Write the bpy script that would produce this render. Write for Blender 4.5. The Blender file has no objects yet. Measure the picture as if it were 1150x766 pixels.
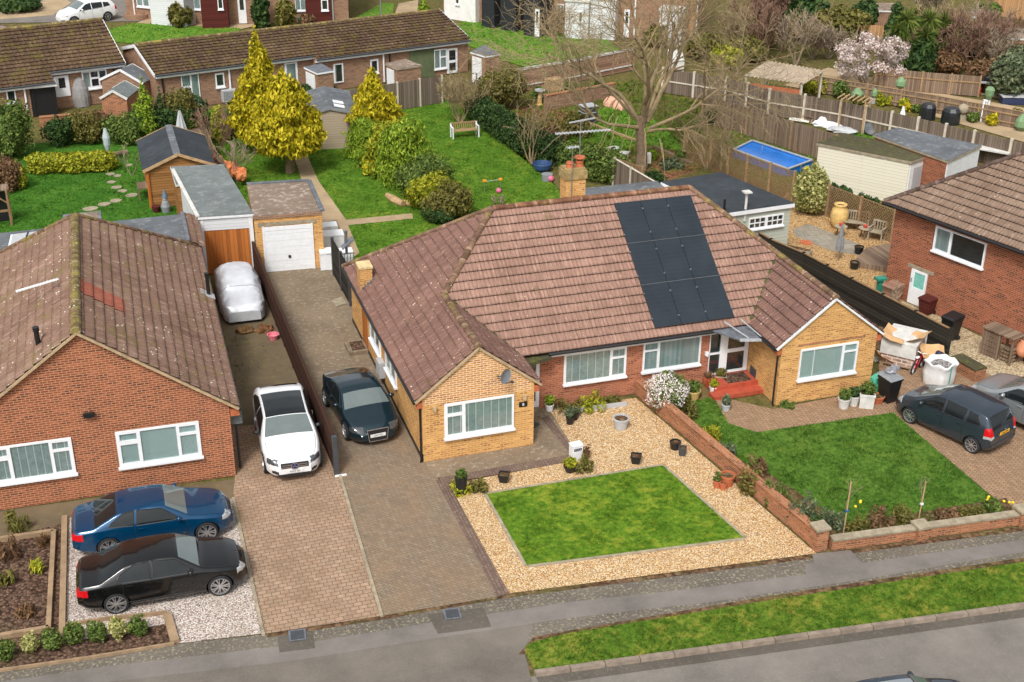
import bpy, bmesh, math, random
import numpy as np
from mathutils import Vector, Matrix, Euler
PI = math.pi
R_ = math.radians
sc = bpy.context.scene
COL = sc.collection
# ------------------------------------------------------------------ camera, sky, sun, exposure
CAM = (-16.71429015704879, -36.800486813578246, 21.922861480386818)
PITCH, YAW, ROLL, FL = 0.45632026743308657, -0.31801789625194077, -0.00820679487735059, 1454.4724954121269
def _basis():
 cy, sy, cp, sp = math.cos(YAW), math.sin(YAW), math.cos(PITCH), math.sin(PITCH)
 f = Vector((-sy*cp, cy*cp, -sp)); r = Vector((cy, sy, 0)); d = f.cross(r)
 cr, sr = math.cos(ROLL), math.sin(ROLL)
 return cr*r + sr*d, -sr*r + cr*d, f
_RT, _DN, _FW = _basis()
cam_data = bpy.data.cameras.new('camera')
cam_data.sensor_width = 36.0
cam_data.lens = FL/1150*36.0
cam_data.clip_end = 3000.0
cam = bpy.data.objects.new('camera', cam_data)
cam.matrix_world = Matrix(((_RT.x, -_DN.x, -_FW.x, CAM[0]), (_RT.y, -_DN.y, -_FW.y, CAM[1]), (_RT.z, -_DN.z, -_FW.z, CAM[2]), (0, 0, 0, 1)))
COL.objects.link(cam)
sc.camera = cam
SUN_EL, SUN_AZ = 52.0, 215.0      # azimuth clockwise from +Y
world = bpy.data.worlds.new('World'); sc.world = world; world.use_nodes = True
wn, wl = world.node_tree.nodes, world.node_tree.links
wn.clear()
w_out = wn.new('ShaderNodeOutputWorld'); w_bg = wn.new('ShaderNodeBackground'); w_sky = wn.new('ShaderNodeTexSky'); w_hs = wn.new('ShaderNodeHueSaturation')
w_sky.sky_type = 'NISHITA'; w_sky.sun_disc = False
w_sky.sun_elevation = R_(SUN_EL); w_sky.sun_rotation = R_(SUN_AZ)
w_sky.air_density = 1.0; w_sky.dust_density = 4.0; w_sky.ozone_density = 1.0
w_hs.inputs['Saturation'].default_value = 0.2
wl.new(w_sky.outputs[0], w_hs.inputs['Color']); wl.new(w_hs.outputs[0], w_bg.inputs['Color'])
w_bg.inputs['Strength'].default_value = 0.13
wl.new(w_bg.outputs[0], w_out.inputs['Surface'])
sun_d = bpy.data.lights.new('sun', 'SUN'); sun_d.energy = 1.5; sun_d.angle = R_(12); sun_d.color = (1.0, 0.975, 0.94)
sun = bpy.data.objects.new('sun', sun_d); COL.objects.link(sun)
_sd = Vector((math.sin(R_(SUN_AZ))*math.cos(R_(SUN_EL)), math.cos(R_(SUN_AZ))*math.cos(R_(SUN_EL)), math.sin(R_(SUN_EL))))
sun.rotation_euler = _sd.to_track_quat('Z', 'Y').to_euler()
sun.location = (0, 0, 60)
sc.view_settings.view_transform = 'Standard'; sc.view_settings.look = 'None'; sc.view_settings.gamma = 1.0
sc.view_settings.exposure = 0.62
sc.view_settings.use_curve_mapping = False
sc.render.engine = 'CYCLES'
try:
 sc.cycles.use_denoising = True
 sc.cycles.max_bounces = 6; sc.cycles.transparent_max_bounces = 12
 sc.cycles.caustics_reflective = False; sc.cycles.caustics_refractive = False
except Exception:
 pass
# ------------------------------------------------------------------ measuring helpers (photo pixel -> point of the place)
def ray(px, py):
 return ((px-575)/FL)*_RT + ((py-383)/FL)*_DN + _FW
def gp(px, py, z=0.0):
 d = ray(px, py); t = (z-CAM[2])/d.z
 return Vector((CAM[0]+t*d.x, CAM[1]+t*d.y, z))
def onY(px, py, y):
 d = ray(px, py); t = (y-CAM[1])/d.y
 return Vector((CAM[0]+t*d.x, y, CAM[2]+t*d.z))
def onX(px, py, x):
 d = ray(px, py); t = (x-CAM[0])/d.x
 return Vector((x, CAM[1]+t*d.y, CAM[2]+t*d.z))
def onW(px, py, p, u):
 """hit of the pixel's ray with the vertical plane through p along direction u: (distance along u, z)"""
 n = Vector((-u[1], u[0], 0)); d = ray(px, py); c = Vector(CAM)
 t = (Vector((p[0], p[1], 0))-Vector((c.x, c.y, 0))).dot(n)/d.dot(n)
 q = c+d*t
 return ((q.x-p[0])*u[0]+(q.y-p[1])*u[1], q.z)
# ------------------------------------------------------------------ colours and materials
def S(r, g, b, k=1.0):
 def f(c):
  c /= 255.0
  return (c/12.92 if c <= 0.04045 else ((c+0.055)/1.055)**2.4)*k
 return (f(r), f(g), f(b), 1.0)
class NT:
 def __init__(s, name):
  s.m = bpy.data.materials.new(name); s.m.use_nodes = True
  s.n, s.l = s.m.node_tree.nodes, s.m.node_tree.links
  s.b = s.n['Principled BSDF']
 def node(s, t, **kw):
  x = s.n.new(t)
  for k, v in kw.items(): setattr(x, k, v)
  return x
 def put(s, sock, v):
  if hasattr(v, 'is_output') or isinstance(v, bpy.types.NodeSocket): s.l.new(v, sock)
  else: sock.default_value = v
 def coord(s, which='Object'):
  if not hasattr(s, '_tc'): s._tc = s.node('ShaderNodeTexCoord')
  return s._tc.outputs[which]
 def noise(s, vec, scale, detail=3.0, rough=0.6, dist=0.0):
  x = s.node('ShaderNodeTexNoise'); s.put(x.inputs['Vector'], vec)
  x.inputs['Scale'].default_value = scale; x.inputs['Detail'].default_value = detail
  x.inputs['Roughness'].default_value = rough; x.inputs['Distortion'].default_value = dist
  return x.outputs['Fac']
 def voro(s, vec, scale, out='Color', feature='F1'):
  x = s.node('ShaderNodeTexVoronoi', feature=feature); s.put(x.inputs['Vector'], vec); x.inputs['Scale'].default_value = scale
  return x.outputs[out]
 def ramp(s, fac, stops, interp='LINEAR'):
  x = s.node('ShaderNodeValToRGB'); s.put(x.inputs[0], fac); e = x.color_ramp.elements
  x.color_ramp.interpolation = interp
  while len(e) < len(stops): e.new(0.5)
  for el, (p, c) in zip(e, stops):
   el.position = p; el.color = c if not isinstance(c, (int, float)) else (c, c, c, 1)
  return x.outputs[0]
 def mix(s, fac, a, b, mode='MIX'):
  x = s.node('ShaderNodeMix', data_type='RGBA', blend_type=mode)
  s.put(x.inputs[0], fac); s.put(x.inputs[6], a); s.put(x.inputs[7], b)
  return x.outputs[2]
 def math(s, op, a, b=0.0, c=0.0):
  x = s.node('ShaderNodeMath', operation=op); s.put(x.inputs[0], a); s.put(x.inputs[1], b)
  if len(x.inputs) > 2: s.put(x.inputs[2], c)
  return x.outputs[0]
 def sep(s, v):
  x = s.node('ShaderNodeSeparateXYZ'); s.put(x.inputs[0], v); return x.outputs
 def comb(s, a, b, c=0.0):
  x = s.node('ShaderNodeCombineXYZ'); s.put(x.inputs[0], a); s.put(x.inputs[1], b); s.put(x.inputs[2], c); return x.outputs[0]
 def bump(s, h, strength=0.4, dist=0.02):
  x = s.node('ShaderNodeBump'); s.put(x.inputs['Height'], h); x.inputs['Strength'].default_value = strength; x.inputs['Distance'].default_value = dist
  s.l.new(x.outputs[0], s.b.inputs['Normal'])
 def fin(s, col, rough=0.8, metal=0.0, spec=None):
  s.put(s.b.inputs['Base Color'], col); s.put(s.b.inputs['Roughness'], rough); s.b.inputs['Metallic'].default_value = metal
  if spec is not None: s.b.inputs['Specular IOR Level'].default_value = spec
  return s.m
def plain(name, col, rough=0.6, metal=0.0, var=0.18, scale=6.0, spec=None, bump=0.0):
 """a painted or plain surface with slight uneven wear"""
 t = NT(name); v = t.noise(t.coord(), scale, 4)
 dark = (col[0]*(1-var), col[1]*(1-var), col[2]*(1-var), 1); lite = (min(1, col[0]*(1+var)), min(1, col[1]*(1+var)), min(1, col[2]*(1+var)), 1)
 c = t.ramp(v, [(0.3, dark), (0.7, lite)])
 if bump: t.bump(t.noise(t.coord(), scale*6, 3), bump, 0.02)
 return t.fin(c, rough, metal, spec)
def wall_uv(t):
 """(u, v) in metres on an upright wall of the object, whichever way it faces"""
 p = t.sep(t.coord('Object')); n = t.sep(t.coord('Normal'))
 fx = t.math('GREATER_THAN', t.math('ABSOLUTE', n[0]), 0.6)
 up = t.math('GREATER_THAN', t.math('ABSOLUTE', n[2]), 0.7)
 u = t.math('ADD', t.math('MULTIPLY', p[1], fx), t.math('MULTIPLY', p[0], t.math('SUBTRACT', 1.0, fx)))
 v = t.math('ADD', t.math('MULTIPLY', p[1], up), t.math('MULTIPLY', p[2], t.math('SUBTRACT', 1.0, up)))
 return t.comb(u, v)
def brick_mat(name, c1, c2, mortar, dark=None, patch=None, bw=0.225, bh=0.075, msize=0.012):
 t = NT(name); uv = wall_uv(t)
 b = t.node('ShaderNodeTexBrick'); t.put(b.inputs['Vector'], uv)
 b.inputs['Scale'].default_value = 1.0; b.inputs['Brick Width'].default_value = bw; b.inputs['Row Height'].default_value = bh
 b.inputs['Mortar Size'].default_value = msize; b.inputs['Mortar Smooth'].default_value = 0.15; b.inputs['Bias'].default_value = 0.0
 w = t.noise(t.coord(), 1.1, 5, 0.65)
 n2 = t.noise(uv, 14.0, 2)
 a = t.mix(t.ramp(w, [(0.35, 0.0), (0.65, 1.0)]), c1, c2)
 if dark is None: dark = tuple(x*0.55 for x in c2[:3])+(1,)
 px = t.sep(uv); row = t.math('FLOOR', t.math('DIVIDE', px[1], bh)); off = t.math('MULTIPLY', t.math('MODULO', t.math('ABSOLUTE', row), 2.0), 0.5)
 cell = t.comb(t.math('FLOOR', t.math('SUBTRACT', t.math('DIVIDE', px[0], bw), off)), row)
 wn_ = t.node('ShaderNodeTexWhiteNoise', noise_dimensions='2D'); t.put(wn_.inputs['Vector'], cell)
 a = t.mix(t.ramp(wn_.outputs[0], [(0.0, 0.0), (0.7, 0.08), (0.92, 0.75), (1.0, 0.9)]), a, dark)
 pale = tuple(min(1, x*1.3+0.02) for x in c1[:3])+(1,)
 a = t.mix(t.ramp(wn_.outputs[0], [(0.0, 0.6), (0.16, 0.25), (0.25, 0.0)]), a, pale)
 a = t.mix(t.math('MULTIPLY', n2, 0.25), a, dark)
 t.put(b.inputs['Color1'], a); t.put(b.inputs['Color2'], a)
 mm = mortar
 if patch is not None:     # a run of wall repointed with pale mortar
  mm = t.mix(t.ramp(t.noise(t.coord(), 0.55, 2), [(0.46, 0.0), (0.56, 1.0)]), mortar, patch)
 t.put(b.inputs['Mortar'], mm)
 t.bump(b.outputs['Fac'], 0.25, -0.01)
 return t.fin(b.outputs['Color'], 0.95, 0, 0.08)
def tile_mat(name, stops, lichen=(0.62, 0.6, 0.45, 1), lich=0.35, moss=None, moss_amt=0.0, tw=0.30, course=0.345, ridge_moss=0.0):
 t = NT(name); uv = t.coord('UV'); s_ = t.sep(uv)
 cell = t.comb(t.math('FLOOR', t.math('DIVIDE', s_[0], tw)), t.math('FLOOR', t.math('DIVIDE', s_[1], course)))
 w = t.node('ShaderNodeTexWhiteNoise', noise_dimensions='2D'); t.put(w.inputs['Vector'], cell)
 big = t.noise(t.coord(), 0.45, 5, 0.65)
 f = t.math('ADD', t.math('MULTIPLY', w.outputs[0], 0.13), t.math('MULTIPLY', big, 0.95))
 f = t.math('ADD', f, t.math('MULTIPLY', t.noise(t.coord(), 9.0, 4, 0.7), 0.30))
 c = t.ramp(t.math('SUBTRACT', f, 0.22), stops)
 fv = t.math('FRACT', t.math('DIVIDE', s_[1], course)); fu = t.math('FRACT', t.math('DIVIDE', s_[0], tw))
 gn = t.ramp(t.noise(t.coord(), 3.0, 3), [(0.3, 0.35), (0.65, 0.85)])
 c = t.mix(t.math('MULTIPLY', t.ramp(fv, [(0.03, 1.0), (0.13, 0.0)]), gn), c, tuple(x*0.32 for x in stops[0][1][:3])+(1,))  # dark line along each lap: dirt plus the lap's soft shadow, painted in
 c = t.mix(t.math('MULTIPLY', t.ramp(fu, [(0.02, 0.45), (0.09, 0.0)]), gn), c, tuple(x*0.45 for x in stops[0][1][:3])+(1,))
 st = t.noise(t.comb(t.math('MULTIPLY', s_[0], 14.0), t.math('MULTIPLY', s_[1], 1.6)), 1.0, 3, 0.7)
 c = t.mix(t.ramp(st, [(0.52, 0.0), (0.75, 0.5)]), c, tuple(min(1, x*1.5+0.03) for x in stops[-1][1][:3])+(1,))
 c = t.mix(t.ramp(st, [(0.2, 0.5), (0.42, 0.0)]), c, tuple(x*0.5 for x in stops[0][1][:3])+(1,))
 if lich > 0:
  v = t.voro(t.coord(), 5.2, 'Distance'); g = t.noise(t.coord(), 0.9, 3)
  k = t.math('MULTIPLY', t.ramp(v, [(0.10, 1.0), (0.19, 0.0)]), t.ramp(g, [(0.42, 0.0), (0.62, lich*2)]))
  c = t.mix(k, c, lichen)
 if moss is not None:
  g = t.noise(t.coord(), 1.4, 6, 0.72); k = t.ramp(g, [(0.60-moss_amt*0.35, 0.0), (0.72-moss_amt*0.3, 0.85)])
  k2 = t.ramp(t.math('FRACT', t.math('DIVIDE', s_[1], course)), [(0.0, 1.0), (0.6, 0.45)])
  c = t.mix(t.math('MULTIPLY', k, k2), c, moss)
 t.bump(t.noise(t.coord(), 40, 3), 0.2, 0.01)
 return t.fin(c, 0.92, 0, 0.10)
def grass_mat(name, g1, g2, yel, amt=0.5, scale=1.0):
 t = NT(name); p = t.node('ShaderNodeNewGeometry').outputs['Position']
 a = t.noise(p, 0.55*scale, 5, 0.7); b = t.noise(p, 2.6*scale, 4, 0.7); c_ = t.noise(p, 14.0, 3, 0.8)
 c = t.mix(t.ramp(a, [(0.3, 0.0), (0.7, 1.0)]), g1, g2)
 dk = tuple(x*0.42 for x in g1[:3])+(1,)
 c = t.mix(t.ramp(b, [(0.34, 0.62), (0.52, 0.0)]), c, dk)
 d_ = t.noise(p, 6.0, 4, 0.75)
 c = t.mix(t.ramp(d_, [(0.36, 0.75), (0.5, 0.0)]), c, dk)
 c = t.mix(t.ramp(d_, [(0.54, 0.0), (0.7, 0.5)]), c, yel)
 c = t.mix(t.ramp(t.math('ADD', t.math('MULTIPLY', b, 0.5), t.math('MULTIPLY', a, 0.5)), [(0.52, 0.0), (0.68, amt)]), c, yel)
 c = t.mix(t.ramp(c_, [(0.3, 0.4), (0.5, 0.0)]), c, dk)
 c = t.mix(t.ramp(c_, [(0.55, 0.0), (0.8, 0.35)]), c, tuple(min(1, x*1.5) for x in g2[:3])+(1,))
 t.bump(c_, 0.7, 0.05)
 return t.fin(c, 0.95, 0, 0.06)
def leaf_mat(name, dark, mid, lite, rough=0.6, trans=0.25):
 t = NT(name); g = t.node('ShaderNodeNewGeometry')
 r = g.outputs['Random Per Island']; n = t.noise(t.coord(), 1.7, 3, 0.6)
 f = t.math('ADD', t.math('MULTIPLY', r, 0.62), t.math('MULTIPLY', n, 0.38))
 c = t.ramp(f, [(0.18, dark), (0.48, mid), (0.82, lite)])
 t.fin(c, rough, 0, 0.14)
 tr = t.node('ShaderNodeBsdfTranslucent'); t.put(tr.inputs[0], c)
 mx = t.node('ShaderNodeMixShader'); mx.inputs[0].default_value = trans
 o = t.n['Material Output']; t.l.new(t.b.outputs[0], mx.inputs[1]); t.l.new(tr.outputs[0], mx.inputs[2]); t.l.new(mx.outputs[0], o.inputs[0])
 return t.m
def gravel_mat(name, stops, scale=22.0, dirt=None, dirt_amt=0.3):
 t = NT(name); p = t.node('ShaderNodeNewGeometry').outputs['Position']
 v = t.node('ShaderNodeTexVoronoi'); t.put(v.inputs['Vector'], p); v.inputs['Scale'].default_value = scale
 r = t.sep(v.outputs['Color'])[0]
 c = t.ramp(r, stops)
 c = t.mix(t.ramp(v.outputs['Distance'], [(0.45, 0.0), (0.8, 0.75)]), c, tuple(x*0.35 for x in stops[0][1][:3])+(1,))
 if dirt is not None:
  c = t.mix(t.ramp(t.noise(p, 0.7, 5, 0.7), [(0.5, 0.0), (0.72, dirt_amt)]), c, dirt)
 t.bump(t.math('SUBTRACT', 1.0, v.outputs['Distance']), 0.9, 0.03)
 return t.fin(c, 0.92, 0, 0.10)
def asphalt_mat(name, base, spot, spot_amt=0.4, spot_scale=9.0, crack=False):
 t = NT(name); p = t.node('ShaderNodeNewGeometry').outputs['Position']
 n = t.noise(p, 0.6, 5, 0.65); f = t.noise(p, 45, 2, 0.7)
 dk = tuple(x*0.72 for x in base[:3])+(1,); lt = tuple(x*1.25 for x in base[:3])+(1,)
 c = t.ramp(n, [(0.3, dk), (0.7, lt)])
 c = t.mix(t.math('MULTIPLY', f, 0.35), c, dk)
 if spot_amt > 0:
  s = t.noise(p, spot_scale, 4, 0.75); s2 = t.noise(p, 0.9, 3)
  k = t.math('MULTIPLY', t.ramp(s, [(0.53, 0.0), (0.62, 1.0)]), t.ramp(s2, [(0.3, 0.45*spot_amt), (0.55, spot_amt)]))
  c = t.mix(k, c, spot)
 t.bump(f, 0.35, 0.02)
 return t.fin(c, 0.92, 0, 0.15)
def paving_mat(name, c1, c2, joint, bw=0.2, bh=0.1, rot=0.0, dirt=None, dirt_amt=0.5, herring=False):
 t = NT(name); p = t.node('ShaderNodeNewGeometry').outputs['Position']
 mp = t.node('ShaderNodeMapping'); t.put(mp.inputs['Vector'], p); mp.inputs['Rotation'].default_value = (0, 0, R_(rot))
 b = t.node('ShaderNodeTexBrick'); t.put(b.inputs['Vector'], mp.outputs[0])
 b.inputs['Scale'].default_value = 1.0; b.inputs['Brick Width'].default_value = bw; b.inputs['Row Height'].default_value = bh
 b.inputs['Mortar Size'].default_value = 0.011; b.inputs['Mortar Smooth'].default_value = 0.2
 n = t.noise(p, 0.8, 5, 0.7)
 w = t.noise(p, 5.0, 2)
 a = t.mix(t.ramp(w, [(0.35, 0.0), (0.65, 1.0)]), c1, c2)
 t.put(b.inputs['Color1'], a); t.put(b.inputs['Color2'], t.mix(0.5, a, tuple(x*0.6 for x in c2[:3])+(1,))); t.put(b.inputs['Mortar'], joint)
 c = b.outputs['Color']
 if dirt is not None:
  c = t.mix(t.ramp(n, [(0.42, 0.0), (0.66, dirt_amt)]), c, dirt)
  sp = t.noise(p, 11, 4, 0.75)
  c = t.mix(t.math('MULTIPLY', t.ramp(sp, [(0.6, 0.0), (0.68, 0.7)]), t.ramp(t.noise(p, 0.5, 3), [(0.45, 0.0), (0.6, 0.8)])), c, S(196, 188, 170))
 t.bump(b.outputs['Fac'], 0.3, -0.01)
 return t.fin(c, 0.92, 0, 0.12)
def board_mat(name, c1, c2, step=0.12, axis='u', gap=0.06, var=0.5):
 """boards of slightly different tone; axis u = upright boards, v = level boards"""
 t = NT(name); uv = t.sep(wall_uv(t)); k = uv[0] if axis == 'u' else uv[1]; o = uv[1] if axis == 'u' else uv[0]
 q = t.math('DIVIDE', k, step)
 w = t.node('ShaderNodeTexWhiteNoise', noise_dimensions='1D'); t.put(w.inputs['W'], t.math('FLOOR', q))
 g = t.noise(t.comb(t.math('MULTIPLY', k, 24.0), t.math('MULTIPLY', o, 2.0)), 1.0, 4, 0.7)
 f = t.math('ADD', t.math('MULTIPLY', w.outputs[0], var), t.math('MULTIPLY', g, 0.55))
 c = t.ramp(f, [(0.2, c1), (0.8, c2)])
 c = t.mix(t.math('LESS_THAN', t.math('FRACT', q), gap), c, tuple(x*0.3 for x in c1[:3])+(1,))
 t.bump(t.math('FRACT', q), 0.25, 0.02)
 return t.fin(c, 0.92, 0, 0.10)
def glass_mat(name, tint=(0.85, 0.9, 0.9, 1), refl=1.0):
 t = NT(name)
 tr = t.node('ShaderNodeBsdfTransparent'); tr.inputs[0].default_value = tint
 gl = t.node('ShaderNodeBsdfGlossy'); gl.inputs['Roughness'].default_value = 0.02; gl.inputs[0].default_value = (refl, refl, refl, 1)
 fr = t.node('ShaderNodeLayerWeight'); fr.inputs[0].default_value = 0.5
 fac = t.math('ADD', 0.06, t.math('MULTIPLY', t.math('POWER', fr.outputs['Facing'], 4.0), 0.9))
 mx = t.node('ShaderNodeMixShader'); t.l.new(fac, mx.inputs[0]); t.l.new(tr.outputs[0], mx.inputs[1]); t.l.new(gl.outputs[0], mx.inputs[2])
 t.l.new(mx.outputs[0], t.n['Material Output'].inputs[0]); t.n.remove(t.b)
 return t.m
def paint_mat(name, col, metal=0.3, rough=0.28, coat=1.0):
 t = NT(name)
 n = t.noise(t.coord(), 2.0, 4)
 c = t.mix(t.ramp(n, [(0.5, 0.0), (0.8, 0.5)]), col, tuple(x*0.85+0.004 for x in col[:3])+(1,))
 t.fin(c, rough, metal)
 t.b.inputs['Specular IOR Level'].default_value = 0.25; t.b.inputs['Coat Weight'].default_value = coat*0.8; t.b.inputs['Coat Roughness'].default_value = 0.04
 return t.m
# ------------------------------------------------------------------ mesh building
class MB:
 def __init__(s): s.V, s.F, s.M, s.U = [], [], [], []; s.has_uv = False
 def add(s, vs, fs, m=0, uvs=None):
  o = len(s.V); s.V += [tuple(v) for v in vs]
  for i, f in enumerate(fs):
   s.F.append(tuple(o+k for k in f)); s.M.append(m)
   if uvs is not None: s.has_uv = True; s.U.append(uvs[i])
   else: s.U.append(None)
  return s
 def poly(s, pts, m=0, uv=None): return s.add(pts, [tuple(range(len(pts)))], m, [uv] if uv else None)
 def box(s, x0, x1, y0, y1, z0, z1, m=0):
  return s.add([(x0, y0, z0), (x1, y0, z0), (x1, y1, z0), (x0, y1, z0), (x0, y0, z1), (x1, y0, z1), (x1, y1, z1), (x0, y1, z1)],
      [(0, 3, 2, 1), (4, 5, 6, 7), (0, 1, 5, 4), (1, 2, 6, 5), (2, 3, 7, 6), (3, 0, 4, 7)], m)
 def fbox(s, o, u, n, a0, a1, b0, b1, z0, z1, m=0):
  """box in a wall's frame: a along u, b out along n, z up"""
  def P(a, b, z): return (o[0]+u[0]*a+n[0]*b, o[1]+u[1]*a+n[1]*b, o[2]+z)
  return s.add([P(a0, b1, z0), P(a1, b1, z0), P(a1, b0, z0), P(a0, b0, z0), P(a0, b1, z1), P(a1, b1, z1), P(a1, b0, z1), P(a0, b0, z1)],
      [(0, 3, 2, 1), (4, 5, 6, 7), (0, 1, 5, 4), (1, 2, 6, 5), (2, 3, 7, 6), (3, 0, 4, 7)], m)
 def bar(s, p, q, w, h, m=0):
  """square bar from p to q"""
  p, q = Vector(p), Vector(q); d = (q-p).normalized()
  up = Vector((0, 0, 1)) if abs(d.z) < 0.95 else Vector((0, 1, 0))
  a = d.cross(up).normalized()*(w/2); b = a.cross(d).normalized()*(h/2)
  return s.add([p-a-b, p+a-b, p+a+b, p-a+b, q-a-b, q+a-b, q+a+b, q-a+b],
      [(0, 1, 2, 3), (7, 6, 5, 4), (0, 4, 5, 1), (1, 5, 6, 2), (2, 6, 7, 3), (3, 7, 4, 0)], m)
 def prism(s, pts, z0, z1, m=0, mtop=None):
  n = len(pts)
  a = sum(pts[i][0]*pts[(i+1) % n][1]-pts[(i+1) % n][0]*pts[i][1] for i in range(n))
  if a < 0: pts = pts[::-1]
  vs = [(p[0], p[1], z0) for p in pts]+[(p[0], p[1], z1) for p in pts]
  s.add(vs, [tuple(range(n))[::-1]]+[(i, (i+1) % n, n+(i+1) % n, n+i) for i in range(n)], m)
  return s.add(vs[n:], [tuple(range(n))], m if mtop is None else mtop)
 def tube(s, pts, rad, n=8, m=0, cap=True):
  pts = [Vector(p) for p in pts]; k = len(pts)
  if not hasattr(rad, '__len__'): rad = [rad]*k
  vs = []; fs = []; ref = Vector((0.31, 0.17, 0.93))
  for i, p in enumerate(pts):
   d = (pts[min(i+1, k-1)]-pts[max(i-1, 0)])
   d = d.normalized() if d.length > 1e-9 else Vector((0, 0, 1))
   a = d.cross(ref)
   if a.length < 0.05: a = d.cross(Vector((1, 0, 0)))
   a.normalize(); b = d.cross(a)
   for j in range(n):
    t = 2*PI*j/n; vs.append(p+(a*math.cos(t)+b*math.sin(t))*rad[i])
  for i in range(k-1):
   for j in range(n): fs.append((i*n+j, i*n+(j+1) % n, (i+1)*n+(j+1) % n, (i+1)*n+j))
  if cap: fs.append(tuple(range(n))[::-1]); fs.append(tuple((k-1)*n+j for j in range(n)))
  return s.add(vs, fs, m)
 def lathe(s, prof, c=(0, 0, 0), n=20, m=0, cap0=True, cap1=True, ax='z'):
  vs, fs = [], []; k = len(prof)
  for r, z in prof:
   for j in range(n):
    t = 2*PI*j/n
    if ax == 'z': vs.append((c[0]+r*math.cos(t), c[1]+r*math.sin(t), c[2]+z))
    else: vs.append((c[0]+r*math.cos(t), c[1]+z, c[2]+r*math.sin(t)))
  for i in range(k-1):
   for j in range(n): fs.append((i*n+j, i*n+(j+1) % n, (i+1)*n+(j+1) % n, (i+1)*n+j))
  if cap0: fs.append(tuple(range(n))[::-1])
  if cap1: fs.append(tuple((k-1)*n+j for j in range(n)))
  return s.add(vs, fs, m)
 def ball(s, c, rx, ry, rz, n=12, k=8, m=0, jit=0.0, seed=0):
  rg = random.Random(seed); vs, fs = [], []
  for i in range(k+1):
   ph = PI*i/k
   for j in range(n):
    t = 2*PI*j/n; q = 1+rg.uniform(-jit, jit)
    vs.append((c[0]+rx*q*math.sin(ph)*math.cos(t), c[1]+ry*q*math.sin(ph)*math.sin(t), c[2]-rz*q*math.cos(ph)))
  for i in range(k):
   for j in range(n): fs.append((i*n+j, i*n+(j+1) % n, (i+1)*n+(j+1) % n, (i+1)*n+j))
  return s.add(vs, fs, m)
 def build(s, name, mats, parent=None, smooth=False, label=None):
  me = bpy.data.meshes.new(name); me.from_pydata(s.V, [], s.F)
  for mt in (mats if isinstance(mats, (list, tuple)) else [mats]): me.materials.append(mt)
  if any(s.M): me.polygons.foreach_set('material_index', s.M)
  if s.has_uv:
   uvl = me.uv_layers.new(name='UVMap'); flat = []
   for f, uv in zip(s.F, s.U):
    for i in range(len(f)): flat += list(uv[i]) if uv else [0.0, 0.0]
   uvl.data.foreach_set('uv', flat)
  if smooth: me.polygons.foreach_set('use_smooth', [True]*len(me.polygons))
  me.update()
  o = bpy.data.objects.new(name, me); COL.objects.link(o)
  if parent is not None: o.parent = parent
  if label: o['label'] = label
  return o
def np_mesh(name, V, nper, mat, parent=None, smooth=False):
 """mesh of separate faces with nper corners each from an (N*nper, 3) array"""
 me = bpy.data.meshes.new(name); nv = len(V); nf = nv//nper
 me.vertices.add(nv); me.vertices.foreach_set('co', V.astype(np.float32).ravel())
 me.loops.add(nv); me.loops.foreach_set('vertex_index', np.arange(nv, dtype=np.int32))
 me.polygons.add(nf); me.polygons.foreach_set('loop_start', np.arange(0, nv, nper, dtype=np.int32))
 try: me.polygons.foreach_set('loop_total', np.full(nf, nper, dtype=np.int32))
 except Exception: pass
 me.materials.append(mat); me.update(calc_edges=True); me.validate()
 o = bpy.data.objects.new(name, me); COL.objects.link(o)
 if parent is not None: o.parent = parent
 return o
def tag(o, label, cat, group=None):
 o['label'] = label; o['category'] = cat
 if group: o['group'] = group
 return o
def thing(name, label, cat, loc=(0, 0, 0), rz=0.0, group=None):
 o = bpy.data.objects.new(name, None); COL.objects.link(o); o.empty_display_size = 0.2
 o.location = (loc[0], loc[1], loc[2] if len(loc) > 2 else 0.0); o.rotation_euler = (0, 0, rz)
 return tag(o, label, cat, group)
def solo(name, mb, mats, label, cat, loc=(0, 0, 0), rz=0.0, group=None, smooth=False):
 o = mb.build(name, mats, None, smooth); o.location = (loc[0], loc[1], loc[2] if len(loc) > 2 else 0.0); o.rotation_euler = (0, 0, rz)
 return tag(o, label, cat, group)
def dup(root, loc, rz=None, label=None, scale=None):
 r = root.copy(); COL.objects.link(r); r.location = (loc[0], loc[1], loc[2] if len(loc) > 2 else 0.0)
 if rz is not None: r.rotation_euler = (0, 0, rz)
 if scale: r.scale = (scale,)*3
 if label: r['label'] = label
 for ch in list(root.children):
  c = ch.copy(); COL.objects.link(c); c.parent = r
  for g in list(ch.children):
   d = g.copy(); COL.objects.link(d); d.parent = c
 return r
def each(name, builders, mats, parent):
 for f in builders:
  mb = MB(); f(mb); mb.build(name, mats, parent)
def struct(name, mb, mats):
 o = mb.build(name, mats); o['kind'] = 'structure'; return o
def text(s, size, mat, parent, loc, rot, name='lettering', extrude=0.002, align='CENTER'):
 cu = bpy.data.curves.new(name, 'FONT'); cu.body = s; cu.size = size; cu.align_x = align; cu.align_y = 'CENTER'; cu.extrude = extrude
 tmp = bpy.data.objects.new('tmp', cu); COL.objects.link(tmp)
 me = bpy.data.meshes.new_from_object(tmp.evaluated_get(bpy.context.evaluated_depsgraph_get()))
 bpy.data.objects.remove(tmp); bpy.data.curves.remove(cu)
 me.materials.clear(); me.materials.append(mat); me.name = name
 o = bpy.data.objects.new(name, me); COL.objects.link(o); o.parent = parent
 o.location = loc; o.rotation_euler = rot
 return o
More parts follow.
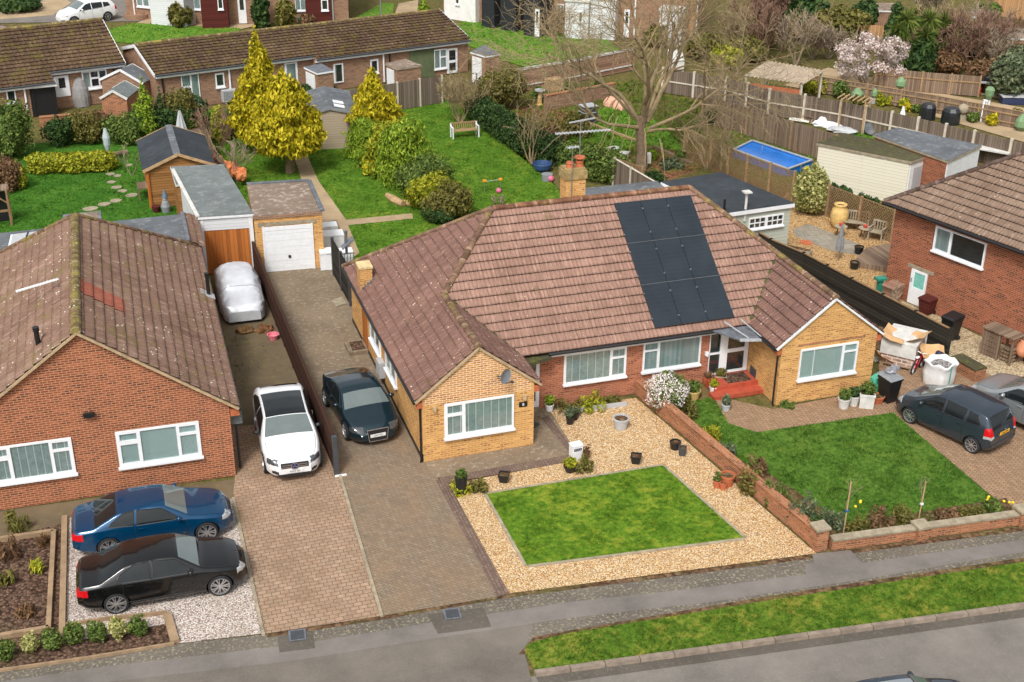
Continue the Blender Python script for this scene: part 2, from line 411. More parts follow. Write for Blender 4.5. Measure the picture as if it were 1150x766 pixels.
def _clip(poly, ax, val, keep_ge):
 out = []; n = len(poly)
 for i in range(n):
  a, b = poly[i], poly[(i+1) % n]
  ia = (a[ax] >= val-1e-9) if keep_ge else (a[ax] <= val+1e-9); ib = (b[ax] >= val-1e-9) if keep_ge else (b[ax] <= val+1e-9)
  if ia: out.append(a)
  if ia != ib:
   t = (val-a[ax])/(b[ax]-a[ax]); q = [a[0]+(b[0]-a[0])*t, a[1]+(b[1]-a[1])*t]; q[ax] = val; out.append(tuple(q))
 return out
def tiled(mb, polys, e0, e1, up, course=0.345, roll=0.15, lip=0.05, rh=0.028, du=0.05, m=0, uoff=0.0):
 """interlocking roof tiles laid on the plane through the eave e0-e1 rising along up; polys = outlines in 3-D"""
 e0, e1 = Vector(e0), Vector(e1); U = (e1-e0).normalized(); Vv = Vector(up); Vv = (Vv-U*Vv.dot(U)).normalized(); N = U.cross(Vv)
 if N.z < 0: N = -N
 flip = U.cross(Vv).z < 0
 for P3 in polys:
  P = [((Vector(p)-e0).dot(U), (Vector(p)-e0).dot(Vv)) for p in P3]
  v0 = min(p[1] for p in P); v1 = max(p[1] for p in P)
  for i in range(int(math.floor(v0/course+1e-6)), int(math.ceil(v1/course-1e-6))):
   a, b = i*course, (i+1)*course
   q = _clip(_clip(P, 1, a, True), 1, b, False)
   if len(q) < 3: continue
   u0 = min(p[0] for p in q); u1 = max(p[0] for p in q)
   if roll:
    k0 = int(math.floor(u0/du+1e-6)); k1 = int(math.ceil(u1/du-1e-6))
   else: k0, k1, du_ = 0, 1, 0
   for k in range(k0, k1):
    c = _clip(_clip(q, 0, k*du, True), 0, (k+1)*du, False) if roll else q
    if len(c) < 3: continue
    def H(p):
     f = (p[1]-a)/course
     h = lip*(1-f)
     if roll: h += rh*(0.5+0.5*math.cos(2*PI*p[0]/roll))
     return h
    pts = [e0+U*p[0]+Vv*p[1]+N*H(p) for p in c]
    uv = [(p[0]+uoff, a+(p[1]-a)*0.98+0.003) for p in c]
    if flip: pts = pts[::-1]; uv = uv[::-1]
    mb.poly(pts, m, uv)
    lo = [p for p in c if abs(p[1]-a) < 1e-6]
    if len(lo) >= 2:
     x0, x1 = min(p[0] for p in lo), max(p[0] for p in lo)
     if x1-x0 > 1e-4:
      t0 = e0+U*x0+Vv*a; t1 = e0+U*x1+Vv*a
      bk = Vv*min(0.06, course*0.2); r = [t0-N*0.004, t1-N*0.004, t1+N*(H((x1, a))-0.004)+bk, t0+N*(H((x0, a))-0.004)+bk]
      uvr = [(x0+uoff, a+0.01), (x1+uoff, a+0.01), (x1+uoff, a+0.02), (x0+uoff, a+0.02)]
      if flip: r = r[::-1]; uvr = uvr[::-1]
      mb.poly(r, m, uvr)
 return mb
def ridge_tiles(mb, p, q, r=0.12, step=0.42, m=0, lift=0.0):
 p, q = Vector(p), Vector(q); d = q-p; L = d.length; n = max(1, int(round(L/step))); d.normalize()
 a = d.cross(Vector((0, 0, 1))).normalized(); b = a.cross(d)
 for i in range(n):
  s0 = p+d*(L*i/n)+Vector((0, 0, lift)); s1 = p+d*(L*(i+1)/n-0.008)+Vector((0, 0, lift)); vs, fs = [], []
  uvs = []
  rr0, rr1 = r*1.06, r*0.98
  for j in range(7):
   t = -0.15*PI+1.3*PI*j/6
   vs.append(s0+a*math.cos(t)*rr0+b*math.sin(t)*rr0*0.75); vs.append(s1+a*math.cos(t)*rr1+b*math.sin(t)*rr1*0.75)
  for j in range(6):
   fs.append((2*j, 2*j+1, 2*j+3, 2*j+2)); uvs.append([(i*1.3+0.1, 0.1), (i*1.3+0.2, 0.1), (i*1.3+0.2, 0.2), (i*1.3+0.1, 0.2)])
  fs.append(tuple(range(0, 14, 2))); uvs.append([(i*1.3+0.1, 0.1)]*7)
  fs.append(tuple(range(1, 14, 2))[::-1]); uvs.append([(i*1.3+0.1, 0.1)]*7)
  mb.add(vs, fs, m, uvs)
 return mb
# ------------------------------------------------------------------ foliage
def leaf_cloud(name, blobs, n, size, mat, seed=0, parent=None, shell=0.62, elong=1.6, bump=0.16, droop=0.0, upright=0.0):
 """n leaf-sized faces spread through the outer volume of uneven ellipsoids (cx, cy, cz, rx, ry, rz)"""
 g = np.random.default_rng(seed); B = np.array(blobs, float)
 wts = (B[:, 3]*B[:, 4]+B[:, 4]*B[:, 5]+B[:, 3]*B[:, 5]); k = g.choice(len(B), n, p=wts/wts.sum())
 d = g.normal(size=(n, 3)); d /= np.linalg.norm(d, axis=1)[:, None]
 ph = g.uniform(0, 6.28, (6,));
 wob = 1+bump*(np.sin(d[:, 0]*5+ph[0]+k)*np.sin(d[:, 1]*4+ph[1])+0.8*np.sin(d[:, 2]*7+ph[2]+k*1.7)*np.sin(d[:, 0]*9+ph[3]))
 r = (shell+(1-shell)*g.random(n)**0.6)*wob
 C = B[k, :3]+d*B[k, 3:6]*r[:, None]
 keep = C[:, 2] > 0.02; C = C[keep]; d = d[keep]; n = len(C)
 nor = d+g.normal(size=(n, 3))*0.75; nor[:, 2] += 0.25; nor /= np.linalg.norm(nor, axis=1)[:, None]
 t = np.cross(nor, g.normal(size=(n, 3)));
 if droop or upright: t = np.cross(np.cross(nor, np.array([0, 0, -1.0 if droop else 1.0])+g.normal(size=(n, 3))*0.35), nor)
 t /= np.linalg.norm(t, axis=1)[:, None]+1e-9; b = np.cross(nor, t)
 s = size*(0.6+0.8*g.random(n))[:, None]
 tl = t*s*elong*0.5; bw = b*s*0.5
 V = np.stack([C-tl, C+bw*0.9-tl*0.1, C+tl, C-bw*0.9-tl*0.1], 1).reshape(-1, 3)
 return np_mesh(name, V, 4, mat, parent)
def in_poly(P, poly):
 x, y = P[:, 0], P[:, 1]; c = np.zeros(len(P), bool); n = len(poly)
 for i in range(n):
  x0, y0 = poly[i][0], poly[i][1]; x1, y1 = poly[(i+1) % n][0], poly[(i+1) % n][1]
  if y0 == y1: continue
  c ^= ((y0 > y) != (y1 > y)) & (x < (x1-x0)*(y-y0)/(y1-y0)+x0)
 return c
def blades(name, poly, dens, h, w, mat, seed=0, z=0.0, holes=()):
 g = np.random.default_rng(seed); xs = [p[0] for p in poly]; ys = [p[1] for p in poly]
 n = int((max(xs)-min(xs))*(max(ys)-min(ys))*dens)
 P = np.stack([g.uniform(min(xs), max(xs), n), g.uniform(min(ys), max(ys), n)], 1)
 P = P[in_poly(P, poly)]
 for hl in holes: P = P[~in_poly(P, hl)]
 n = len(P); a = g.uniform(0, 2*PI, n); u = np.stack([np.cos(a), np.sin(a)], 1)*(w*(0.6+0.8*g.random(n)))[:, None]
 clump = 0.75+0.5*np.sin(P[:, 0]*3.1)*np.sin(P[:, 1]*2.7)
 hh = h*(0.5+g.random(n))*np.clip(clump, 0.5, 1.3); l = g.normal(size=(n, 2))*(h*0.55)
 A = np.concatenate([P-u, np.full((n, 1), z)], 1); B = np.concatenate([P+u, np.full((n, 1), z)], 1); T = np.concatenate([P+l, (z+hh)[:, None]], 1)
 o = np_mesh(name, np.stack([A, B, T], 1).reshape(-1, 3), 3, mat); o['kind'] = 'stuff'; return o
def branching(seed, base, d0, length, r0, levels, kids, spread, mb, up=0.15, droop=0.0, taper=0.62, seg=5, start=0.35, wander=0.16, shrink=0.62, minr=0.008, last_len=None):
 """bare limbs: each limb bends as it grows and bears thinner limbs"""
 rg = random.Random(seed)
 def grow(p, d, L, r, lev):
  pts = [Vector(p)]; rad = [r]; d = Vector(d).normalized(); q = Vector(p)
  k = max(3, seg-lev//2) if lev else seg
  for i in range(k):
   d = (d+Vector((rg.gauss(0, wander), rg.gauss(0, wander), rg.gauss(0, wander)+(up if lev < 2 else up*0.5-droop*(i/k)*(lev >= 1))))).normalized()
   q = q+d*(L/k); pts.append(q.copy()); rad.append(max(minr, r*(1-(1-taper*0.45)*(i+1)/k)))
  mb.tube(pts, rad, 7 if lev == 0 else (5 if lev == 1 else 3), 0, cap=False)
  if lev >= levels: return
  nk = kids[min(lev, len(kids)-1)]
  for j in range(nk):
   t = start+(1-start)*(j+rg.random())/nk; f = t*k; i = min(int(f), k-1); pp = pts[i].lerp(pts[i+1], f-i)
   dd = (pts[i+1]-pts[i]).normalized(); ax = dd.cross(Vector((rg.gauss(0, 1), rg.gauss(0, 1), rg.gauss(0, 1)))).normalized()
   nd = dd*math.cos(spread)+ax*math.sin(spread)*rg.uniform(0.7, 1.15)
   grow(pp, nd, L*shrink*rg.uniform(0.7, 1.2), max(minr, rad[i]*0.6), lev+1)
 grow(base, d0, length, r0, 0)
 return mb
# ------------------------------------------------------------------ materials
M = {}
M['white'] = plain('white_upvc', (0.78, 0.79, 0.80, 1), 0.35, 0, 0.05)
M['white_board'] = plain('white_painted_board', (0.72, 0.73, 0.73, 1), 0.55, 0, 0.10)
M['offwhite'] = plain('weathered_white', (0.58, 0.57, 0.53, 1), 0.7, 0, 0.18, 3)
M['black'] = plain('black_plastic', (0.012, 0.012, 0.013, 1), 0.45, 0, 0.2)
M['dkgrey'] = plain('dark_grey', (0.05, 0.055, 0.06, 1), 0.55, 0, 0.2)
M['grey'] = plain('mid_grey', (0.22, 0.23, 0.24, 1), 0.6, 0, 0.2)
M['ltgrey'] = plain('pale_grey', (0.42, 0.43, 0.44, 1), 0.55, 0, 0.12)
M['lead'] = plain('lead_sheet', (0.16, 0.17, 0.19, 1), 0.5, 0.3, 0.35, 5)
M['metal'] = plain('galvanised_metal', (0.45, 0.46, 0.47, 1), 0.4, 0.8, 0.2)
M['chrome'] = plain('bright_metal', (0.6, 0.6, 0.61, 1), 0.22, 0.9, 0.1)
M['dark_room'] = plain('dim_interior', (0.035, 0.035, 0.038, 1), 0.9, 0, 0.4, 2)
M['blind'] = plain('blind_fabric', (0.52, 0.54, 0.53, 1), 0.8, 0, 0.08)
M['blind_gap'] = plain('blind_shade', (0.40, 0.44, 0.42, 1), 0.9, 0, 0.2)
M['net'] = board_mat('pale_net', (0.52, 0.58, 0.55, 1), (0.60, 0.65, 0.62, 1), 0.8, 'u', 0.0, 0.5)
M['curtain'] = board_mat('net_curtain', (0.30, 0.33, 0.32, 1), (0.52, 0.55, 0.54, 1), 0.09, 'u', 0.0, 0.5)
M['glass'] = glass_mat('window_glass')
M['obscure'] = plain('obscured_glass', S(120, 185, 170), 0.25, 0, 0.12, 8)
M['brick_yellow'] = brick_mat('buff_brick', S(212, 160, 92), S(194, 138, 74), S(204, 172, 124), S(154, 98, 54))
M['brick_yellow_pale'] = brick_mat('buff_brick_repointed', S(206, 150, 84), S(188, 130, 70), S(226, 206, 176), S(158, 98, 56))
M['brick_red'] = brick_mat('red_brick', S(164, 92, 62), S(140, 76, 54), S(180, 140, 108), S(96, 54, 46))
M['brick_orange'] = brick_mat('orange_red_brick', S(178, 108, 78), S(160, 92, 68), S(168, 128, 104), S(120, 62, 50))
M['brick_dark'] = brick_mat('dark_red_brick', S(162, 92, 66), S(140, 78, 58), S(158, 118, 92), S(84, 50, 42))
M['brick_brown'] = brick_mat('brown_terrace_brick', S(152, 112, 84), S(130, 92, 70), S(160, 138, 118), S(92, 62, 50))
M['brick_wall'] = brick_mat('garden_wall_brick', S(176, 112, 76), S(150, 94, 66), S(160, 132, 104), S(104, 60, 48))
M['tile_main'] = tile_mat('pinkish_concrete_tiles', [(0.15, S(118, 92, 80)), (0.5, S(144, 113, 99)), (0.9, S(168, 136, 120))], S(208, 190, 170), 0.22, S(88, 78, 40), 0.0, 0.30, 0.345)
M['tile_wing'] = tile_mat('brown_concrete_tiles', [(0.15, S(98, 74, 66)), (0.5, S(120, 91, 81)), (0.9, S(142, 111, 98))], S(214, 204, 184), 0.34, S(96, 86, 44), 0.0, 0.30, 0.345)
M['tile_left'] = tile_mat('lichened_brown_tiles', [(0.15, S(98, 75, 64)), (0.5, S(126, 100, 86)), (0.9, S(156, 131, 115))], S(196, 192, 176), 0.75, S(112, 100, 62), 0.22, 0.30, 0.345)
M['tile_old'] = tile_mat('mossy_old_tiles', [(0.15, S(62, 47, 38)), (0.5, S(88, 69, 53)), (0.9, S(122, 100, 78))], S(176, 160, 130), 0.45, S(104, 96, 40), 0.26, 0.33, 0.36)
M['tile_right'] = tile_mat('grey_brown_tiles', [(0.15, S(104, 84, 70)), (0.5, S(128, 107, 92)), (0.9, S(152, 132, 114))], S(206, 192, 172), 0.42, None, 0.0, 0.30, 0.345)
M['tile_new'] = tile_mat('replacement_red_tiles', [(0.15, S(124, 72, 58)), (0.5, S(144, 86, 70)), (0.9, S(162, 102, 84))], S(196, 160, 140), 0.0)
M['ridge_main'] = tile_mat('ridge_tiles_brown', [(0.1, S(122, 96, 78)), (0.5, S(150, 118, 98)), (0.9, S(176, 146, 118))], S(196, 180, 140), 0.5, S(140, 128, 66), 0.25, 1.3, 5.0)
M['ridge_red'] = tile_mat('ridge_tiles_terracotta', [(0.1, S(130, 92, 70)), (0.5, S(156, 112, 88)), (0.9, S(178, 142, 114))], S(206, 186, 150), 0.3, S(150, 130, 70), 0.12, 1.3, 5.0)
M['ridge_moss'] = tile_mat('ridge_tiles_mossy', [(0.1, S(122, 104, 76)), (0.5, S(146, 126, 88)), (0.9, S(176, 158, 120))], S(206, 200, 170), 0.8, S(150, 138, 70), 0.3, 1.3, 5.0)
M['mortar'] = plain('verge_mortar', S(176, 152, 118), 0.9, 0, 0.25, 5)
M['felt_grey'] = asphalt_mat('grey_roof_felt', (0.13, 0.14, 0.15, 1), S(200, 200, 198), 0.22, 3.0)
M['felt_green'] = asphalt_mat('grey_green_roof_felt', (0.16, 0.18, 0.175, 1), S(206, 208, 204), 0.15, 2.2)
M['felt_dark'] = asphalt_mat('dark_roof_felt', (0.045, 0.052, 0.06, 1), S(120, 126, 132), 0.10, 3.0)
M['felt_old'] = asphalt_mat('old_gritty_roof', S(128, 112, 98), S(186, 172, 158), 0.6, 3.0)
M['felt_moss'] = asphalt_mat('mossy_flat_roof', S(80, 76, 58), S(96, 98, 40), 0.9, 4.0)
M['asphalt'] = asphalt_mat('road_asphalt', S(122, 116, 109), S(160, 156, 150), 0.15, 14)
M['pave'] = asphalt_mat('pavement_asphalt', S(104, 97, 88), S(160, 152, 126), 0.85, 11.0)
M['pave_new'] = asphalt_mat('smooth_asphalt_strip', S(120, 114, 108), S(150, 148, 142), 0.1, 9)
M['kerb'] = plain('kerb_concrete', S(132, 118, 104), 0.95, 0, 0.3, 4, bump=0.3)
M['edging'] = plain('edging_concrete', S(150, 138, 116), 0.9, 0, 0.3, 4, bump=0.3)
M['concrete'] = asphalt_mat('stained_concrete', S(128, 112, 92), S(180, 172, 158), 0.4, 6)
M['concrete_old'] = asphalt_mat('mossy_concrete', S(108, 94, 74), S(120, 112, 72), 0.5, 4)
M['block_left'] = paving_mat('brown_block_paving', S(156, 127, 104), S(172, 147, 124), S(106, 90, 74), 0.24, 0.16, 0, S(120, 98, 76), 0.5)
M['block_mid'] = paving_mat('grey_brown_block_paving', S(146, 129, 109), S(130, 114, 97), S(102, 92, 79), 0.2, 0.1, 45, S(138, 112, 86), 0.5)
M['block_band'] = paving_mat('dark_band_blocks', S(128, 108, 96), S(112, 92, 84), S(84, 72, 62), 0.2, 0.1, 90, S(128, 110, 90), 0.3)
M['block_right'] = paving_mat('tan_block_paving', S(172, 142, 112), S(152, 122, 98), S(100, 82, 66), 0.2, 0.1, 55, S(134, 112, 84), 0.35)
M['pave_dark'] = asphalt_mat('darker_asphalt_patch', S(92, 86, 78), S(130, 124, 110), 0.3, 9.0)
M['pave_smooth'] = asphalt_mat('smooth_dark_asphalt', S(112, 105, 97), S(150, 142, 120), 0.18, 14.0)
M['slabs'] = paving_mat('grey_paving_slabs', S(164, 156, 142), S(146, 138, 124), S(120, 106, 84), 0.6, 0.6, 8, S(124, 116, 96), 0.3)
M['path'] = asphalt_mat('garden_path_concrete', S(170, 148, 118), S(126, 114, 86), 0.25, 5)
M['gravel'] = gravel_mat('buff_gravel', [(0.0, S(168, 122, 78)), (0.3, S(206, 164, 112)), (0.6, S(224, 194, 146)), (0.85, S(236, 218, 186)), (1.0, S(150, 124, 98))], 28, S(170, 140, 96), 0.35)
M['gravel_pink'] = gravel_mat('pale_pink_gravel', [(0.0, S(158, 132, 120)), (0.3, S(190, 172, 160)), (0.6, S(212, 202, 192)), (0.85, S(230, 224, 216)), (1.0, S(136, 116, 108))], 26, S(156, 144, 126), 0.5)
M['gravel_gold'] = gravel_mat('golden_gravel', [(0.0, S(150, 112, 70)), (0.4, S(190, 150, 100)), (0.8, S(210, 178, 130)), (1.0, S(150, 130, 104))], 16, S(150, 120, 80), 0.4)
M['gravel_grey'] = gravel_mat('pale_beige_gravel', [(0.0, S(156, 134, 104)), (0.4, S(186, 166, 132)), (0.8, S(206, 190, 158)), (1.0, S(150, 136, 114))], 16, S(160, 138, 104), 0.4)
M['bark'] = gravel_mat('bark_mulch', [(0.0, S(62, 46, 38)), (0.4, S(92, 70, 58)), (0.8, S(122, 98, 82)), (1.0, S(74, 60, 46))], 13, S(90, 84, 54), 0.3)
M['soil'] = gravel_mat('bare_soil', [(0.0, S(84, 62, 46)), (0.5, S(106, 82, 60)), (1.0, S(124, 100, 76))], 7, S(92, 98, 48), 0.6)
M['soil_red'] = gravel_mat('reddish_soil', [(0.0, S(104, 70, 48)), (0.5, S(128, 88, 62)), (1.0, S(142, 106, 78))], 7, S(88, 92, 48), 0.6)
M['ground'] = grass_mat('rough_ground', S(98, 100, 52), S(112, 96, 62), S(134, 112, 80), 0.7)
M['lawn_front'] = grass_mat('front_lawn', S(80, 117, 32), S(106, 137, 40), S(164, 158, 60), 0.75)
M['lawn_right'] = grass_mat('right_lawn', S(70, 106, 38), S(92, 124, 46), S(126, 138, 64), 0.4)
M['lawn_back'] = grass_mat('back_lawn', S(74, 114, 33), S(95, 131, 41), S(148, 148, 58), 0.6)
M['lawn_left'] = grass_mat('left_back_lawn', S(58, 104, 33), S(76, 121, 41), S(112, 134, 52), 0.4)
M['verge'] = grass_mat('verge_grass', S(76, 108, 33), S(100, 124, 41), S(158, 142, 66), 0.85)
M['lawn_far'] = grass_mat('far_lawn', S(84, 130, 42), S(104, 142, 50), S(150, 146, 66), 0.6)
M['fence_brown'] = board_mat('dark_brown_boards', S(58, 40, 33), S(76, 53, 43), 0.14, 'v', 0.05)
M['fence_weather'] = board_mat('weathered_upright_boards', S(104, 86, 72), S(146, 126, 106), 0.12, 'u', 0.09)
M['fence_grey'] = board_mat('grey_lap_panel', S(92, 80, 70), S(130, 116, 102), 0.15, 'u', 0.08)
M['fence_pinkish'] = board_mat('pinkish_lap_panel', S(128, 96, 80), S(160, 126, 106), 0.16, 'v', 0.08)
M['fence_black'] = board_mat('black_stained_lap_panel', S(38, 36, 33), S(66, 62, 54), 0.14, 'v', 0.10)
M['fence_tan'] = board_mat('tan_new_boards', S(164, 122, 84), S(190, 150, 108), 0.14, 'u', 0.08)
M['lattice'] = plain('lattice_wood', S(132, 104, 72), 0.85, 0, 0.25)
M['post_wood'] = plain('fence_post_wood', S(150, 122, 88), 0.85, 0, 0.25, 5)
M['post_conc'] = plain('concrete_post', S(196, 186, 168), 0.85, 0, 0.15, 4)
M['timber'] = board_mat('orange_stained_timber', S(150, 86, 40), S(186, 114, 58), 0.15, 'u', 0.06)
M['timber_h'] = board_mat('shiplap_timber', S(128, 88, 50), S(166, 120, 74), 0.13, 'v', 0.10)
M['timber_raw'] = plain('pale_sawn_timber', S(176, 144, 106), 0.8, 0, 0.22, 5)
M['sleeper'] = plain('timber_edging', S(146, 122, 94), 0.85, 0, 0.25, 4)
M['clad_white'] = board_mat('white_shiplap', (0.60, 0.61, 0.62, 1), (0.74, 0.75, 0.75, 1), 0.15, 'v', 0.05, 0.2)
M['clad_sage'] = board_mat('sage_shiplap', S(176, 180, 166), S(190, 194, 180), 0.16, 'v', 0.05, 0.2)
M['clad_resin'] = board_mat('taupe_resin_boards', S(168, 152, 130), S(184, 168, 146), 0.14, 'v', 0.06, 0.25)
M['clad_cream'] = board_mat('cream_ribbed_panel', S(216, 210, 190), S(228, 222, 206), 0.16, 'v', 0.05, 0.2)
M['clad_maroon'] = board_mat('maroon_boards', S(78, 38, 34), S(98, 50, 44), 0.14, 'v', 0.07, 0.3)
M['clad_black'] = plain('black_render', S(32, 34, 38), 0.7, 0, 0.2)
M['render_white'] = plain('white_render', S(226, 224, 220), 0.8, 0, 0.08, 2)
M['terracotta'] = plain('terracotta', S(178, 98, 62), 0.8, 0, 0.2, 6)
M['pot_buff'] = plain('buff_clay', S(206, 172, 106), 0.7, 0, 0.2, 6)
M['red_tile'] = plain('red_quarry_tile', S(168, 76, 54), 0.6, 0, 0.2, 5)
M['trunk'] = plain('bark_grey_brown', S(124, 104, 82), 0.95, 0, 0.35, 5, bump=0.6)
M['twig'] = plain('twig_olive_brown', S(140, 122, 90), 0.9, 0, 0.3, 3)
M['twig_grey'] = plain('twig_grey', S(136, 120, 100), 0.9, 0, 0.3, 3)
M['twig_red'] = plain('twig_reddish', S(120, 92, 74), 0.9, 0, 0.3, 3)
M['leaf_yellow'] = leaf_mat('golden_conifer_leaf', S(104, 108, 20), S(176, 162, 30), S(220, 200, 56))
M['leaf_green'] = leaf_mat('mid_green_leaf', S(54, 76, 32), S(92, 112, 50), S(132, 146, 74))
M['leaf_bright'] = leaf_mat('bright_conifer_leaf', S(80, 106, 30), S(120, 146, 42), S(162, 178, 60))
M['leaf_lime'] = leaf_mat('yellow_green_leaf', S(96, 108, 28), S(148, 152, 40), S(186, 180, 58))
M['leaf_dark'] = leaf_mat('dark_hedge_leaf', S(34, 54, 30), S(58, 82, 42), S(86, 108, 56))
M['leaf_olive'] = leaf_mat('olive_leaf', S(72, 74, 36), S(108, 104, 50), S(140, 130, 70))
M['leaf_brown'] = leaf_mat('russet_leaf', S(86, 66, 48), S(118, 90, 64), S(148, 116, 84))
M['leaf_grey'] = leaf_mat('grey_green_leaf', S(64, 78, 58), S(98, 110, 80), S(136, 142, 106))
M['leaf_varieg'] = leaf_mat('variegated_leaf', S(92, 102, 48), S(158, 156, 88), S(206, 200, 140))
M['blossom'] = leaf_mat('pale_pink_blossom', S(176, 150, 142), S(212, 196, 188), S(236, 228, 222))
M['blossom_wh'] = leaf_mat('white_flower', S(206, 190, 180), S(232, 222, 214), S(248, 244, 240))
M['leaf_palm'] = leaf_mat('spiky_leaf', S(60, 80, 34), S(104, 124, 56), S(150, 158, 84))
# ------------------------------------------------------------------ ground and surfaces
LZ = [0.0]
def sheet(name, pts, z, m):
 mb = MB(); P = [(p[0], p[1]) for p in pts]; n = len(P)
 a = sum(P[i][0]*P[(i+1) % n][1]-P[(i+1) % n][0]*P[i][1] for i in range(n))
 if a < 0: P = P[::-1]
 LZ[0] += 0.0005; mb.poly([(p[0], p[1], z+LZ[0]) for p in P]); return struct(name, mb, M[m])
def pp(*pts): return [tuple(gp(*p))[:2] for p in pts]
mb = MB(); mb.poly([(-700, -700, -0.03), (700, -700, -0.03), (700, 900, -0.03), (-700, 900, -0.03)]); struct('ground', mb, M['ground'])
def road_y(x): return -12.62-0.103*(x+8.1)
RZ = -0.11
def strip(name, f0, f1, x0, x1, z, m):
 xs = np.linspace(x0, x1, 2); return sheet(name, [(x, f0(x)) for x in xs]+[(x, f1(x)) for x in xs[::-1]], z, m)
strip('road', lambda x: road_y(x)-9.0, lambda x: road_y(x)-0.1, -60, 60, -0.018, 'asphalt')
strip('gutter', lambda x: road_y(x)-0.48, lambda x: road_y(x)-0.1, -8.1, 60, -0.014, 'pave_dark')
mb = MB()
for i in range(68):
 x0 = -8.1+0.915*i; x1 = x0+0.890
 mb.add([(x0, road_y(x0)-0.16, -0.03), (x1, road_y(x1)-0.16, -0.03), (x1, road_y(x1), -0.03), (x0, road_y(x0), -0.03),
   (x0, road_y(x0)-0.14, 0.10), (x1, road_y(x1)-0.14, 0.10), (x1, road_y(x1), 0.10), (x0, road_y(x0), 0.10)],
     [(4, 5, 6, 7), (0, 1, 5, 4), (2, 3, 7, 6), (1, 2, 6, 5), (3, 0, 4, 7)])
struct('kerb', mb, M['kerb'])
sheet('far_pavement', [(-60, -14), (-8.3, -12.7), (-8.3, -11.3), (-60, -8)], -0.012, 'pave_smooth')
back = pp((-60, 762), (198, 723), (300, 712), (428, 692), (565, 668), (915, 622.5), (1150, 591), (1400, 560))
front = pp((1400, 590), (1150, 632), (860, 676), (640, 712), (602, 722), (590, 735))
sheet('pavement', back+front+[(-8.25, -12.9), (-30, -12.4), (-60, -9.4)], -0.006, 'pave')
sheet('crossover', pp((-40, 810), (120, 764), (330, 740), (480, 716), (598, 699), (592, 722), (590, 735))+[(-8.25, -12.9), (-30, -12.4)], -0.004, 'pave_smooth')
sheet('pavement_strip', pp((-40, 800), (120, 766), (330, 742), (480, 718), (640, 694), (800, 676), (960, 652), (1150, 620), (1400, 585), (1400, 572), (1150, 606), (935, 637), (905, 632), (905, 645), (790, 660), (640, 676), (480, 700), (330, 724), (120, 748), (-40, 772)), -0.002, 'pave_new')
sheet('cover_patch', pp((311, 712), (351, 707), (354, 728), (314, 733)), -0.001, 'pave_dark')
sheet('crossover_patch', pp((480, 690), (543, 682), (552, 704), (492, 712)), -0.001, 'pave_dark')
sheet('verge_edge', pp((590, 735), (602, 722), (860, 676), (1150, 632), (1150, 626), (860, 670), (600, 715), (582, 735)), -0.0015, 'soil')
sheet('back_edge_dirt', pp((300, 712), (428, 692), (565, 668), (915, 622.5), (1150, 591), (1150, 596), (915, 627), (565, 672), (428, 696), (300, 716)), -0.0015, 'soil')
sheet('pavement_patch', pp((912, 622), (955, 618), (975, 640), (918, 648)), 0.000, 'pave_new')
vp = pp((590, 735), (592, 725), (602, 721), (640, 712), (860, 676), (1150, 632), (1400, 590))+[(20, road_y(20)+0.02), (-8.05, road_y(-8.05)+0.02)]
sheet('verge', vp, 0.03, 'verge')
blades('verge_grass', vp, 420, 0.07, 0.018, M['verge'], 3, 0.03)
sheet('left_forecourt', pp((-60, 590), (0, 574), (264, 538), (264, 560), (72, 582), (72, 600), (-60, 620)), -0.004, 'concrete_old')
sheet('gravel_pad', pp((74, 582), (262, 560), (293, 712), (198, 723), (190, 700), (75, 722)), 0.0, 'gravel_pink')
sheet('bark_bed', pp((-60, 618), (0, 604), (72, 588), (76, 722), (188, 696), (196, 724), (0, 752), (-60, 762)), -0.002, 'bark')
sheet('left_drive', pp((252, 480), (375, 470), (384, 535), (428, 692), (298, 712), (262, 556), (264, 534)), 0.002, 'block_left')
sheet('left_drive_concrete', pp((240, 300), (288, 300), (375, 480), (252, 490), (245, 400)), -0.001, 'concrete_old')
sheet('middle_drive', pp((375, 480), (384, 535), (428, 692), (561, 670), (492, 538), (476, 517), (440, 450), (375, 445)), 0.002, 'block_mid')
sheet('middle_drive_concrete', [(-11.1, 15.5), (-7.6, 15.5), (-7.6, 9.5), (-8.2, 2.0), (-10.9, 1.2)], 0.0, 'concrete')
sheet('drive_band', pp((490, 540), (501, 538), (572, 667), (558, 670)), 0.006, 'block_band')
sheet('front_path', pp((476, 517), (598, 498), (600, 458), (642, 452), (632, 470), (644, 508), (641, 512), (505, 535), (488, 537)), 0.004, 'concrete')
sheet('front_path_band', pp((492, 537), (640, 511), (608, 470), (616, 467), (650, 512), (640, 519), (498, 544)), 0.008, 'block_band')
sheet('front_gravel', pp((499, 545), (640, 519), (650, 512), (618, 462), (714, 447), (917, 622), (572, 667)), 0.004, 'gravel')
LAWN = pp((547, 556), (744, 524), (835, 605), (592, 636))
sheet('front_lawn', LAWN, 0.03, 'lawn_front')
blades('front_lawn_grass', LAWN, 750, 0.05, 0.016, M['lawn_front'], 4, 0.03)
mb = MB()
for a, b in zip(LAWN, LAWN[1:]+LAWN[:1]):
 d = (Vector(b)-Vector(a)); L = d.length; d.normalize(); nrm = Vector((d.y, -d.x))
 c = sum((Vector(p) for p in LAWN), Vector((0, 0)))/4
 if (Vector(a)-c).dot(nrm) < 0: nrm = -nrm
 k = int(L/0.6)
 for i in range(k):
  p = Vector(a)+d*(L*i/k)+nrm*0.05; q = Vector(a)+d*(L*(i+1)/k-0.008)+nrm*0.05
  mb.bar((p.x, p.y, 0.02), (q.x, q.y, 0.02), 0.09, 0.06)
struct('lawn_edging', mb, M['edging'])
mb = MB()
for p, q in (((262, 560), (296, 714)), ((382, 535), (429, 693))):
 a, b = gp(*p), gp(*q); mb.bar((a.x, a.y, 0.02), (b.x, b.y, 0.02), 0.09, 0.07)
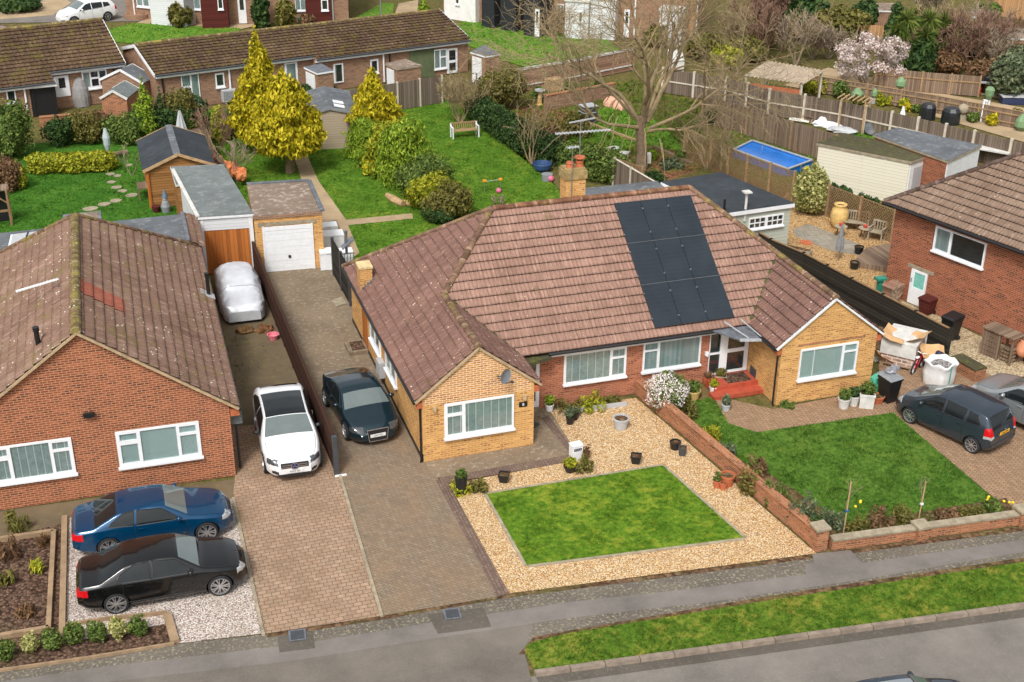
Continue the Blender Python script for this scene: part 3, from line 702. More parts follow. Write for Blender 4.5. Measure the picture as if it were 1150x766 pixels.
struct('drive_edging', mb, M['edging'])
RL = pp((752, 458), (800, 446), (818, 476), (850, 486), (1003, 464), (1136, 578), (924, 612), (770, 470))
sheet('right_front_lawn', RL, 0.012, 'lawn_right')
blades('right_front_lawn_grass', RL, 620, 0.075, 0.018, M['lawn_right'], 5, 0.012)
sheet('right_path', pp((800, 444), (868, 460), (990, 436), (1003, 464), (850, 487), (818, 477)), 0.006, 'block_right')
sheet('right_drive', pp((990, 440), (1003, 464), (1140, 580), (1260, 570), (1230, 440), (1150, 430), (1060, 400), (985, 395)), 0.002, 'block_right')
sheet('right_garden_bed', pp((925, 614), (1140, 579), (1130, 560), (950, 590), (860, 530), (850, 540)), 0.022, 'soil')
sheet('wall_bed', pp((716, 446), (760, 452), (800, 500), (870, 540), (925, 612)), 0.026, 'soil')
sheet('side_passage', pp((1055, 360), (1100, 378), (1160, 400), (1260, 440), (1150, 436), (1060, 402)), 0.008, 'gravel_grey')
sheet('side_bed', pp((940, 345), (1062, 400), (985, 396), (930, 360)), 0.010, 'soil')
sheet('passage_behind_fence', pp((930, 318), (990, 322), (1100, 378), (1060, 385), (960, 342)), 0.006, 'gravel_grey')
sheet('left_back_garden', [(-27, 16.5), (-13.3, 16.5), (-11.7, 24), (-11.9, 38), (-27, 36)], -0.008, 'lawn_left')
blades('left_back_grass', [(-24, 17), (-13.6, 17), (-13.0, 34), (-24, 34)], 170, 0.09, 0.025, M['lawn_left'], 6, -0.008)
BL = [(-11.4, 19.6), (-7.5, 19.6), (-7.0, 11), (3.6, 11), (5.2, 24.5), (4.0, 39), (-11.4, 41)]
sheet('middle_back_garden', BL, -0.008, 'lawn_back')
GP = pp((330, 176), (345, 175), (358, 204), (388, 246), (404, 285), (380, 298), (368, 262), (350, 232), (338, 200))
blades('middle_back_grass', BL, 190, 0.085, 0.025, M['lawn_back'], 7, -0.008, [GP, pp((380, 248), (463, 240), (464, 246), (384, 254))])
sheet('garden_path', pp((330, 176), (345, 175), (358, 204), (388, 246), (404, 285), (380, 298), (368, 262), (350, 232), (338, 200)), 0.0, 'path')
sheet('cross_path', pp((380, 248), (463, 240), (464, 246), (384, 254)), 0.004, 'path')
sheet('garage_side_path', pp((364, 250), (378, 247), (395, 290), (400, 300), (371, 312), (366, 295)), 0.004, 'concrete')
sheet('tree_garden', [(5.2, 14.5), (13.5, 14.5), (14.5, 20), (13.0, 33), (12.0, 39), (4.2, 39)], -0.010, 'ground')
sheet('tree_garden_lawn', pp((610, 170), (700, 178), (716, 160), (770, 172), (745, 140), (700, 118), (650, 125), (628, 150)), -0.004, 'lawn_far')
sheet('vegetable_bed', pp((722, 190), (735, 208), (772, 196), (800, 183), (765, 170), (735, 165)), -0.002, 'soil_red')
sheet('middle_brown_bed', pp((566, 145), (600, 158), (634, 152), (640, 128), (610, 112), (575, 122)), -0.003, 'soil_red')
sheet('pool_garden', [(13.0, 24.5), (18.0, 13.5), (22.5, 15.5), (19.5, 26.5), (16.0, 31.0)], -0.010, 'ground')
sheet('narrow_lawn', pp((800, 108), (840, 118), (1010, 170), (1060, 160), (1010, 148), (900, 122), (850, 100)), -0.006, 'lawn_back')
sheet('long_garden', pp((880, 96), (1010, 120), (1150, 160), (1200, 165), (1200, 130), (1050, 104), (930, 76)), -0.006, 'path')
sheet('far_right_garden', pp((950, 70), (1150, 118), (1200, 118), (1150, 86), (1080, 84), (960, 74)), -0.007, 'path')
sheet('patio_gravel', [tuple(gp(*p))[:2] for p in ((868, 238), (884, 216), (1000, 262), (1000, 318), (1000, 335), (955, 335), (905, 312), (868, 288))], 0.0, 'gravel_gold')
sheet('patio_slabs', pp((890, 258), (908, 252), (965, 275), (970, 288), (935, 283), (893, 266)), 0.004, 'slabs')
sheet('far_road', pp((-60, 40), (0, 26), (160, 24), (190, 30), (330, -40), (100, -60), (-60, -20)), -0.012, 'asphalt')
sheet('far_path', pp((0, 22), (60, 17), (80, 3), (60, -10), (40, 8), (-30, 14)), -0.007, 'path')
sheet('far_front_lawn', pp((115, 46), (118, 34), (150, 26), (270, 32), (272, 42), (180, 52)), -0.006, 'lawn_far')
blades('far_front_grass', pp((115, 46), (118, 34), (150, 26), (270, 32), (272, 42), (180, 52)), 40, 0.12, 0.05, M['lawn_far'], 8)
sheet('far_small_lawn', pp((396, 22), (428, 4), (443, 4), (440, 20)), -0.006, 'lawn_far')
sheet('far_mid_path', pp((440, 24), (448, 4), (470, 0), (468, 20)), -0.007, 'path')
FG = pp((500, 40), (520, 24), (600, 30), (680, 44), (700, 60), (590, 76), (560, 66))
sheet('far_green', FG, -0.006, 'lawn_far'); blades('far_green_grass', FG, 40, 0.12, 0.05, M['lawn_far'], 9)
sheet('far_terrace_path', pp((150, 27), (270, 33), (330, 20), (300, 8), (200, 10)), -0.009, 'path')
# ------------------------------------------------------------------ building helpers
def window(parent, o, u, n, w, h, panes, fill='blind', sill=True, name='window', fr='white', depth=0.06, slats=0, dark_cols=(), label=None, glass=None):
 """frame bars round the panes (fractions a0, a1, z0, z1 of the opening), glazed, with what hangs behind"""
 us = sorted(set([0.0, 1.0]+[p[0] for p in panes]+[p[1] for p in panes])); zs = sorted(set([0.0, 1.0]+[p[2] for p in panes]+[p[3] for p in panes]))
 mb = MB()
 for i in range(len(us)-1):
  for j in range(len(zs)-1):
   cu, cz = (us[i]+us[i+1])/2, (zs[j]+zs[j+1])/2
   if any(p[0] < cu < p[1] and p[2] < cz < p[3] for p in panes): continue
   mb.fbox(o, u, n, us[i]*w, us[i+1]*w, 0.002, depth, zs[j]*h, zs[j+1]*h)
 f = mb.build(name, M[fr], parent, label=label)
 g = MB(); k = MB()
 for p in panes:
  g.fbox(o, u, n, p[0]*w, p[1]*w, 0.032, 0.038, p[2]*h, p[3]*h)
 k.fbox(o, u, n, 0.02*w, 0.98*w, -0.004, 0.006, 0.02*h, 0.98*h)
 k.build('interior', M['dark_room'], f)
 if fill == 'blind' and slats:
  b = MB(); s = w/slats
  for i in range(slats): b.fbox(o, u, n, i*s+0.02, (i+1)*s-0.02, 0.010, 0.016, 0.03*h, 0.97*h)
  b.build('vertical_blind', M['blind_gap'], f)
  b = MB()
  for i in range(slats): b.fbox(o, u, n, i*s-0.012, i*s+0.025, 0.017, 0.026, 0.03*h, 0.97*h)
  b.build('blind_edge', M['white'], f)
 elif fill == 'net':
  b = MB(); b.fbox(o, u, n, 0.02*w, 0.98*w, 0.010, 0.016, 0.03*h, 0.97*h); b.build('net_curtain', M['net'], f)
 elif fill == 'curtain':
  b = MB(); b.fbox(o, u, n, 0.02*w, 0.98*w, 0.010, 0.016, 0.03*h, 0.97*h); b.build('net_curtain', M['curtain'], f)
 elif fill == 'half':
  b = MB(); b.fbox(o, u, n, 0.02*w, 0.30*w, 0.010, 0.016, 0.03*h, 0.97*h); b.build('curtain', M['curtain'], f)
 g.build('pane', M[glass or 'glass'], f)
 if sill:
  b = MB(); b.fbox(o, u, n, -0.04, w+0.04, 0.002, 0.12, -0.07, -0.003); b.build('sill', M[fr], f)
 return f
X_, NY = (1, 0), (0, -1)
def yrect(pts, y):
 """x0, x1, z0, z1 of four photo corners (TL, TR, BR, BL) on the plane at y"""
 q = [onY(p[0], p[1], y) for p in pts]
 return (q[0].x+q[3].x)/2, (q[1].x+q[2].x)/2, (q[2].z+q[3].z)/2, (q[0].z+q[1].z)/2
def gutter(parent, pts, r=0.05, m='black', name='gutter'):
 mb = MB(); mb.tube(pts, r, 6); return mb.build(name, M[m], parent)
# ------------------------------------------------------------------ the pair of brick bungalows
E_, H_, D_, RL_, W_, w_, P_, OV = 2.263, 5.828, 4.706, 3.85, 8.443, 2.095, 2.036, 0.228
az = E_+w_*(H_-E_)/(W_-RL_); yj = D_*(az-E_)/(H_-E_)
house = thing('semi_detached_bungalow', 'pair of joined buff brick bungalows under one pinkish brown tiled hip roof', 'house', (0, 0, 0))
v = {'RL': (-RL_, D_, H_), 'RR': (RL_, D_, H_), 'LJ': (-W_+w_, yj, az), 'RJ': (W_-w_, yj, az), 'LA': (-W_+w_, -P_, az), 'RA': (W_-w_, -P_, az),
  'LE': (-W_, -P_, E_), 'LR': (-W_+2*w_, -P_, E_), 'RE': (W_-2*w_, -P_, E_), 'RRt': (W_, -P_, E_), 'LV': (-W_+2*w_, 0, E_), 'RV': (W_-2*w_, 0, E_),
  'BL': (-W_, 2*D_, E_), 'BR': (W_, 2*D_, E_)}
mb = MB(); tiled(mb, [[v['RL'], v['LJ'], v['LV'], v['RV'], v['RJ'], v['RR']]], (-W_, 0, E_), (W_, 0, E_), (0, D_, H_-E_))
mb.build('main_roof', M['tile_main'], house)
sl = (H_-E_)/(W_-RL_)
mb = MB()
tiled(mb, [[v['LA'], v['LE'], (-W_, yj, E_), v['LJ']], [v['LJ'], (-W_, yj, E_), v['BL'], v['RL']]], (-W_, -P_, E_), (-W_, 2*D_, E_), (1, 0, sl))
tiled(mb, [[v['LA'], v['LJ'], v['LV'], v['LR']]], v['LR'], v['LV'], (-1, 0, sl), uoff=20)
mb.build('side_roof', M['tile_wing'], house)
mb = MB()
tiled(mb, [[v['RA'], v['RRt'], (W_, yj, E_), v['RJ']], [v['RJ'], (W_, yj, E_), v['BR'], v['RR']]], (W_, -P_, E_), (W_, 2*D_, E_), (-1, 0, sl), uoff=7)
tiled(mb, [[v['RA'], v['RJ'], v['RV'], v['RE']]], v['RE'], v['RV'], (1, 0, sl), uoff=31)
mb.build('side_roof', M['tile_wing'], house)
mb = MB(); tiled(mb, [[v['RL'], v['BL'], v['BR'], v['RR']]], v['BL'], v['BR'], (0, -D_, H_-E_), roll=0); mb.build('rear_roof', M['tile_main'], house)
mb = MB(); ridge_tiles(mb, v['RL'], v['RR'], 0.13, lift=0.03); mb.build('ridge', M['ridge_red'], house)
for a, b in (('LJ', 'RL'), ('LA', 'LJ'), ('BL', 'RL'), ('RR', 'RJ'), ('RA', 'RJ'), ('BR', 'RR')): ridge_tiles(MB(), v[a], v[b], 0.12, lift=0.03).build('hip_ridge', M['ridge_main'], house)
M['valley'] = plain('mossy_valley', S(70, 72, 34), 0.95, 0, 0.5, 6)
for a, b in (('LJ', 'LV'), ('RJ', 'RV')):
 p, q = Vector(v[a]), Vector(v[b]); MB().bar(p+Vector((0, 0, 0.03)), q+Vector((0, 0, 0.03)), 0.12, 0.05).build('valley', M['valley'], house)
xl, xr = -W_+OV, W_-OV
yf, ym, yb = -P_+0.06, 0.30, 2*D_-0.25
def bay_wall(x0, x1, apx, name, m, sgn):
 mb = MB(); e = E_-0.02
 zz = lambda x: az-0.05-abs(x-apx)*sl
 mb.poly([(x0, yf, 0), (x1, yf, 0), (x1, yf, zz(x1)), (apx, yf, zz(apx)), (x0, yf, zz(x0))])
 return mb, zz
mbl, zzl = bay_wall(xl, -W_+2*w_-OV, -W_+w_, '', '', 1)
bx = -W_+2*w_-OV
mbl.poly([(bx, yf, 0), (bx, ym, 0), (bx, ym, zzl(bx)), (bx, yf, zzl(bx))])
mbl.poly([(xl, yb, 0), (xl, yf, 0), (xl, yf, zzl(xl)), (xl, yb, zzl(xl))])
mbl.poly([(0, yb, 0), (xl, yb, 0), (xl, yb, E_), (0, yb, E_)])
mbl.build('wall', M['brick_yellow'], house)
mb = MB()      # the repointed gable of the left bay stands a hair proud
g0, g1 = E_-0.18, az-0.06
x0, x1 = xl+0.01, bx-0.01
mb.poly([(x0+0.05, yf-0.006, g0), (x1-0.05, yf-0.006, g0), (x1-0.05, yf-0.006, zzl(x1-0.05)-0.01), (-W_+w_, yf-0.006, zzl(-W_+w_)-0.01), (x0+0.05, yf-0.006, zzl(x0+0.05)-0.01)])
mb.build('gable', M['brick_yellow_pale'], house)
mbr, zzr = bay_wall(W_-2*w_+OV, xr, W_-w_, '', '', 1)
bxr = W_-2*w_+OV
mbr.poly([(bxr, ym, 0), (bxr, yf, 0), (bxr, yf, zzr(bxr)), (bxr, ym, zzr(bxr))])
mbr.poly([(xr, yf, 0), (xr, yb, 0), (xr, yb, zzr(xr)), (xr, yf, zzr(xr))])
mbr.poly([(xr, yb, 0), (0, yb, 0), (0, yb, E_), (xr, yb, E_)])
mbr.build('wall', M['brick_yellow'], house)
mb = MB(); mb.poly([(bx, ym, 0), (bxr, ym, 0), (bxr, ym, E_+0.1), (bx, ym, E_+0.1)]); mb.build('front_wall', M['brick_orange'], house)
for ap, s_ in (('LA', -1), ('RA', 1)):
 for e in ((('LE', 'LR') if ap == 'LA' else ('RE', 'RRt'))):
  a, b = Vector(v[ap]), Vector(v[e]); MB().bar(a+Vector((0, 0.02, -0.03)), b+Vector((0, 0.02, -0.03)), 0.10, 0.07).build('verge', M['mortar' if ap == 'LA' else 'white_board'], house)
mb = MB(); mb.box(-3.25, 3.75, 0.03, 0.06, E_-0.20, E_-0.03); mb.box(-3.25, 3.75, 0.06, 0.32, E_-0.21, E_-0.19); mb.build('fascia', M['white_board'], house)
gutter(house, [(-3.3, -0.04, E_-0.04), (3.8, -0.04, E_-0.06)], 0.06)
gutter(house, [(-W_-0.03, -P_+0.05, E_-0.05), (-W_-0.03, 2*D_, E_-0.04)], 0.06)
gutter(house, [(W_-2*w_-0.04, -P_+0.05, E_-0.06), (W_-2*w_-0.04, -0.6, E_-0.04)], 0.06)
for x in (xl-0.05, bxr-0.08): MB().tube([(x-0.06 if x < 0 else x-0.05, yf+0.10, E_-0.08), (x, yf+0.10, E_-0.25), (x, yf+0.10, 0.05), (x-0.05, yf-0.02, 0.03)], 0.035, 6).build('drainpipe', M['black'], house)
for x0, x1 in ((xl-0.17, xl), (bx, bx+0.17), (bxr-0.17, bxr), (xr, xr+0.17)): MB().box(x0, x1, yf-0.02, yf+0.16, E_-0.27, E_-0.06).build('corbel', M['terracotta'], house)
mb = MB(); mb.box(xl-0.03, xl-0.002, yf-0.01, yb, 0.0, 0.14); mb.box(xl-0.035, xl-0.002, yf-0.01, yf+0.02, 0, 0.3); mb.build('damp_course', M['black'], house)
x0, x1, z0, z1 = yrect([(498.7, 453.5), (576.5, 442.2), (576.7, 479.6), (499.6, 491.5)], yf)
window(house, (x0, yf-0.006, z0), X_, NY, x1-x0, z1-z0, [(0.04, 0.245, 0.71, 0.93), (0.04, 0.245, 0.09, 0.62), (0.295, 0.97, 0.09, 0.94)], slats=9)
mb = MB()
for i in range(int((x1-x0+0.2)/0.075)): mb.box(x0-0.1+i*0.075, x0-0.1+i*0.075+0.065, yf-0.022, yf-0.0065, z1+0.02, z1+0.24)
mb.build('soldier_course', M['brick_yellow_pale'], house)
x0, x1, z0, z1 = yrect([(633.3, 398.3), (703.3, 388.3), (702.2, 421.3), (633, 430.8)], ym); z1 = min(z1, E_-0.22)
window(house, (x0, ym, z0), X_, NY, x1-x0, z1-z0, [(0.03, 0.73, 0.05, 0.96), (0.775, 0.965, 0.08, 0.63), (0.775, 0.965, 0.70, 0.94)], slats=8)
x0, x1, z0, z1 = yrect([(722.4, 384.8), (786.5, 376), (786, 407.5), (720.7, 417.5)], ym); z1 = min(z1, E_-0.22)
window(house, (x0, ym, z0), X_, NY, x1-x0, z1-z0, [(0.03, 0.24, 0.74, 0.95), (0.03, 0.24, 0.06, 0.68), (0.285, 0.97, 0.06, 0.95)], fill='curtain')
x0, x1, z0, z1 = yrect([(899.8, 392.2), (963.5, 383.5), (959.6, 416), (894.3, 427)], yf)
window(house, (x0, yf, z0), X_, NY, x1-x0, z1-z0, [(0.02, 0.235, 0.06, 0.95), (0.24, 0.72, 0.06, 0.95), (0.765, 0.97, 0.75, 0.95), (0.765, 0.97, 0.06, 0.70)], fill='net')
mb = MB(); mb.box(x0-0.1, x1+0.25, yf-0.02, yf-0.003, z1+0.14, z1+0.20); mb.build('lintel', M['brick_wall'], house)
for (pa, pb) in (((434, 402), (446, 430)), ((417, 377), (428, 395))):
 a = onX(pa[0], pa[1], xl); b = onX(pb[0], pb[1], xl); yy0, yy1 = min(a.y, b.y), max(a.y, b.y);
 window(house, (xl, yy1, 0.95), (0, -1), (-1, 0), yy1-yy0, 1.0, [(0.06, 0.47, 0.08, 0.92), (0.53, 0.94, 0.08, 0.92)], fill='curtain')
a = onX(428, 420, xl-0.1)
mb = MB(); mb.box(xl-0.22, xl-0.003, a.y-0.25, a.y+0.28, 0.35, 0.95); mb.build('meter_box', M['ltgrey'], house)
a = onX(402, 378, xl-0.3)
mb = MB(); mb.box(xl-0.02, xl+0.001-0.003, a.y-0.4, a.y+0.45, 0.18, 2.05); d_ = mb.build('side_door', M['timber'], house)
mb = MB(); mb.box(xl-0.75, xl-0.02, a.y-0.5, a.y+0.5, 0, 0.15); mb.box(xl-0.6, xl-0.1, a.y-0.35, a.y+0.35, 0.15, 0.17, 1); mb.build('doorstep', [M['concrete'], M['bark']], house)
mb = MB(); mb.prism([(bx-0.02, -0.75), (bx+0.35, -0.35), (-3.22, -0.12), (-3.22, 0.29), (bx-0.02, 0.29)], E_-0.22, E_-0.10); mb.build('porch_roof', M['felt_moss'], house)
window(house, (bx+0.04, ym-0.002, 0.10), X_, NY, 0.92, E_-0.36, [(0.10, 0.86, 0.12, 0.96)], fill='none', sill=False, name='front_door')
mb = MB(); mb.box(bx+0.002, bx+1.0, -0.30, ym-0.06, 0.0, 0.09); mb.build('doorstep', M['concrete'], house)
x0, x1, z0, z1 = yrect([(800.4, 376), (838, 371), (835, 417), (797, 423)], ym); z0 = 0.32; z1 = E_-0.18
xd = bxr-0.03; x0 = xd-1.55
window(house, (x0, ym-0.002, z0), X_, NY, xd-x0, z1-z0, [(0.01, 0.27, 0.03, 0.46), (0.01, 0.27, 0.50, 0.97), (0.46, 0.90, 0.05, 0.46), (0.46, 0.90, 0.54, 0.95)], fill='none', sill=False, name='porch_door')
mb = MB(); mb.box(x0-0.15, bxr-0.004, -0.62, ym-0.07, 0.0, 0.30); mb.box(x0-0.35, bxr-0.004, -1.05, -0.622, 0.0, 0.15); mb.build('porch_step', M['red_tile'], house)
mb = MB(); mb.box(x0+0.45, bxr-0.2, -0.5, ym-0.14, 0.302, 0.315); mb.build('door_mat', M['bark'], house)
mb = MB()
c0 = [(x0-0.1, -0.06, E_-0.05), (bxr-0.25, -0.06, E_-0.05), (bxr+0.02, -1.15, E_-0.12), (x0+0.55, -0.85, E_-0.12)]
mb.add([c0[0], c0[3], c0[2], c0[1]]+[(p[0], p[1], p[2]+0.06) for p in (c0[0], c0[3], c0[2], c0[1])], [(3, 2, 1, 0), (4, 5, 6, 7), (0, 1, 5, 4), (1, 2, 6, 5), (2, 3, 7, 6), (3, 0, 4, 7)])
mb.build('porch_canopy', M['lead'], house)
mb = MB()
for k in (0.3, 0.75):
 p = Vector(c0[0]).lerp(Vector(c0[1]), k); q = Vector(c0[3]).lerp(Vector(c0[2]), k); mb.bar(p+Vector((0, 0, 0.34)), q+Vector((0, 0, 0.09)), 0.03, 0.03)
mb.bar(Vector(c0[3])+Vector((0, -0.01, 0.03)), Vector(c0[2])+Vector((0, -0.01, 0.03)), 0.05, 0.09); mb.build('canopy_bracket', M['ltgrey'], house)
mb = MB(); a = onX(846, 416, bxr)
mb.lathe([(0.19, -0.02), (0.19, 0.004)], (bxr, a.y, 0.55), 16, ax='y');
mb = MB(); mb.box(bxr-0.03, bxr-0.003, a.y-0.22, a.y+0.2, 0.12, 0.62); mb.build('wall_vent', M['dkgrey'], house)
yc = D_+0.55; q = onY(643, 215, yc); cx = q.x
ch = MB(); ch.box(cx-0.38, cx+0.38, yc-0.30, yc+0.30, 4.6, H_+0.70); c_ = ch.build('chimney', M['brick_yellow'], house)
ch = MB(); ch.box(cx-0.43, cx+0.43, yc-0.35, yc+0.35, H_+0.70, H_+1.0); ch.prism([(cx-0.38, yc-0.3), (cx+0.38, yc-0.3), (cx+0.38, yc+0.3), (cx-0.38, yc+0.3)], H_+1.0, H_+1.08); ch.build('chimney_cap', plain('mossy_brick_cap', S(150, 128, 84), 0.95, 0, 0.35, 5), c_)
for dx, hh in ((-0.13, 0.20), (0.24, 0.22)):
 ch = MB(); ch.lathe([(0.15, 0), (0.13, hh*0.6), (0.15, hh*0.75), (0.12, hh)], (cx+dx, yc, H_+1.08), 14)
 if dx > 0: ch.lathe([(0.17, hh+0.07), (0.21, hh+0.10), (0.19, hh+0.15), (0.03, hh+0.19)], (cx+dx, yc, H_+1.08), 14); ch.tube([(cx+dx, yc, H_+1.08+hh-0.02), (cx+dx, yc, H_+1.08+hh+0.1)], 0.05, 6)
 ch.build('chimney_pot', M['terracotta'], c_, smooth=False)
a = onX(411, 330, xl+0.15); ys = a.y
ch = MB(); ch.box(xl-0.10, xl+0.36, ys-0.30, ys+0.30, E_-0.6, E_+0.95); c_ = ch.build('flue_stack', M['brick_yellow'], house)
ch = MB(); ch.box(xl-0.13, xl+0.39, ys-0.33, ys+0.33, E_+0.95, E_+1.03); ch.build('stack_cap', plain('stone_cap', S(206, 180, 132), 0.9, 0, 0.2), c_)
ch = MB()
for k in range(5): ch.box(xl-0.05+k*0.10, xl+0.06+k*0.10, ys-0.42, ys-0.305, E_+0.12+k*0.078, E_+0.26+k*0.078)
ch.bar((xl+0.0, ys-0.5, E_+0.14), (xl+0.55, ys-0.5, E_+0.57), 0.3, 0.03)
ch.build('flashing', M['lead'], c_)
a = onX(391, 300, xl+0.25)
ch = MB(); ch.tube([(xl+0.22, a.y, E_-0.1), (xl+0.22, a.y, E_+0.75)], 0.055, 8); ch.tube([(xl+0.22, a.y, E_+0.75), (xl+0.22, a.y, E_+0.88)], 0.075, 8); ch.bar((xl+0.02, a.y-0.05, E_+0.18), (xl+0.5, a.y-0.05, E_+0.55), 0.4, 0.03); ch.build('vent_pipe', M['lead'], house)
q = onY(564, 421, yf-0.28)
t = thing('satellite_dish', 'grey satellite dish fixed to the pale gable of the left bay', 'satellite dish', (q.x, q.y, q.z), 0.5)
ch = MB(); vs = []
for i in range(5):
 r = 0.24*i/4
 for j in range(20): vs.append((r*math.cos(2*PI*j/20), -0.10+0.10*(i/4)**2*-0.6, r*1.08*math.sin(2*PI*j/20)))
fs = [(i*20+j, i*20+(j+1) % 20, (i+1)*20+(j+1) % 20, (i+1)*20+j) for i in range(4) for j in range(20)]
ch.add(vs, fs); ch.build('dish', plain('dish_grey', (0.20, 0.22, 0.25, 1), 0.5, 0, 0.15), t)
ch = MB(); ch.tube([(0, -0.1, 0), (0.02, 0.16, -0.12), (0.02, 0.25, -0.14)], 0.02, 6); ch.tube([(0, -0.14, -0.24), (0.05, -0.36, -0.14)], 0.012, 5); ch.box(0.02, 0.09, -0.42, -0.33, -0.17, -0.11); ch.build('arm', M['dkgrey'], t)
q = onY(587.5, 454, yf-0.01)
t = thing('house_number', 'small black number plate on the buff brick left bay', 'sign', (q.x, yf-0.012, q.z))
ch = MB(); ch.box(-0.14, 0.14, -0.012, 0.006, -0.09, 0.09); ch.build('plate', M['black'], t)
text('8', 0.15, M['white'], t, (0, -0.015, 0), (PI/2, 0, 0), 'number')
for i, (px, py, y) in enumerate(((793.5, 397, ym), (488, 459, yf), (589, 446, yf))):
 q = onY(px, py, y-0.03); ch = MB(); ch.box(q.x-0.06, q.x+0.06, y-0.09, y-0.003, q.z-0.07, q.z+0.07)
 ch.box(q.x-0.03, q.x+0.03, y-0.12, y-0.09, q.z-0.09, q.z+0.02); ch.build('wall_light', M['white' if i == 0 else 'mortar'], house)
sx0, sw, s0, s3 = 0.681, 3.066, 0.064, 0.945
t = thing('solar_array', 'nine black solar panels in a three by three block on the tiled roof', 'solar panels', (sx0+sw/2, D_/2, (E_+H_)/2))
base = Vector(t.location); SLN = Vector((0, -(H_-E_), D_)).normalized(); dn = Vector((0, -D_, -(H_-E_)));
pm = NT('solar_cells'); pu = pm.coord('UV'); ps = pm.sep(pu)
gl = pm.math('LESS_THAN', pm.math('FRACT', pm.math('MULTIPLY', ps[1], 10.0)), 0.06)
M['solar'] = pm.fin(pm.mix(gl, pm.ramp(pm.noise(pm.coord(), 1.2, 3), [(0.3, (0.014, 0.020, 0.027, 1)), (0.7, (0.022, 0.030, 0.038, 1))]), (0.03, 0.038, 0.045, 1)), 0.22, 0.0, 0.5)
for r in range(3):
 for c in range(3):
  a = s0+(s3-s0)*r/3; b = s0+(s3-s0)*(r+1)/3
  P0 = Vector((sx0+sw*c/3+0.008, D_, H_))+dn*(a+0.0015); P1 = Vector((sx0+sw*(c+1)/3-0.008, D_, H_))+dn*(a+0.0015)
  Q0 = Vector((sx0+sw*c/3+0.008, D_, H_))+dn*(b-0.0015); Q1 = Vector((sx0+sw*(c+1)/3-0.008, D_, H_))+dn*(b-0.0015)
  lo, hi = SLN*0.085-base, SLN*0.125-base; ch = MB()
  ch.add([P0+lo, P1+lo, Q1+lo, Q0+lo, P0+hi, P1+hi, Q1+hi, Q0+hi], [(0, 1, 2, 3), (7, 6, 5, 4), (0, 4, 5, 1), (1, 5, 6, 2), (2, 6, 7, 3), (3, 7, 4, 0)], 0, [[(0, 0)]*4, [(0, 1), (1, 1), (1, 0), (0, 0)]]+[[(0, 0.03)]*4]*4)
  ch.build('panel', M['solar'], t)
ch = MB()
for a in (s0, s0+(s3-s0)/3, s0+2*(s3-s0)/3):
 for f in (0.2, 0.78):
  for c in (0, 1, 2, 3):
   p = Vector((sx0+sw*c/3, D_, H_))+dn*(a+(s3-s0)/3*f)+SLN*0.127-base; ch.box(p.x-0.025, p.x+0.025, p.y-0.035, p.y+0.035, p.z-0.03, p.z+0.012)
for k in (1, 2):
 p = Vector((sx0, D_, H_))+dn*(s0+(s3-s0)*k/3)+SLN*0.124-base; ch.bar(p, p+Vector((sw, 0, 0)), 0.02, 0.008)
ch.build('clamp', M['metal'], t)
def yagi(label, mast, h, boom, direction, n, name='television_aerial', el=0.3):
 t = thing(name, label, 'aerial', mast)
 b = MB(); b.tube([(0, 0, 0), (0, 0, h)], 0.018, 6); b.build('mast', M['metal'], t)
 d = Vector(direction).normalized(); s = Vector((-d.y, d.x, 0)); b = MB(); p = Vector((0, 0, h-0.05))-d*boom*0.45; b.bar(p, p+d*boom, 0.045, 0.045)
 for i in range(n):
  q = p+d*(boom*(i+0.3)/n); b.bar(q-s*el*0.5, q+s*el*0.5, 0.022, 0.022)
 b.build('boom', M['ltgrey'], t)
 return t
yagi('longer aerial with many short rods standing on the brick chimney', (cx+0.30, yc+0.18, H_+1.0), 1.35, 2.1, (1, -0.05, 0), 15)
yagi('small aerial with a bare pole strapped to the side of the brick chimney', (cx-0.20, yc-0.40, H_+0.1), 1.9, 0.45, (1, 0.1, 0), 4)
yagi('pale upper aerial slanting above the chimney pots', (cx+0.33, yc+0.24, H_+1.0), 1.75, 1.1, (0.97, 0.22, 0.02), 4, el=0.12)
# ------------------------------------------------------------------ left red brick bungalow
lb = thing('red_brick_bungalow', 'red brick bungalow with a wide front gable and lichened brown tiles', 'house', (-18.15, -0.9, 0), R_(-1.0))
eZ, rZ, hw, fy, ry, by = 2.45, 5.62, 4.36, -0.12, 9.75, 13.6
sB = (rZ-eZ)/hw
A, Bk = (0, fy, rZ), (0, ry, rZ)
mb = MB()
tiled(mb, [[A, (hw, fy, eZ), (hw, ry, eZ), Bk], [Bk, (hw, ry, eZ), (hw, by, eZ)]], (hw, fy, eZ), (hw, by, eZ), (-1, 0, sB))
tiled(mb, [[A, (-hw, fy, eZ), (-hw, ry, eZ), Bk], [Bk, (-hw, ry, eZ), (-hw, by, eZ)]], (-hw, fy, eZ), (-hw, by, eZ), (1, 0, sB), uoff=40)
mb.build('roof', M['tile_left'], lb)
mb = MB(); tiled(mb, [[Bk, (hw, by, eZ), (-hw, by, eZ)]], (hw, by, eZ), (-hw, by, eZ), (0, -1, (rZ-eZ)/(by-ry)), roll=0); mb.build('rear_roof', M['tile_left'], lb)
mb = MB(); ridge_tiles(mb, A, Bk, 0.14, lift=0.03); mb.build('ridge', M['ridge_moss'], lb)
for s_ in (-1, 1): ridge_tiles(MB(), Bk, (s_*hw, by, eZ), 0.12, lift=0.03).build('hip_ridge', M['ridge_main'], lb)
def on_slope(x, y): return (x, y, rZ-sB*abs(x)+0.012)
mb = MB(); tiled(mb, [[on_slope(0.10, 2.9), on_slope(1.35, 2.9), on_slope(1.35, 4.0), on_slope(0.10, 4.0)]], (hw, fy, eZ+0.022), (hw, by, eZ+0.022), (-1, 0, sB)); mb.build('replacement_tiles', M['tile_new'], lb)
Y0 = 0.0
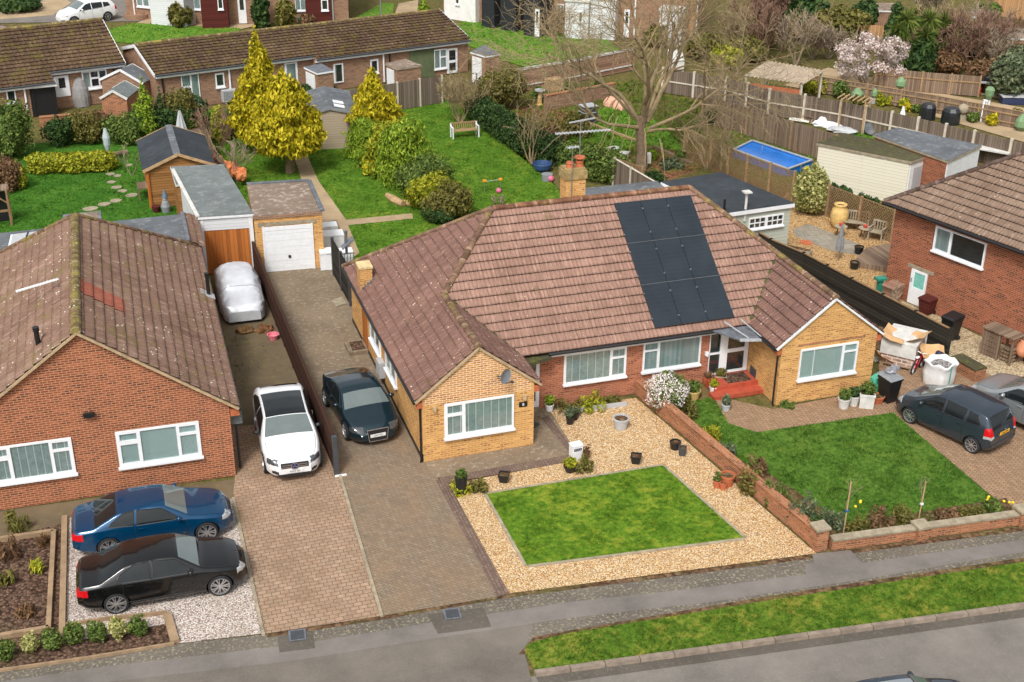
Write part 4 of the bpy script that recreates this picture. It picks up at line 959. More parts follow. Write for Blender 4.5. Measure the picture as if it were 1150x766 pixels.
mb = MB(); mb.poly([(-hw+0.25, Y0, 0), (hw-0.28, Y0, 0), (hw-0.28, Y0, eZ+0.10), (0, Y0, rZ-0.06), (-hw+0.25, Y0, eZ+0.08)])
mb.poly([(hw-0.28, Y0, 0), (hw-0.28, by-0.3, 0), (hw-0.28, by-0.3, eZ+0.15), (hw-0.28, Y0, eZ+0.10)])
mb.poly([(-hw+0.25, by-0.3, 0), (-hw+0.25, Y0, 0), (-hw+0.25, Y0, eZ+0.08), (-hw+0.25, by-0.3, eZ+0.15)]); mb.build('wall', M['brick_red'], lb)
for s_ in (-1, 1): MB().bar((0, fy+0.03, rZ-0.03), (s_*hw, fy+0.03, eZ-0.03), 0.12, 0.07).build('verge', M['mortar'], lb)
gutter(lb, [(hw+0.02, fy+0.02, eZ-0.06), (hw+0.02, by, eZ-0.04)], 0.06)
mb = MB(); mb.box(hw-0.26, hw+0.02, Y0-0.03, Y0+0.14, eZ-0.30, eZ-0.06); mb.build('corbel', M['terracotta'], lb)
mb = MB(); mb.box(hw-0.27, hw+0.10, Y0+0.25, Y0+0.75, eZ-0.75, eZ-0.2); mb.build('flue_box', M['felt_green'], lb)
lw = lb.location
def lrect(pts): x0, x1, z0, z1 = yrect(pts, lw.y); return x0-lw.x, x1-lw.x, z0, z1
x0, x1, z0, z1 = lrect([(128.5, 485), (222, 471.5), (227.5, 510), (135, 524)])
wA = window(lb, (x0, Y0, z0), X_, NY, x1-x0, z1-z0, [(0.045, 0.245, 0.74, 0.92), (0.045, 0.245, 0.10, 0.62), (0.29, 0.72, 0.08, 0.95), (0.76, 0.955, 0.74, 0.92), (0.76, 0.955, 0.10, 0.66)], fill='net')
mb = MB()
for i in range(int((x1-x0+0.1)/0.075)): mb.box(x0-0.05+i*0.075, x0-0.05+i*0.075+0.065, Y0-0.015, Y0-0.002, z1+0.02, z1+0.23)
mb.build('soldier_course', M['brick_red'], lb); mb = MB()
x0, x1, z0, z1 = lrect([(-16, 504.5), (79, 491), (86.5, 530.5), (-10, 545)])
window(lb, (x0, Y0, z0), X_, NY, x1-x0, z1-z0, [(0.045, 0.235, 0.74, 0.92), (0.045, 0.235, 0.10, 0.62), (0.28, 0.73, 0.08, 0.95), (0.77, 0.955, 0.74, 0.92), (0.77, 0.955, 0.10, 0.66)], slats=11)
for i in range(int((x1-x0+0.1)/0.075)): mb.box(x0-0.05+i*0.075, x0-0.05+i*0.075+0.065, Y0-0.015, Y0-0.002, z1+0.02, z1+0.23)
mb.build('soldier_course', M['brick_red'], lb)
q = onY(100, 466, lw.y-0.1)
t = thing('flood_light', 'black floodlight on the red brick gable between the two windows', 'light', (q.x, lw.y-0.002, q.z))
ch = MB(); ch.box(-0.16, 0.16, -0.16, -0.04, -0.06, 0.06); ch.build('lamp_head', M['black'], t)
ch = MB(); ch.box(-0.04, 0.04, -0.05, 0.0, -0.14, 0.0); ch.tube([(-0.16, -0.1, 0), (-0.22, -0.08, -0.03)], 0.02, 5); ch.build('bracket', M['black'], t)
ch = MB(); ch.tube([(hw-0.1, Y0+0.35, 0.05), (hw-0.1, Y0+0.35, eZ-0.15)], 0.04, 6); ch.build('drainpipe', M['black'], lb)
ch = MB(); q = gp(232, 330, 2.6)-lw; ch.tube([(hw-0.12, q.y, eZ-0.1), (hw-0.12, q.y, eZ+0.95)], 0.07, 8); ch.tube([(hw-0.12, q.y, eZ+0.85), (hw-0.12, q.y, eZ+1.0)], 0.085, 8); f_ = ch.build('flue_pipe', M['black'], lb)
ch = MB(); ch.bar((hw-0.4, q.y, eZ+0.33), (hw+0.08, q.y, eZ+0.03), 0.45, 0.03); ch.build('flashing', M['ltgrey'], f_)
ch = MB(); zz = rZ-sB*1.42; q = onY(41, 380, lw.y+1.15); xx = q.x-lw.x; ch.tube([(xx, 1.15, rZ-sB*abs(xx)-0.1), (xx, 1.15, rZ-sB*abs(xx)+0.55)], 0.08, 8); ch.tube([(xx, 1.15, rZ-sB*abs(xx)+0.48), (xx, 1.15, rZ-sB*abs(xx)+0.6)], 0.1, 8); ch.build('vent_pipe', M['black'], lb)
q1, q2 = gp(18, 328, 5.2), gp(64, 314, 5.5)
t = thing('roof_aerial', 'long white aerial lying low over the lichened roof beside the mossy ridge', 'aerial', (q2.x, q2.y, 4.6))
ch = MB(); ch.tube([(0, 0, 0.2), (0, 0, 0.95)], 0.02, 6); ch.build('mast', M['metal'], t)
ch = MB(); b0 = Vector((0.05, 0, 0.92)); b1 = Vector((q1.x-q2.x, q1.y-q2.y, 0.62)); ch.bar(b0, b1, 0.05, 0.05)
d = (b1-b0); s_ = Vector((-d.y, d.x, 0)).normalized()
for i in range(13): p = b0+d*((i+0.5)/13); ch.bar(p-s_*0.11, p+s_*0.11, 0.016, 0.016)
ch.build('boom', M['white'], t)
ch = MB(); p = Vector(t.location); ap = lw+Vector((0.02, 0.1, rZ+0.05)); ch.tube([(0, 0, 0.25), (ap.x-p.x-0.15, (ap.y-p.y)*0.6, 0.55), (ap.x-p.x, ap.y-p.y, ap.z-p.z)], 0.012, 4); ch.build('cable', M['dkgrey'], t)
def loc(p): q = Vector((p[0], p[1], p[2]))-lw; c, s = math.cos(R_(1.0)), math.sin(R_(1.0)); return (q.x*c-q.y*s, q.x*s+q.y*c, q.z)
ex = [loc(gp(*p, 2.5)) for p in ((-60, 268), (207, 240), (214, 275), (-60, 306))]
mb = MB(); mb.prism([(p[0], p[1]) for p in ex], 2.28, 2.5); mb.prism([((p[0])*0.985, p[1]) for p in ex], 0.0, 2.27, 1); mb.build('flat_extension', [M['felt_grey'], M['brick_red']], lb)
ex = [loc(gp(*p, 2.75)) for p in ((70, 240), (113, 236), (114, 247), (71, 251))]
mb = MB(); mb.prism([(p[0], p[1]) for p in ex], 2.50, 2.72); c2 = [((p[0]-ex[0][0])*0.8+ex[0][0]+0.18, (p[1]-ex[0][1])*0.7+ex[0][1]-0.12) for p in ex]; mb.prism(c2, 2.721, 2.74, 1); mb.build('roof_upstand', [M['felt_grey'], M['felt_old']], lb)
ex = [loc(gp(*p, 2.72)) for p in ((12, 263), (52, 258), (44, 272), (9, 276))]
mb = MB(); mb.prism([(p[0], p[1]) for p in ex], 2.50, 2.70, 0); mb.prism([((p[0]-ex[0][0])*0.9+ex[0][0]+0.08, (p[1]-ex[0][1])*0.88+ex[0][1]-0.06) for p in ex], 2.701, 2.73, 1); mb.bar(((ex[0][0]+ex[1][0])/2, (ex[0][1]+ex[1][1])/2, 2.735), ((ex[2][0]+ex[3][0])/2, (ex[2][1]+ex[3][1])/2, 2.735), 0.06, 0.03, 2)
mb.build('roof_lantern', [M['white'], M['ltgrey'], M['black']], lb)
e0, e1 = Vector(loc(gp(206, 239, 2.9))), Vector(loc(gp(213, 271, 2.9))); f1, f0 = Vector(loc(gp(230, 279, 2.45))), Vector(loc(gp(221, 243, 2.45)))
mb = MB(); tiled(mb, [[e0, e1, f1, f0]], f1, f0, e1-f1, roll=0.15); mb.build('lean_to_roof', M['tile_left'], lb)
mb = MB(); mb.prism([(e0.x+0.05, e0.y-0.05), (f0.x-0.1, f0.y-0.05), (f1.x-0.1, f1.y+0.05), (e1.x+0.05, e1.y)], 0, 2.35); mb.build('lean_to_wall', M['brick_red'], lb)
mb = MB(); mb.bar(e0+Vector((-0.05, 0, 0.04)), e1+Vector((-0.05, 0, 0.04)), 0.14, 0.06); mb.build('verge', M['lead'], lb)
# ------------------------------------------------------------------ right red brick house
ZR = 4.0
a, b = gp(994, 227, ZR), gp(1150, 283, ZR); uR = (b-a); uR.z = 0; uR.normalize(); nR = Vector((-uR.y, uR.x, 0))
if nR.dot(Vector((1, 0, 0))) < 0: nR = -nR
oR = a+uR*0.30+nR*0.36; rzR = math.atan2(uR.y, uR.x)
rb = thing('dark_brick_house', 'tall dark red brick house with a grey brown hipped roof beside the black fence', 'house', (oR.x, oR.y, 0), rzR)
LR = 10.0; dR = 8.4; ov = 0.36
mb = MB(); mb.poly([(0, 0, 0), (LR, 0, 0), (LR, 0, ZR), (0, 0, ZR)]); mb.poly([(0, dR, 0), (0, 0, 0), (0, 0, ZR), (0, dR, ZR)]); mb.poly([(LR, 0, 0), (LR, dR, 0), (LR, dR, ZR), (LR, 0, ZR)]); mb.poly([(LR, dR, 0), (0, dR, 0), (0, dR, ZR), (LR, dR, ZR)])
mb.build('wall', M['brick_dark'], rb)
hR = dR/2; sR = 0.66; rz_ = ZR+(hR+ov)*sR
c = [(-ov, -ov, ZR), (LR+ov, -ov, ZR), (LR+ov, dR+ov, ZR), (-ov, dR+ov, ZR)]; r0, r1 = (hR, hR, rz_), (LR-hR, hR, rz_)
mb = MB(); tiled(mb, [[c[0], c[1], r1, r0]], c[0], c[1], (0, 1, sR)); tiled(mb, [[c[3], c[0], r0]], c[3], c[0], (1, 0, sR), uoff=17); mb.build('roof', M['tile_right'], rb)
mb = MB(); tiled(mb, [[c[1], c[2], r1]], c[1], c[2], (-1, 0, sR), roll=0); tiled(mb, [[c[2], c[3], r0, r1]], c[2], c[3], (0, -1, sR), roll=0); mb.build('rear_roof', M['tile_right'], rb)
mb = MB(); ridge_tiles(mb, r0, r1, 0.13, lift=0.03); ridge_tiles(mb, c[0], r0, 0.12, lift=0.03); ridge_tiles(mb, c[1], r1, 0.12, lift=0.03); mb.build('ridge', tile_mat('ridge_tiles_dark', [(0.1, S(92, 74, 66)), (0.5, S(116, 96, 86)), (0.9, S(134, 114, 102))], S(180, 160, 140), 0.2, None, 0, 1.3, 5.0), rb)
mb = MB(); mb.box(-ov+0.02, LR+ov, -ov+0.04, -0.002, ZR-0.10, ZR-0.03); mb.build('soffit', M['ltgrey'], rb)
gutter(rb, [(-ov, -ov-0.03, ZR-0.05), (LR+ov, -ov-0.03, ZR-0.05)], 0.065); gutter(rb, [(-ov-0.03, -ov, ZR-0.05), (-ov-0.03, dR+ov, ZR-0.05)], 0.065)
def rrect(pts):
 q = [onW(p[0], p[1], (oR.x, oR.y), (uR.x, uR.y)) for p in pts]; return (q[0][0]+q[3][0])/2, (q[1][0]+q[2][0])/2, (q[2][1]+q[3][1])/2, (q[0][1]+q[1][1])/2
x0, x1, z0, z1 = rrect([(1053.9, 253.5), (1109.6, 273.4), (1103.8, 300.7), (1046, 280)])
window(rb, (x0, 0, z0), X_, NY, x1-x0, z1-z0, [(0.04, 0.30, 0.09, 0.92), (0.35, 0.97, 0.07, 0.94)], fill='half')
x0, x1, z0, z1 = rrect([(1025, 301.5), (1042.6, 308), (1035, 354), (1018, 347)]); z0 = 0.08
f_ = window(rb, (x0, 0, z0), X_, NY, x1-x0, z1-z0, [(0.22, 0.88, 0.50, 0.94)], fill='none', sill=False, name='back_door', glass='obscure')
mb = MB(); mb.box(x0+0.06, x0+0.10, -0.11, -0.06, z0+0.95, z0+1.1); mb.build('handle', M['metal'], f_)
mb = MB(); mb.box(x0-0.25, x1+0.25, -0.02, -0.002, z1+0.01, z1+0.16); mb.build('lintel', M['edging'], rb)
# ------------------------------------------------------------------ garages, sheds and garden rooms
def center(P): return sum((Vector((p[0], p[1])) for p in P), Vector((0, 0)))/len(P)
def inset(P, d):
 c = center(P); out = []
 for p in P:
  q = Vector((p[0], p[1]))-c; out.append(tuple(c+q*(1-d/max(q.length, 0.01))))
 return out
def flat_block(name, label, cat, top_px, ztop, wall_m, roof_m, fascia_m='white_board', fh=0.22, over=0.14, parts=True):
 """flat roofed building: roof outline given where the photo shows its top edge at height ztop"""
 P = [tuple(gp(p[0], p[1], ztop))[:2] for p in top_px] if len(top_px[0]) == 2 and abs(top_px[0][0]) > 60 or True and top_px[0][0] > 40 else top_px
 c = center(P); t = thing(name, label, cat, (c.x, c.y, 0)); L = [(p[0]-c.x, p[1]-c.y) for p in P]
 mb = MB(); mb.prism(inset(L, over), 0, ztop-fh-0.003); mb.build('wall', M[wall_m], t)
 mb = MB(); mb.prism(L, ztop-fh, ztop-0.03); mb.build('fascia', M[fascia_m], t)
 mb = MB(); mb.prism(inset(L, 0.03), ztop-0.028, ztop); mb.build('roof', M[roof_m], t)
 return t, L, c
t, L, c = flat_block('timber_door_garage', 'garage with orange timber doors, white boards above and a grey green felt roof', 'garage', [(222, 244), (285, 240), (252, 186), (194, 191)], 2.65, 'clad_white', 'felt_green', fh=0.12)
fl, fr_ = Vector(inset(L, 0.14)[0]), Vector(inset(L, 0.14)[1]); u = (fr_-fl).normalized(); n = (u.y, -u.x); w = (fr_-fl).length
mb = MB()
for i in range(4): mb.fbox((fl.x, fl.y, 0), u, n, 0.18+i*(w-0.36)/4, 0.18+(i+1)*(w-0.36)/4-0.012, 0.003, 0.05, 0.02, 1.98)
d_ = mb.build('garage_door', M['timber'], t)
for q_ in (0.0, w-0.17): MB().fbox((fl.x, fl.y, 0), u, n, q_, q_+0.17, 0.003, 0.08, 0, 2.5).build('door_post', M['white_board'], t)
mb = MB(); mb.fbox((fl.x, fl.y, 0), u, n, 0.175, w-0.175, 0.003, 0.07, 2.0, 2.5); mb.build('front_board', M['clad_white'], t)
mb = MB(); a, b = Vector(L[3]), Vector(L[0]); mb.bar((a.x, a.y, 2.68), (b.x, b.y, 2.68), 0.16, 0.08, 0); mb.build('verge_board', M['offwhite'], t)
t, L, c = flat_block('garage_lean_to', 'small pale felt roof lean-to joined behind the timber door garage', 'shed', [(197, 207), (258, 200), (251, 184), (191, 187)], 2.55, 'timber_h', 'felt_green', 'offwhite', 0.12, 0.1)
t, L, c = flat_block('white_door_garage', 'buff brick garage with a white up-and-over door and gritty old flat roof', 'garage', [(284, 243), (362, 237), (347, 203), (277, 207)], 2.6, 'brick_yellow', 'felt_old', 'brick_brown', 0.16, 0.05)
Li = inset(L, 0.05); fl, fr_ = Vector(Li[0]), Vector(Li[1]); u = (fr_-fl).normalized(); n = (u.y, -u.x); w = (fr_-fl).length
def along(px, py): q = onW(px, py, (fl.x+c.x, fl.y+c.y), (u.x, u.y)); return q
a0 = along(297, 280)[0]; a1 = along(352, 280)[0]; O = (fl.x, fl.y, 0)
mb = MB(); nr = 12
for i in range(nr): mb.fbox(O, u, n, a0+0.05, a1-0.05, 0.003, 0.035+0.006*(i % 2), 0.02+i*1.86/nr, 0.02+(i+1)*1.86/nr-0.006)
mb.fbox(O, u, n, a0+0.05, a1-0.05, 0.003, 0.05, 1.885, 2.06)
d_ = mb.build('garage_door', M['white'], t)
mb = MB(); mb.fbox(O, u, n, (a0+a1)/2-0.05, (a0+a1)/2+0.05, 0.036, 0.09, 0.62, 0.72); mb.build('handle', M['black'], d_)
for q_ in (a0-0.03, a1-0.045): MB().fbox(O, u, n, q_, q_+0.075, 0.003, 0.06, 0, 2.1).build('door_frame', M['white'], t)
mb = MB(); mb.fbox(O, u, n, a0-0.2, a1+0.2, 0.002, 0.03, 2.1, 2.26); mb.build('lintel', M['edging'], t)
mb = MB(); a, b = Vector(L[1]), Vector(L[2]); mb.bar((a.x, a.y, 2.62), (b.x, b.y, 2.62), 0.2, 0.07); a, b = Vector(L[2]), Vector(L[3]); mb.bar((a.x, a.y, 2.625), (b.x, b.y, 2.625), 0.2, 0.07); mb.build('roof_edge', M['felt_grey'], t)
def gable_shed(name, label, eaves, ze, ridge, zr, wall_m, roof_m, verge_m, over=0.18, front=0.15, skirt=0.08, seam=None):
 """eaves = left front, left back, right front, right back photo points at height ze; ridge = front, back at zr"""
 lf, lbk, rf, rbk = [gp(p[0], p[1], ze) for p in eaves]; r0, r1 = [gp(p[0], p[1], zr) for p in ridge]
 c = (lf+lbk+rf+rbk)/4; c.z = 0; t = thing(name, label, 'shed', (c.x, c.y, 0))
 lf, lbk, rf, rbk, r0, r1 = [p-c for p in (lf, lbk, rf, rbk, r0, r1)]
 ax = ((lf-lbk)+(rf-rbk)); ax.z = 0; ax.normalize(); ac = Vector((-ax.y, ax.x, 0))
 if ac.dot(rf-lf) < 0: ac = -ac
 W2 = ((rf-lf).dot(ac)+(rbk-lbk).dot(ac))/4; L2 = ((lf-lbk).dot(ax)+(rf-rbk).dot(ax))/4
 def P(a, l, z): q = ac*a+ax*l; return (q.x, q.y, z)
 mb = MB()
 for s in (-1, 1):
  a = [P(s*W2, L2, ze), P(s*W2, -L2, ze), P(0, -L2, zr), P(0, L2, zr)]; b = [(p[0], p[1], p[2]+0.05) for p in a]
  fs = [(0, 1, 2, 3), (7, 6, 5, 4), (0, 4, 5, 1), (1, 5, 6, 2), (2, 6, 7, 3), (3, 7, 4, 0)]
  mb.add(a+b, fs if s < 0 else [f[::-1] for f in fs])
 mb.build('roof', M[roof_m], t)
 k = (zr-ze)/W2; w1 = W2-over; l1 = L2-front; zw = ze+k*over-0.02
 mb = MB()
 for l, f in ((l1, 1), (-l1, -1)):
  pts = [P(-w1, l, 0), P(w1, l, 0), P(w1, l, zw), P(0, l, zr-0.02), P(-w1, l, zw)]; mb.poly(pts if f > 0 else pts[::-1])
 for s in (-1, 1):
  pts = [P(s*w1, l1, 0), P(s*w1, -l1, 0), P(s*w1, -l1, zw), P(s*w1, l1, zw)]; mb.poly(pts if s < 0 else pts[::-1])
 mb.build('wall', M[wall_m], t)
 for l in (L2+0.015, -L2-0.015):
  for s in (-1, 1): MB().bar(P(0, l, zr+0.0), P(s*W2, l, ze+0.0), 0.03, 0.14).build('barge_board', M[verge_m], t)
 if seam:
  mb = MB(); mb.bar(P(-0.05, L2, zr+0.03), P(-0.05, -L2, zr+0.03), 0.34, 0.06); mb.build('ridge_felt', M[seam], t)
 return t, P, W2, L2
t, P, W2, L2 = gable_shed('timber_shed', 'timber shed with a dark blue grey felt roof patched along its ridge', [(161, 196), (153, 159), (241, 183), (230.5, 153.5)], 1.9, [(200, 181), (190, 146)], 2.6, 'timber_h', 'felt_dark', 'timber_raw', seam='felt_grey')
mb = MB(); mb.bar(P(-W2+0.2, L2-0.12, 0), P(-W2+0.2, L2-0.12, 1.9), 0.14, 0.10); mb.build('corner_post', M['timber'], t)
t, P, W2, L2 = gable_shed('resin_shed', 'taupe plastic shed with a shallow grey roof and two skylights', [(338, 131), (319+18, 105), (403, 127), (391, 105)], 1.95, [(361, 126), (357, 101)], 2.3, 'clad_resin', 'felt_grey', 'grey', 0.1, 0.08)
mb = MB()
for l in (0.1, 0.28):
 kk = (2.3-1.95)/W2; a0, a1 = 0.28, 0.85
 q = [P(a0, L2*(1-2*l-0.22)+0.0, 2.3-kk*a0+0.055), P(a1, L2*(1-2*l-0.22), 2.3-kk*a1+0.055), P(a1, L2*(1-2*l), 2.3-kk*a1+0.055), P(a0, L2*(1-2*l), 2.3-kk*a0+0.055)]
 mb.add(q+[(p[0], p[1], p[2]+0.03) for p in q], [(3, 2, 1, 0), (4, 5, 6, 7), (0, 1, 5, 4), (1, 2, 6, 5), (2, 3, 7, 6), (3, 0, 4, 7)])
mb.build('skylight', M['white'], t)
t, L, c = flat_block('garden_room', 'sage green boarded garden room with a dark flat roof and white trim', 'garden room', [(817, 239), (893, 228), (810, 193), (742, 204)], 2.55, 'clad_sage', 'felt_dark', 'white', 0.2, 0.16)
Li = inset(L, 0.16); fl, fr_ = Vector(Li[0]), Vector(Li[1]); u = (fr_-fl).normalized(); n = (u.y, -u.x); O = (fl.x, fl.y, 0)
def gr(px, py): return onW(px, py, (fl.x+c.x, fl.y+c.y), (u.x, u.y))
a0, z1 = gr(841, 245); a1, _ = gr(880, 238); _, z0 = gr(844, 257)
window(t, (fl.x+u.x*a0, fl.y+u.y*a0, z0), (u.x, u.y), n, a1-a0, z1-z0, [(0.03, 0.16, 0.1, 0.46), (0.18, 0.31, 0.1, 0.46), (0.33, 0.46, 0.1, 0.46), (0.03, 0.16, 0.53, 0.9), (0.18, 0.31, 0.53, 0.9), (0.33, 0.46, 0.53, 0.9), (0.54, 0.67, 0.1, 0.46), (0.69, 0.82, 0.1, 0.46), (0.84, 0.97, 0.1, 0.46), (0.54, 0.67, 0.53, 0.9), (0.69, 0.82, 0.53, 0.9), (0.84, 0.97, 0.53, 0.9)], fill='none')
q = gp(834, 222, 2.95)-Vector((c.x, c.y, 0)); mb = MB(); mb.tube([(q.x, q.y-0.35, 2.0), (q.x, q.y-0.35, 3.3)], 0.055, 8); p_ = mb.build('flue_pipe', M['offwhite'], t)
mb = MB(); mb.box(q.x-0.17, q.x+0.17, q.y-0.52, q.y-0.18, 3.3, 3.36); mb.build('cap', M['offwhite'], p_)
q = gp(813, 236, 2.6)-Vector((c.x, c.y, 0)); mb = MB(); mb.tube([(q.x, q.y, 2.3), (q.x, q.y, 3.1)], 0.06, 8); mb.build('vent_pipe', M['black'], t)
t, L, c = flat_block('flat_roof_extension', 'pale grey flat roof extension behind the ridge beside the brick chimney', 'extension', [(655, 226), (752, 214), (738, 203), (656, 211)], 2.45, 'render_white', 'felt_grey', 'white_board', 0.2)
t, L, c = flat_block('cream_garage', 'cream ribbed concrete garage under a mossy flat roof', 'garage', [(917, 160), (1024, 181), (1050, 172), (948, 149)], 2.3, 'clad_cream', 'felt_moss', 'edging', 0.16, 0.12)
Li = inset(L, 0.12)
mb = MB(); f0, f1 = Vector(Li[1]), Vector(Li[2]); uu = (f1-f0).normalized(); nn = (uu.y, -uu.x); w = (f1-f0).length
mb.fbox((f0.x, f0.y, 0), uu, nn, 0.06, w-0.06, 0.003, 0.06, 0.0, 2.1); d_ = mb.build('garage_door', M['white_board'], t)
mb = MB(); mb.fbox((f0.x, f0.y, 0), uu, nn, 0.35, w-0.3, 0.062, 0.07, 0.7, 1.85); mb.build('door_panel', M['ltgrey'], d_)
mb = MB(); f0, f1 = Vector(Li[0]), Vector(Li[1]); uu = (f1-f0).normalized(); nn = (uu.y, -uu.x); w = (f1-f0).length
for i in range(1, 4): mb.fbox((f0.x, f0.y, 0), uu, nn, w*i/4-0.05, w*i/4+0.05, 0.0, 0.03, 0, 2.12)
mb.build('panel_joint', M['clad_cream'], t)
t, L, c = flat_block('grey_roof_garage', 'rendered garage with a smooth grey flat roof behind the cream garage', 'garage', [(980, 151), (1065, 181), (1103, 163), (1008, 143)], 2.5, 'brick_dark', 'felt_grey', 'edging', 0.12, 0.12)
Li = inset(L, 0.12); mb = MB(); f0, f1 = Vector(Li[1]), Vector(Li[2]); uu = (f1-f0).normalized(); nn = (uu.y, -uu.x); w = (f1-f0).length
mb.fbox((f0.x, f0.y, 0), uu, nn, 0.0, w, 0.003, 0.05, 0.0, 2.36); mb.build('garage_door', M['white_board'], t)
P0 = [gp(835, 85, 1.75), gp(902, 94, 1.75), gp(926, 79, 1.85), gp(862, 68, 1.85)]; c = sum(P0, Vector())/4; c.z = 0
t = thing('corrugated_shelter', 'open shelter with a pale corrugated roof and orange boarding behind the post fence', 'shelter', c)
Q = [p-c for p in P0]; mb = MB(); ns = 44; vs = []; fs = []
for i in range(ns+1):
 f = i/ns; a = Q[0].lerp(Q[1], f); b = Q[3].lerp(Q[2], f); h = 0.05*math.sin(i*PI/1.5)
 vs += [(a.x, a.y, a.z+h), (b.x, b.y, b.z+h)]
for i in range(ns): fs.append((2*i, 2*i+2, 2*i+3, 2*i+1))
o_ = len(vs); vs += [(p[0], p[1], p[2]-0.015) for p in vs]; fs += [tuple(o_+k for k in f[::-1]) for f in fs]; mb.add(vs, fs); mb.build('roof', plain('weathered_corrugated', S(168, 152, 130), 0.8, 0, 0.25, 3), t)
for p in Q:
 mb = MB(); mb.bar((p.x*0.93, p.y*0.93, 0), (p.x*0.93, p.y*0.93, p.z-0.05), 0.12, 0.12); mb.build('post', M['post_conc'], t)
mb = MB(); a, b = Q[0]*0.92, Q[1]*0.92; mb.add([(a.x, a.y, 0), (b.x, b.y, 0), (b.x, b.y, 1.3), (a.x, a.y, 1.3), (a.x+0.05, a.y+0.05, 0), (b.x+0.05, b.y+0.05, 0), (b.x+0.05, b.y+0.05, 1.3), (a.x+0.05, a.y+0.05, 1.3)], [(0, 1, 2, 3), (7, 6, 5, 4), (3, 2, 6, 7), (0, 3, 7, 4), (1, 5, 6, 2)]); mb.build('boarding', M['terracotta'], t)
p = gp(2, 252); t = thing('wooden_arbour', 'small greyed wooden play shelter at the edge of the left back lawn', 'shelter', p)
mb = MB(); mb.bar((-1.2, 0, 1.75), (0.55, 0.1, 1.75), 0.8, 0.06); mb.build('roof', M['fence_weather'], t)
mb = MB()
for x in (-1.0, 0.45): mb.bar((x, -0.3, 0), (x, -0.3, 1.72), 0.09, 0.09); mb.bar((x, 0.35, 0), (x, 0.35, 1.72), 0.09, 0.09)
mb.bar((-1.0, -0.3, 0.75), (0.45, -0.3, 0.75), 0.06, 0.1); mb.bar((0.1, -0.3, 1.4), (0.45, -0.3, 1.1), 0.06, 0.06); mb.build('frame', M['lattice'], t)
mb = MB(); mb.box(-0.95, 0.4, 0.32, 0.34, 0.05, 1.6); mb.build('back_panel', M['black'], t)
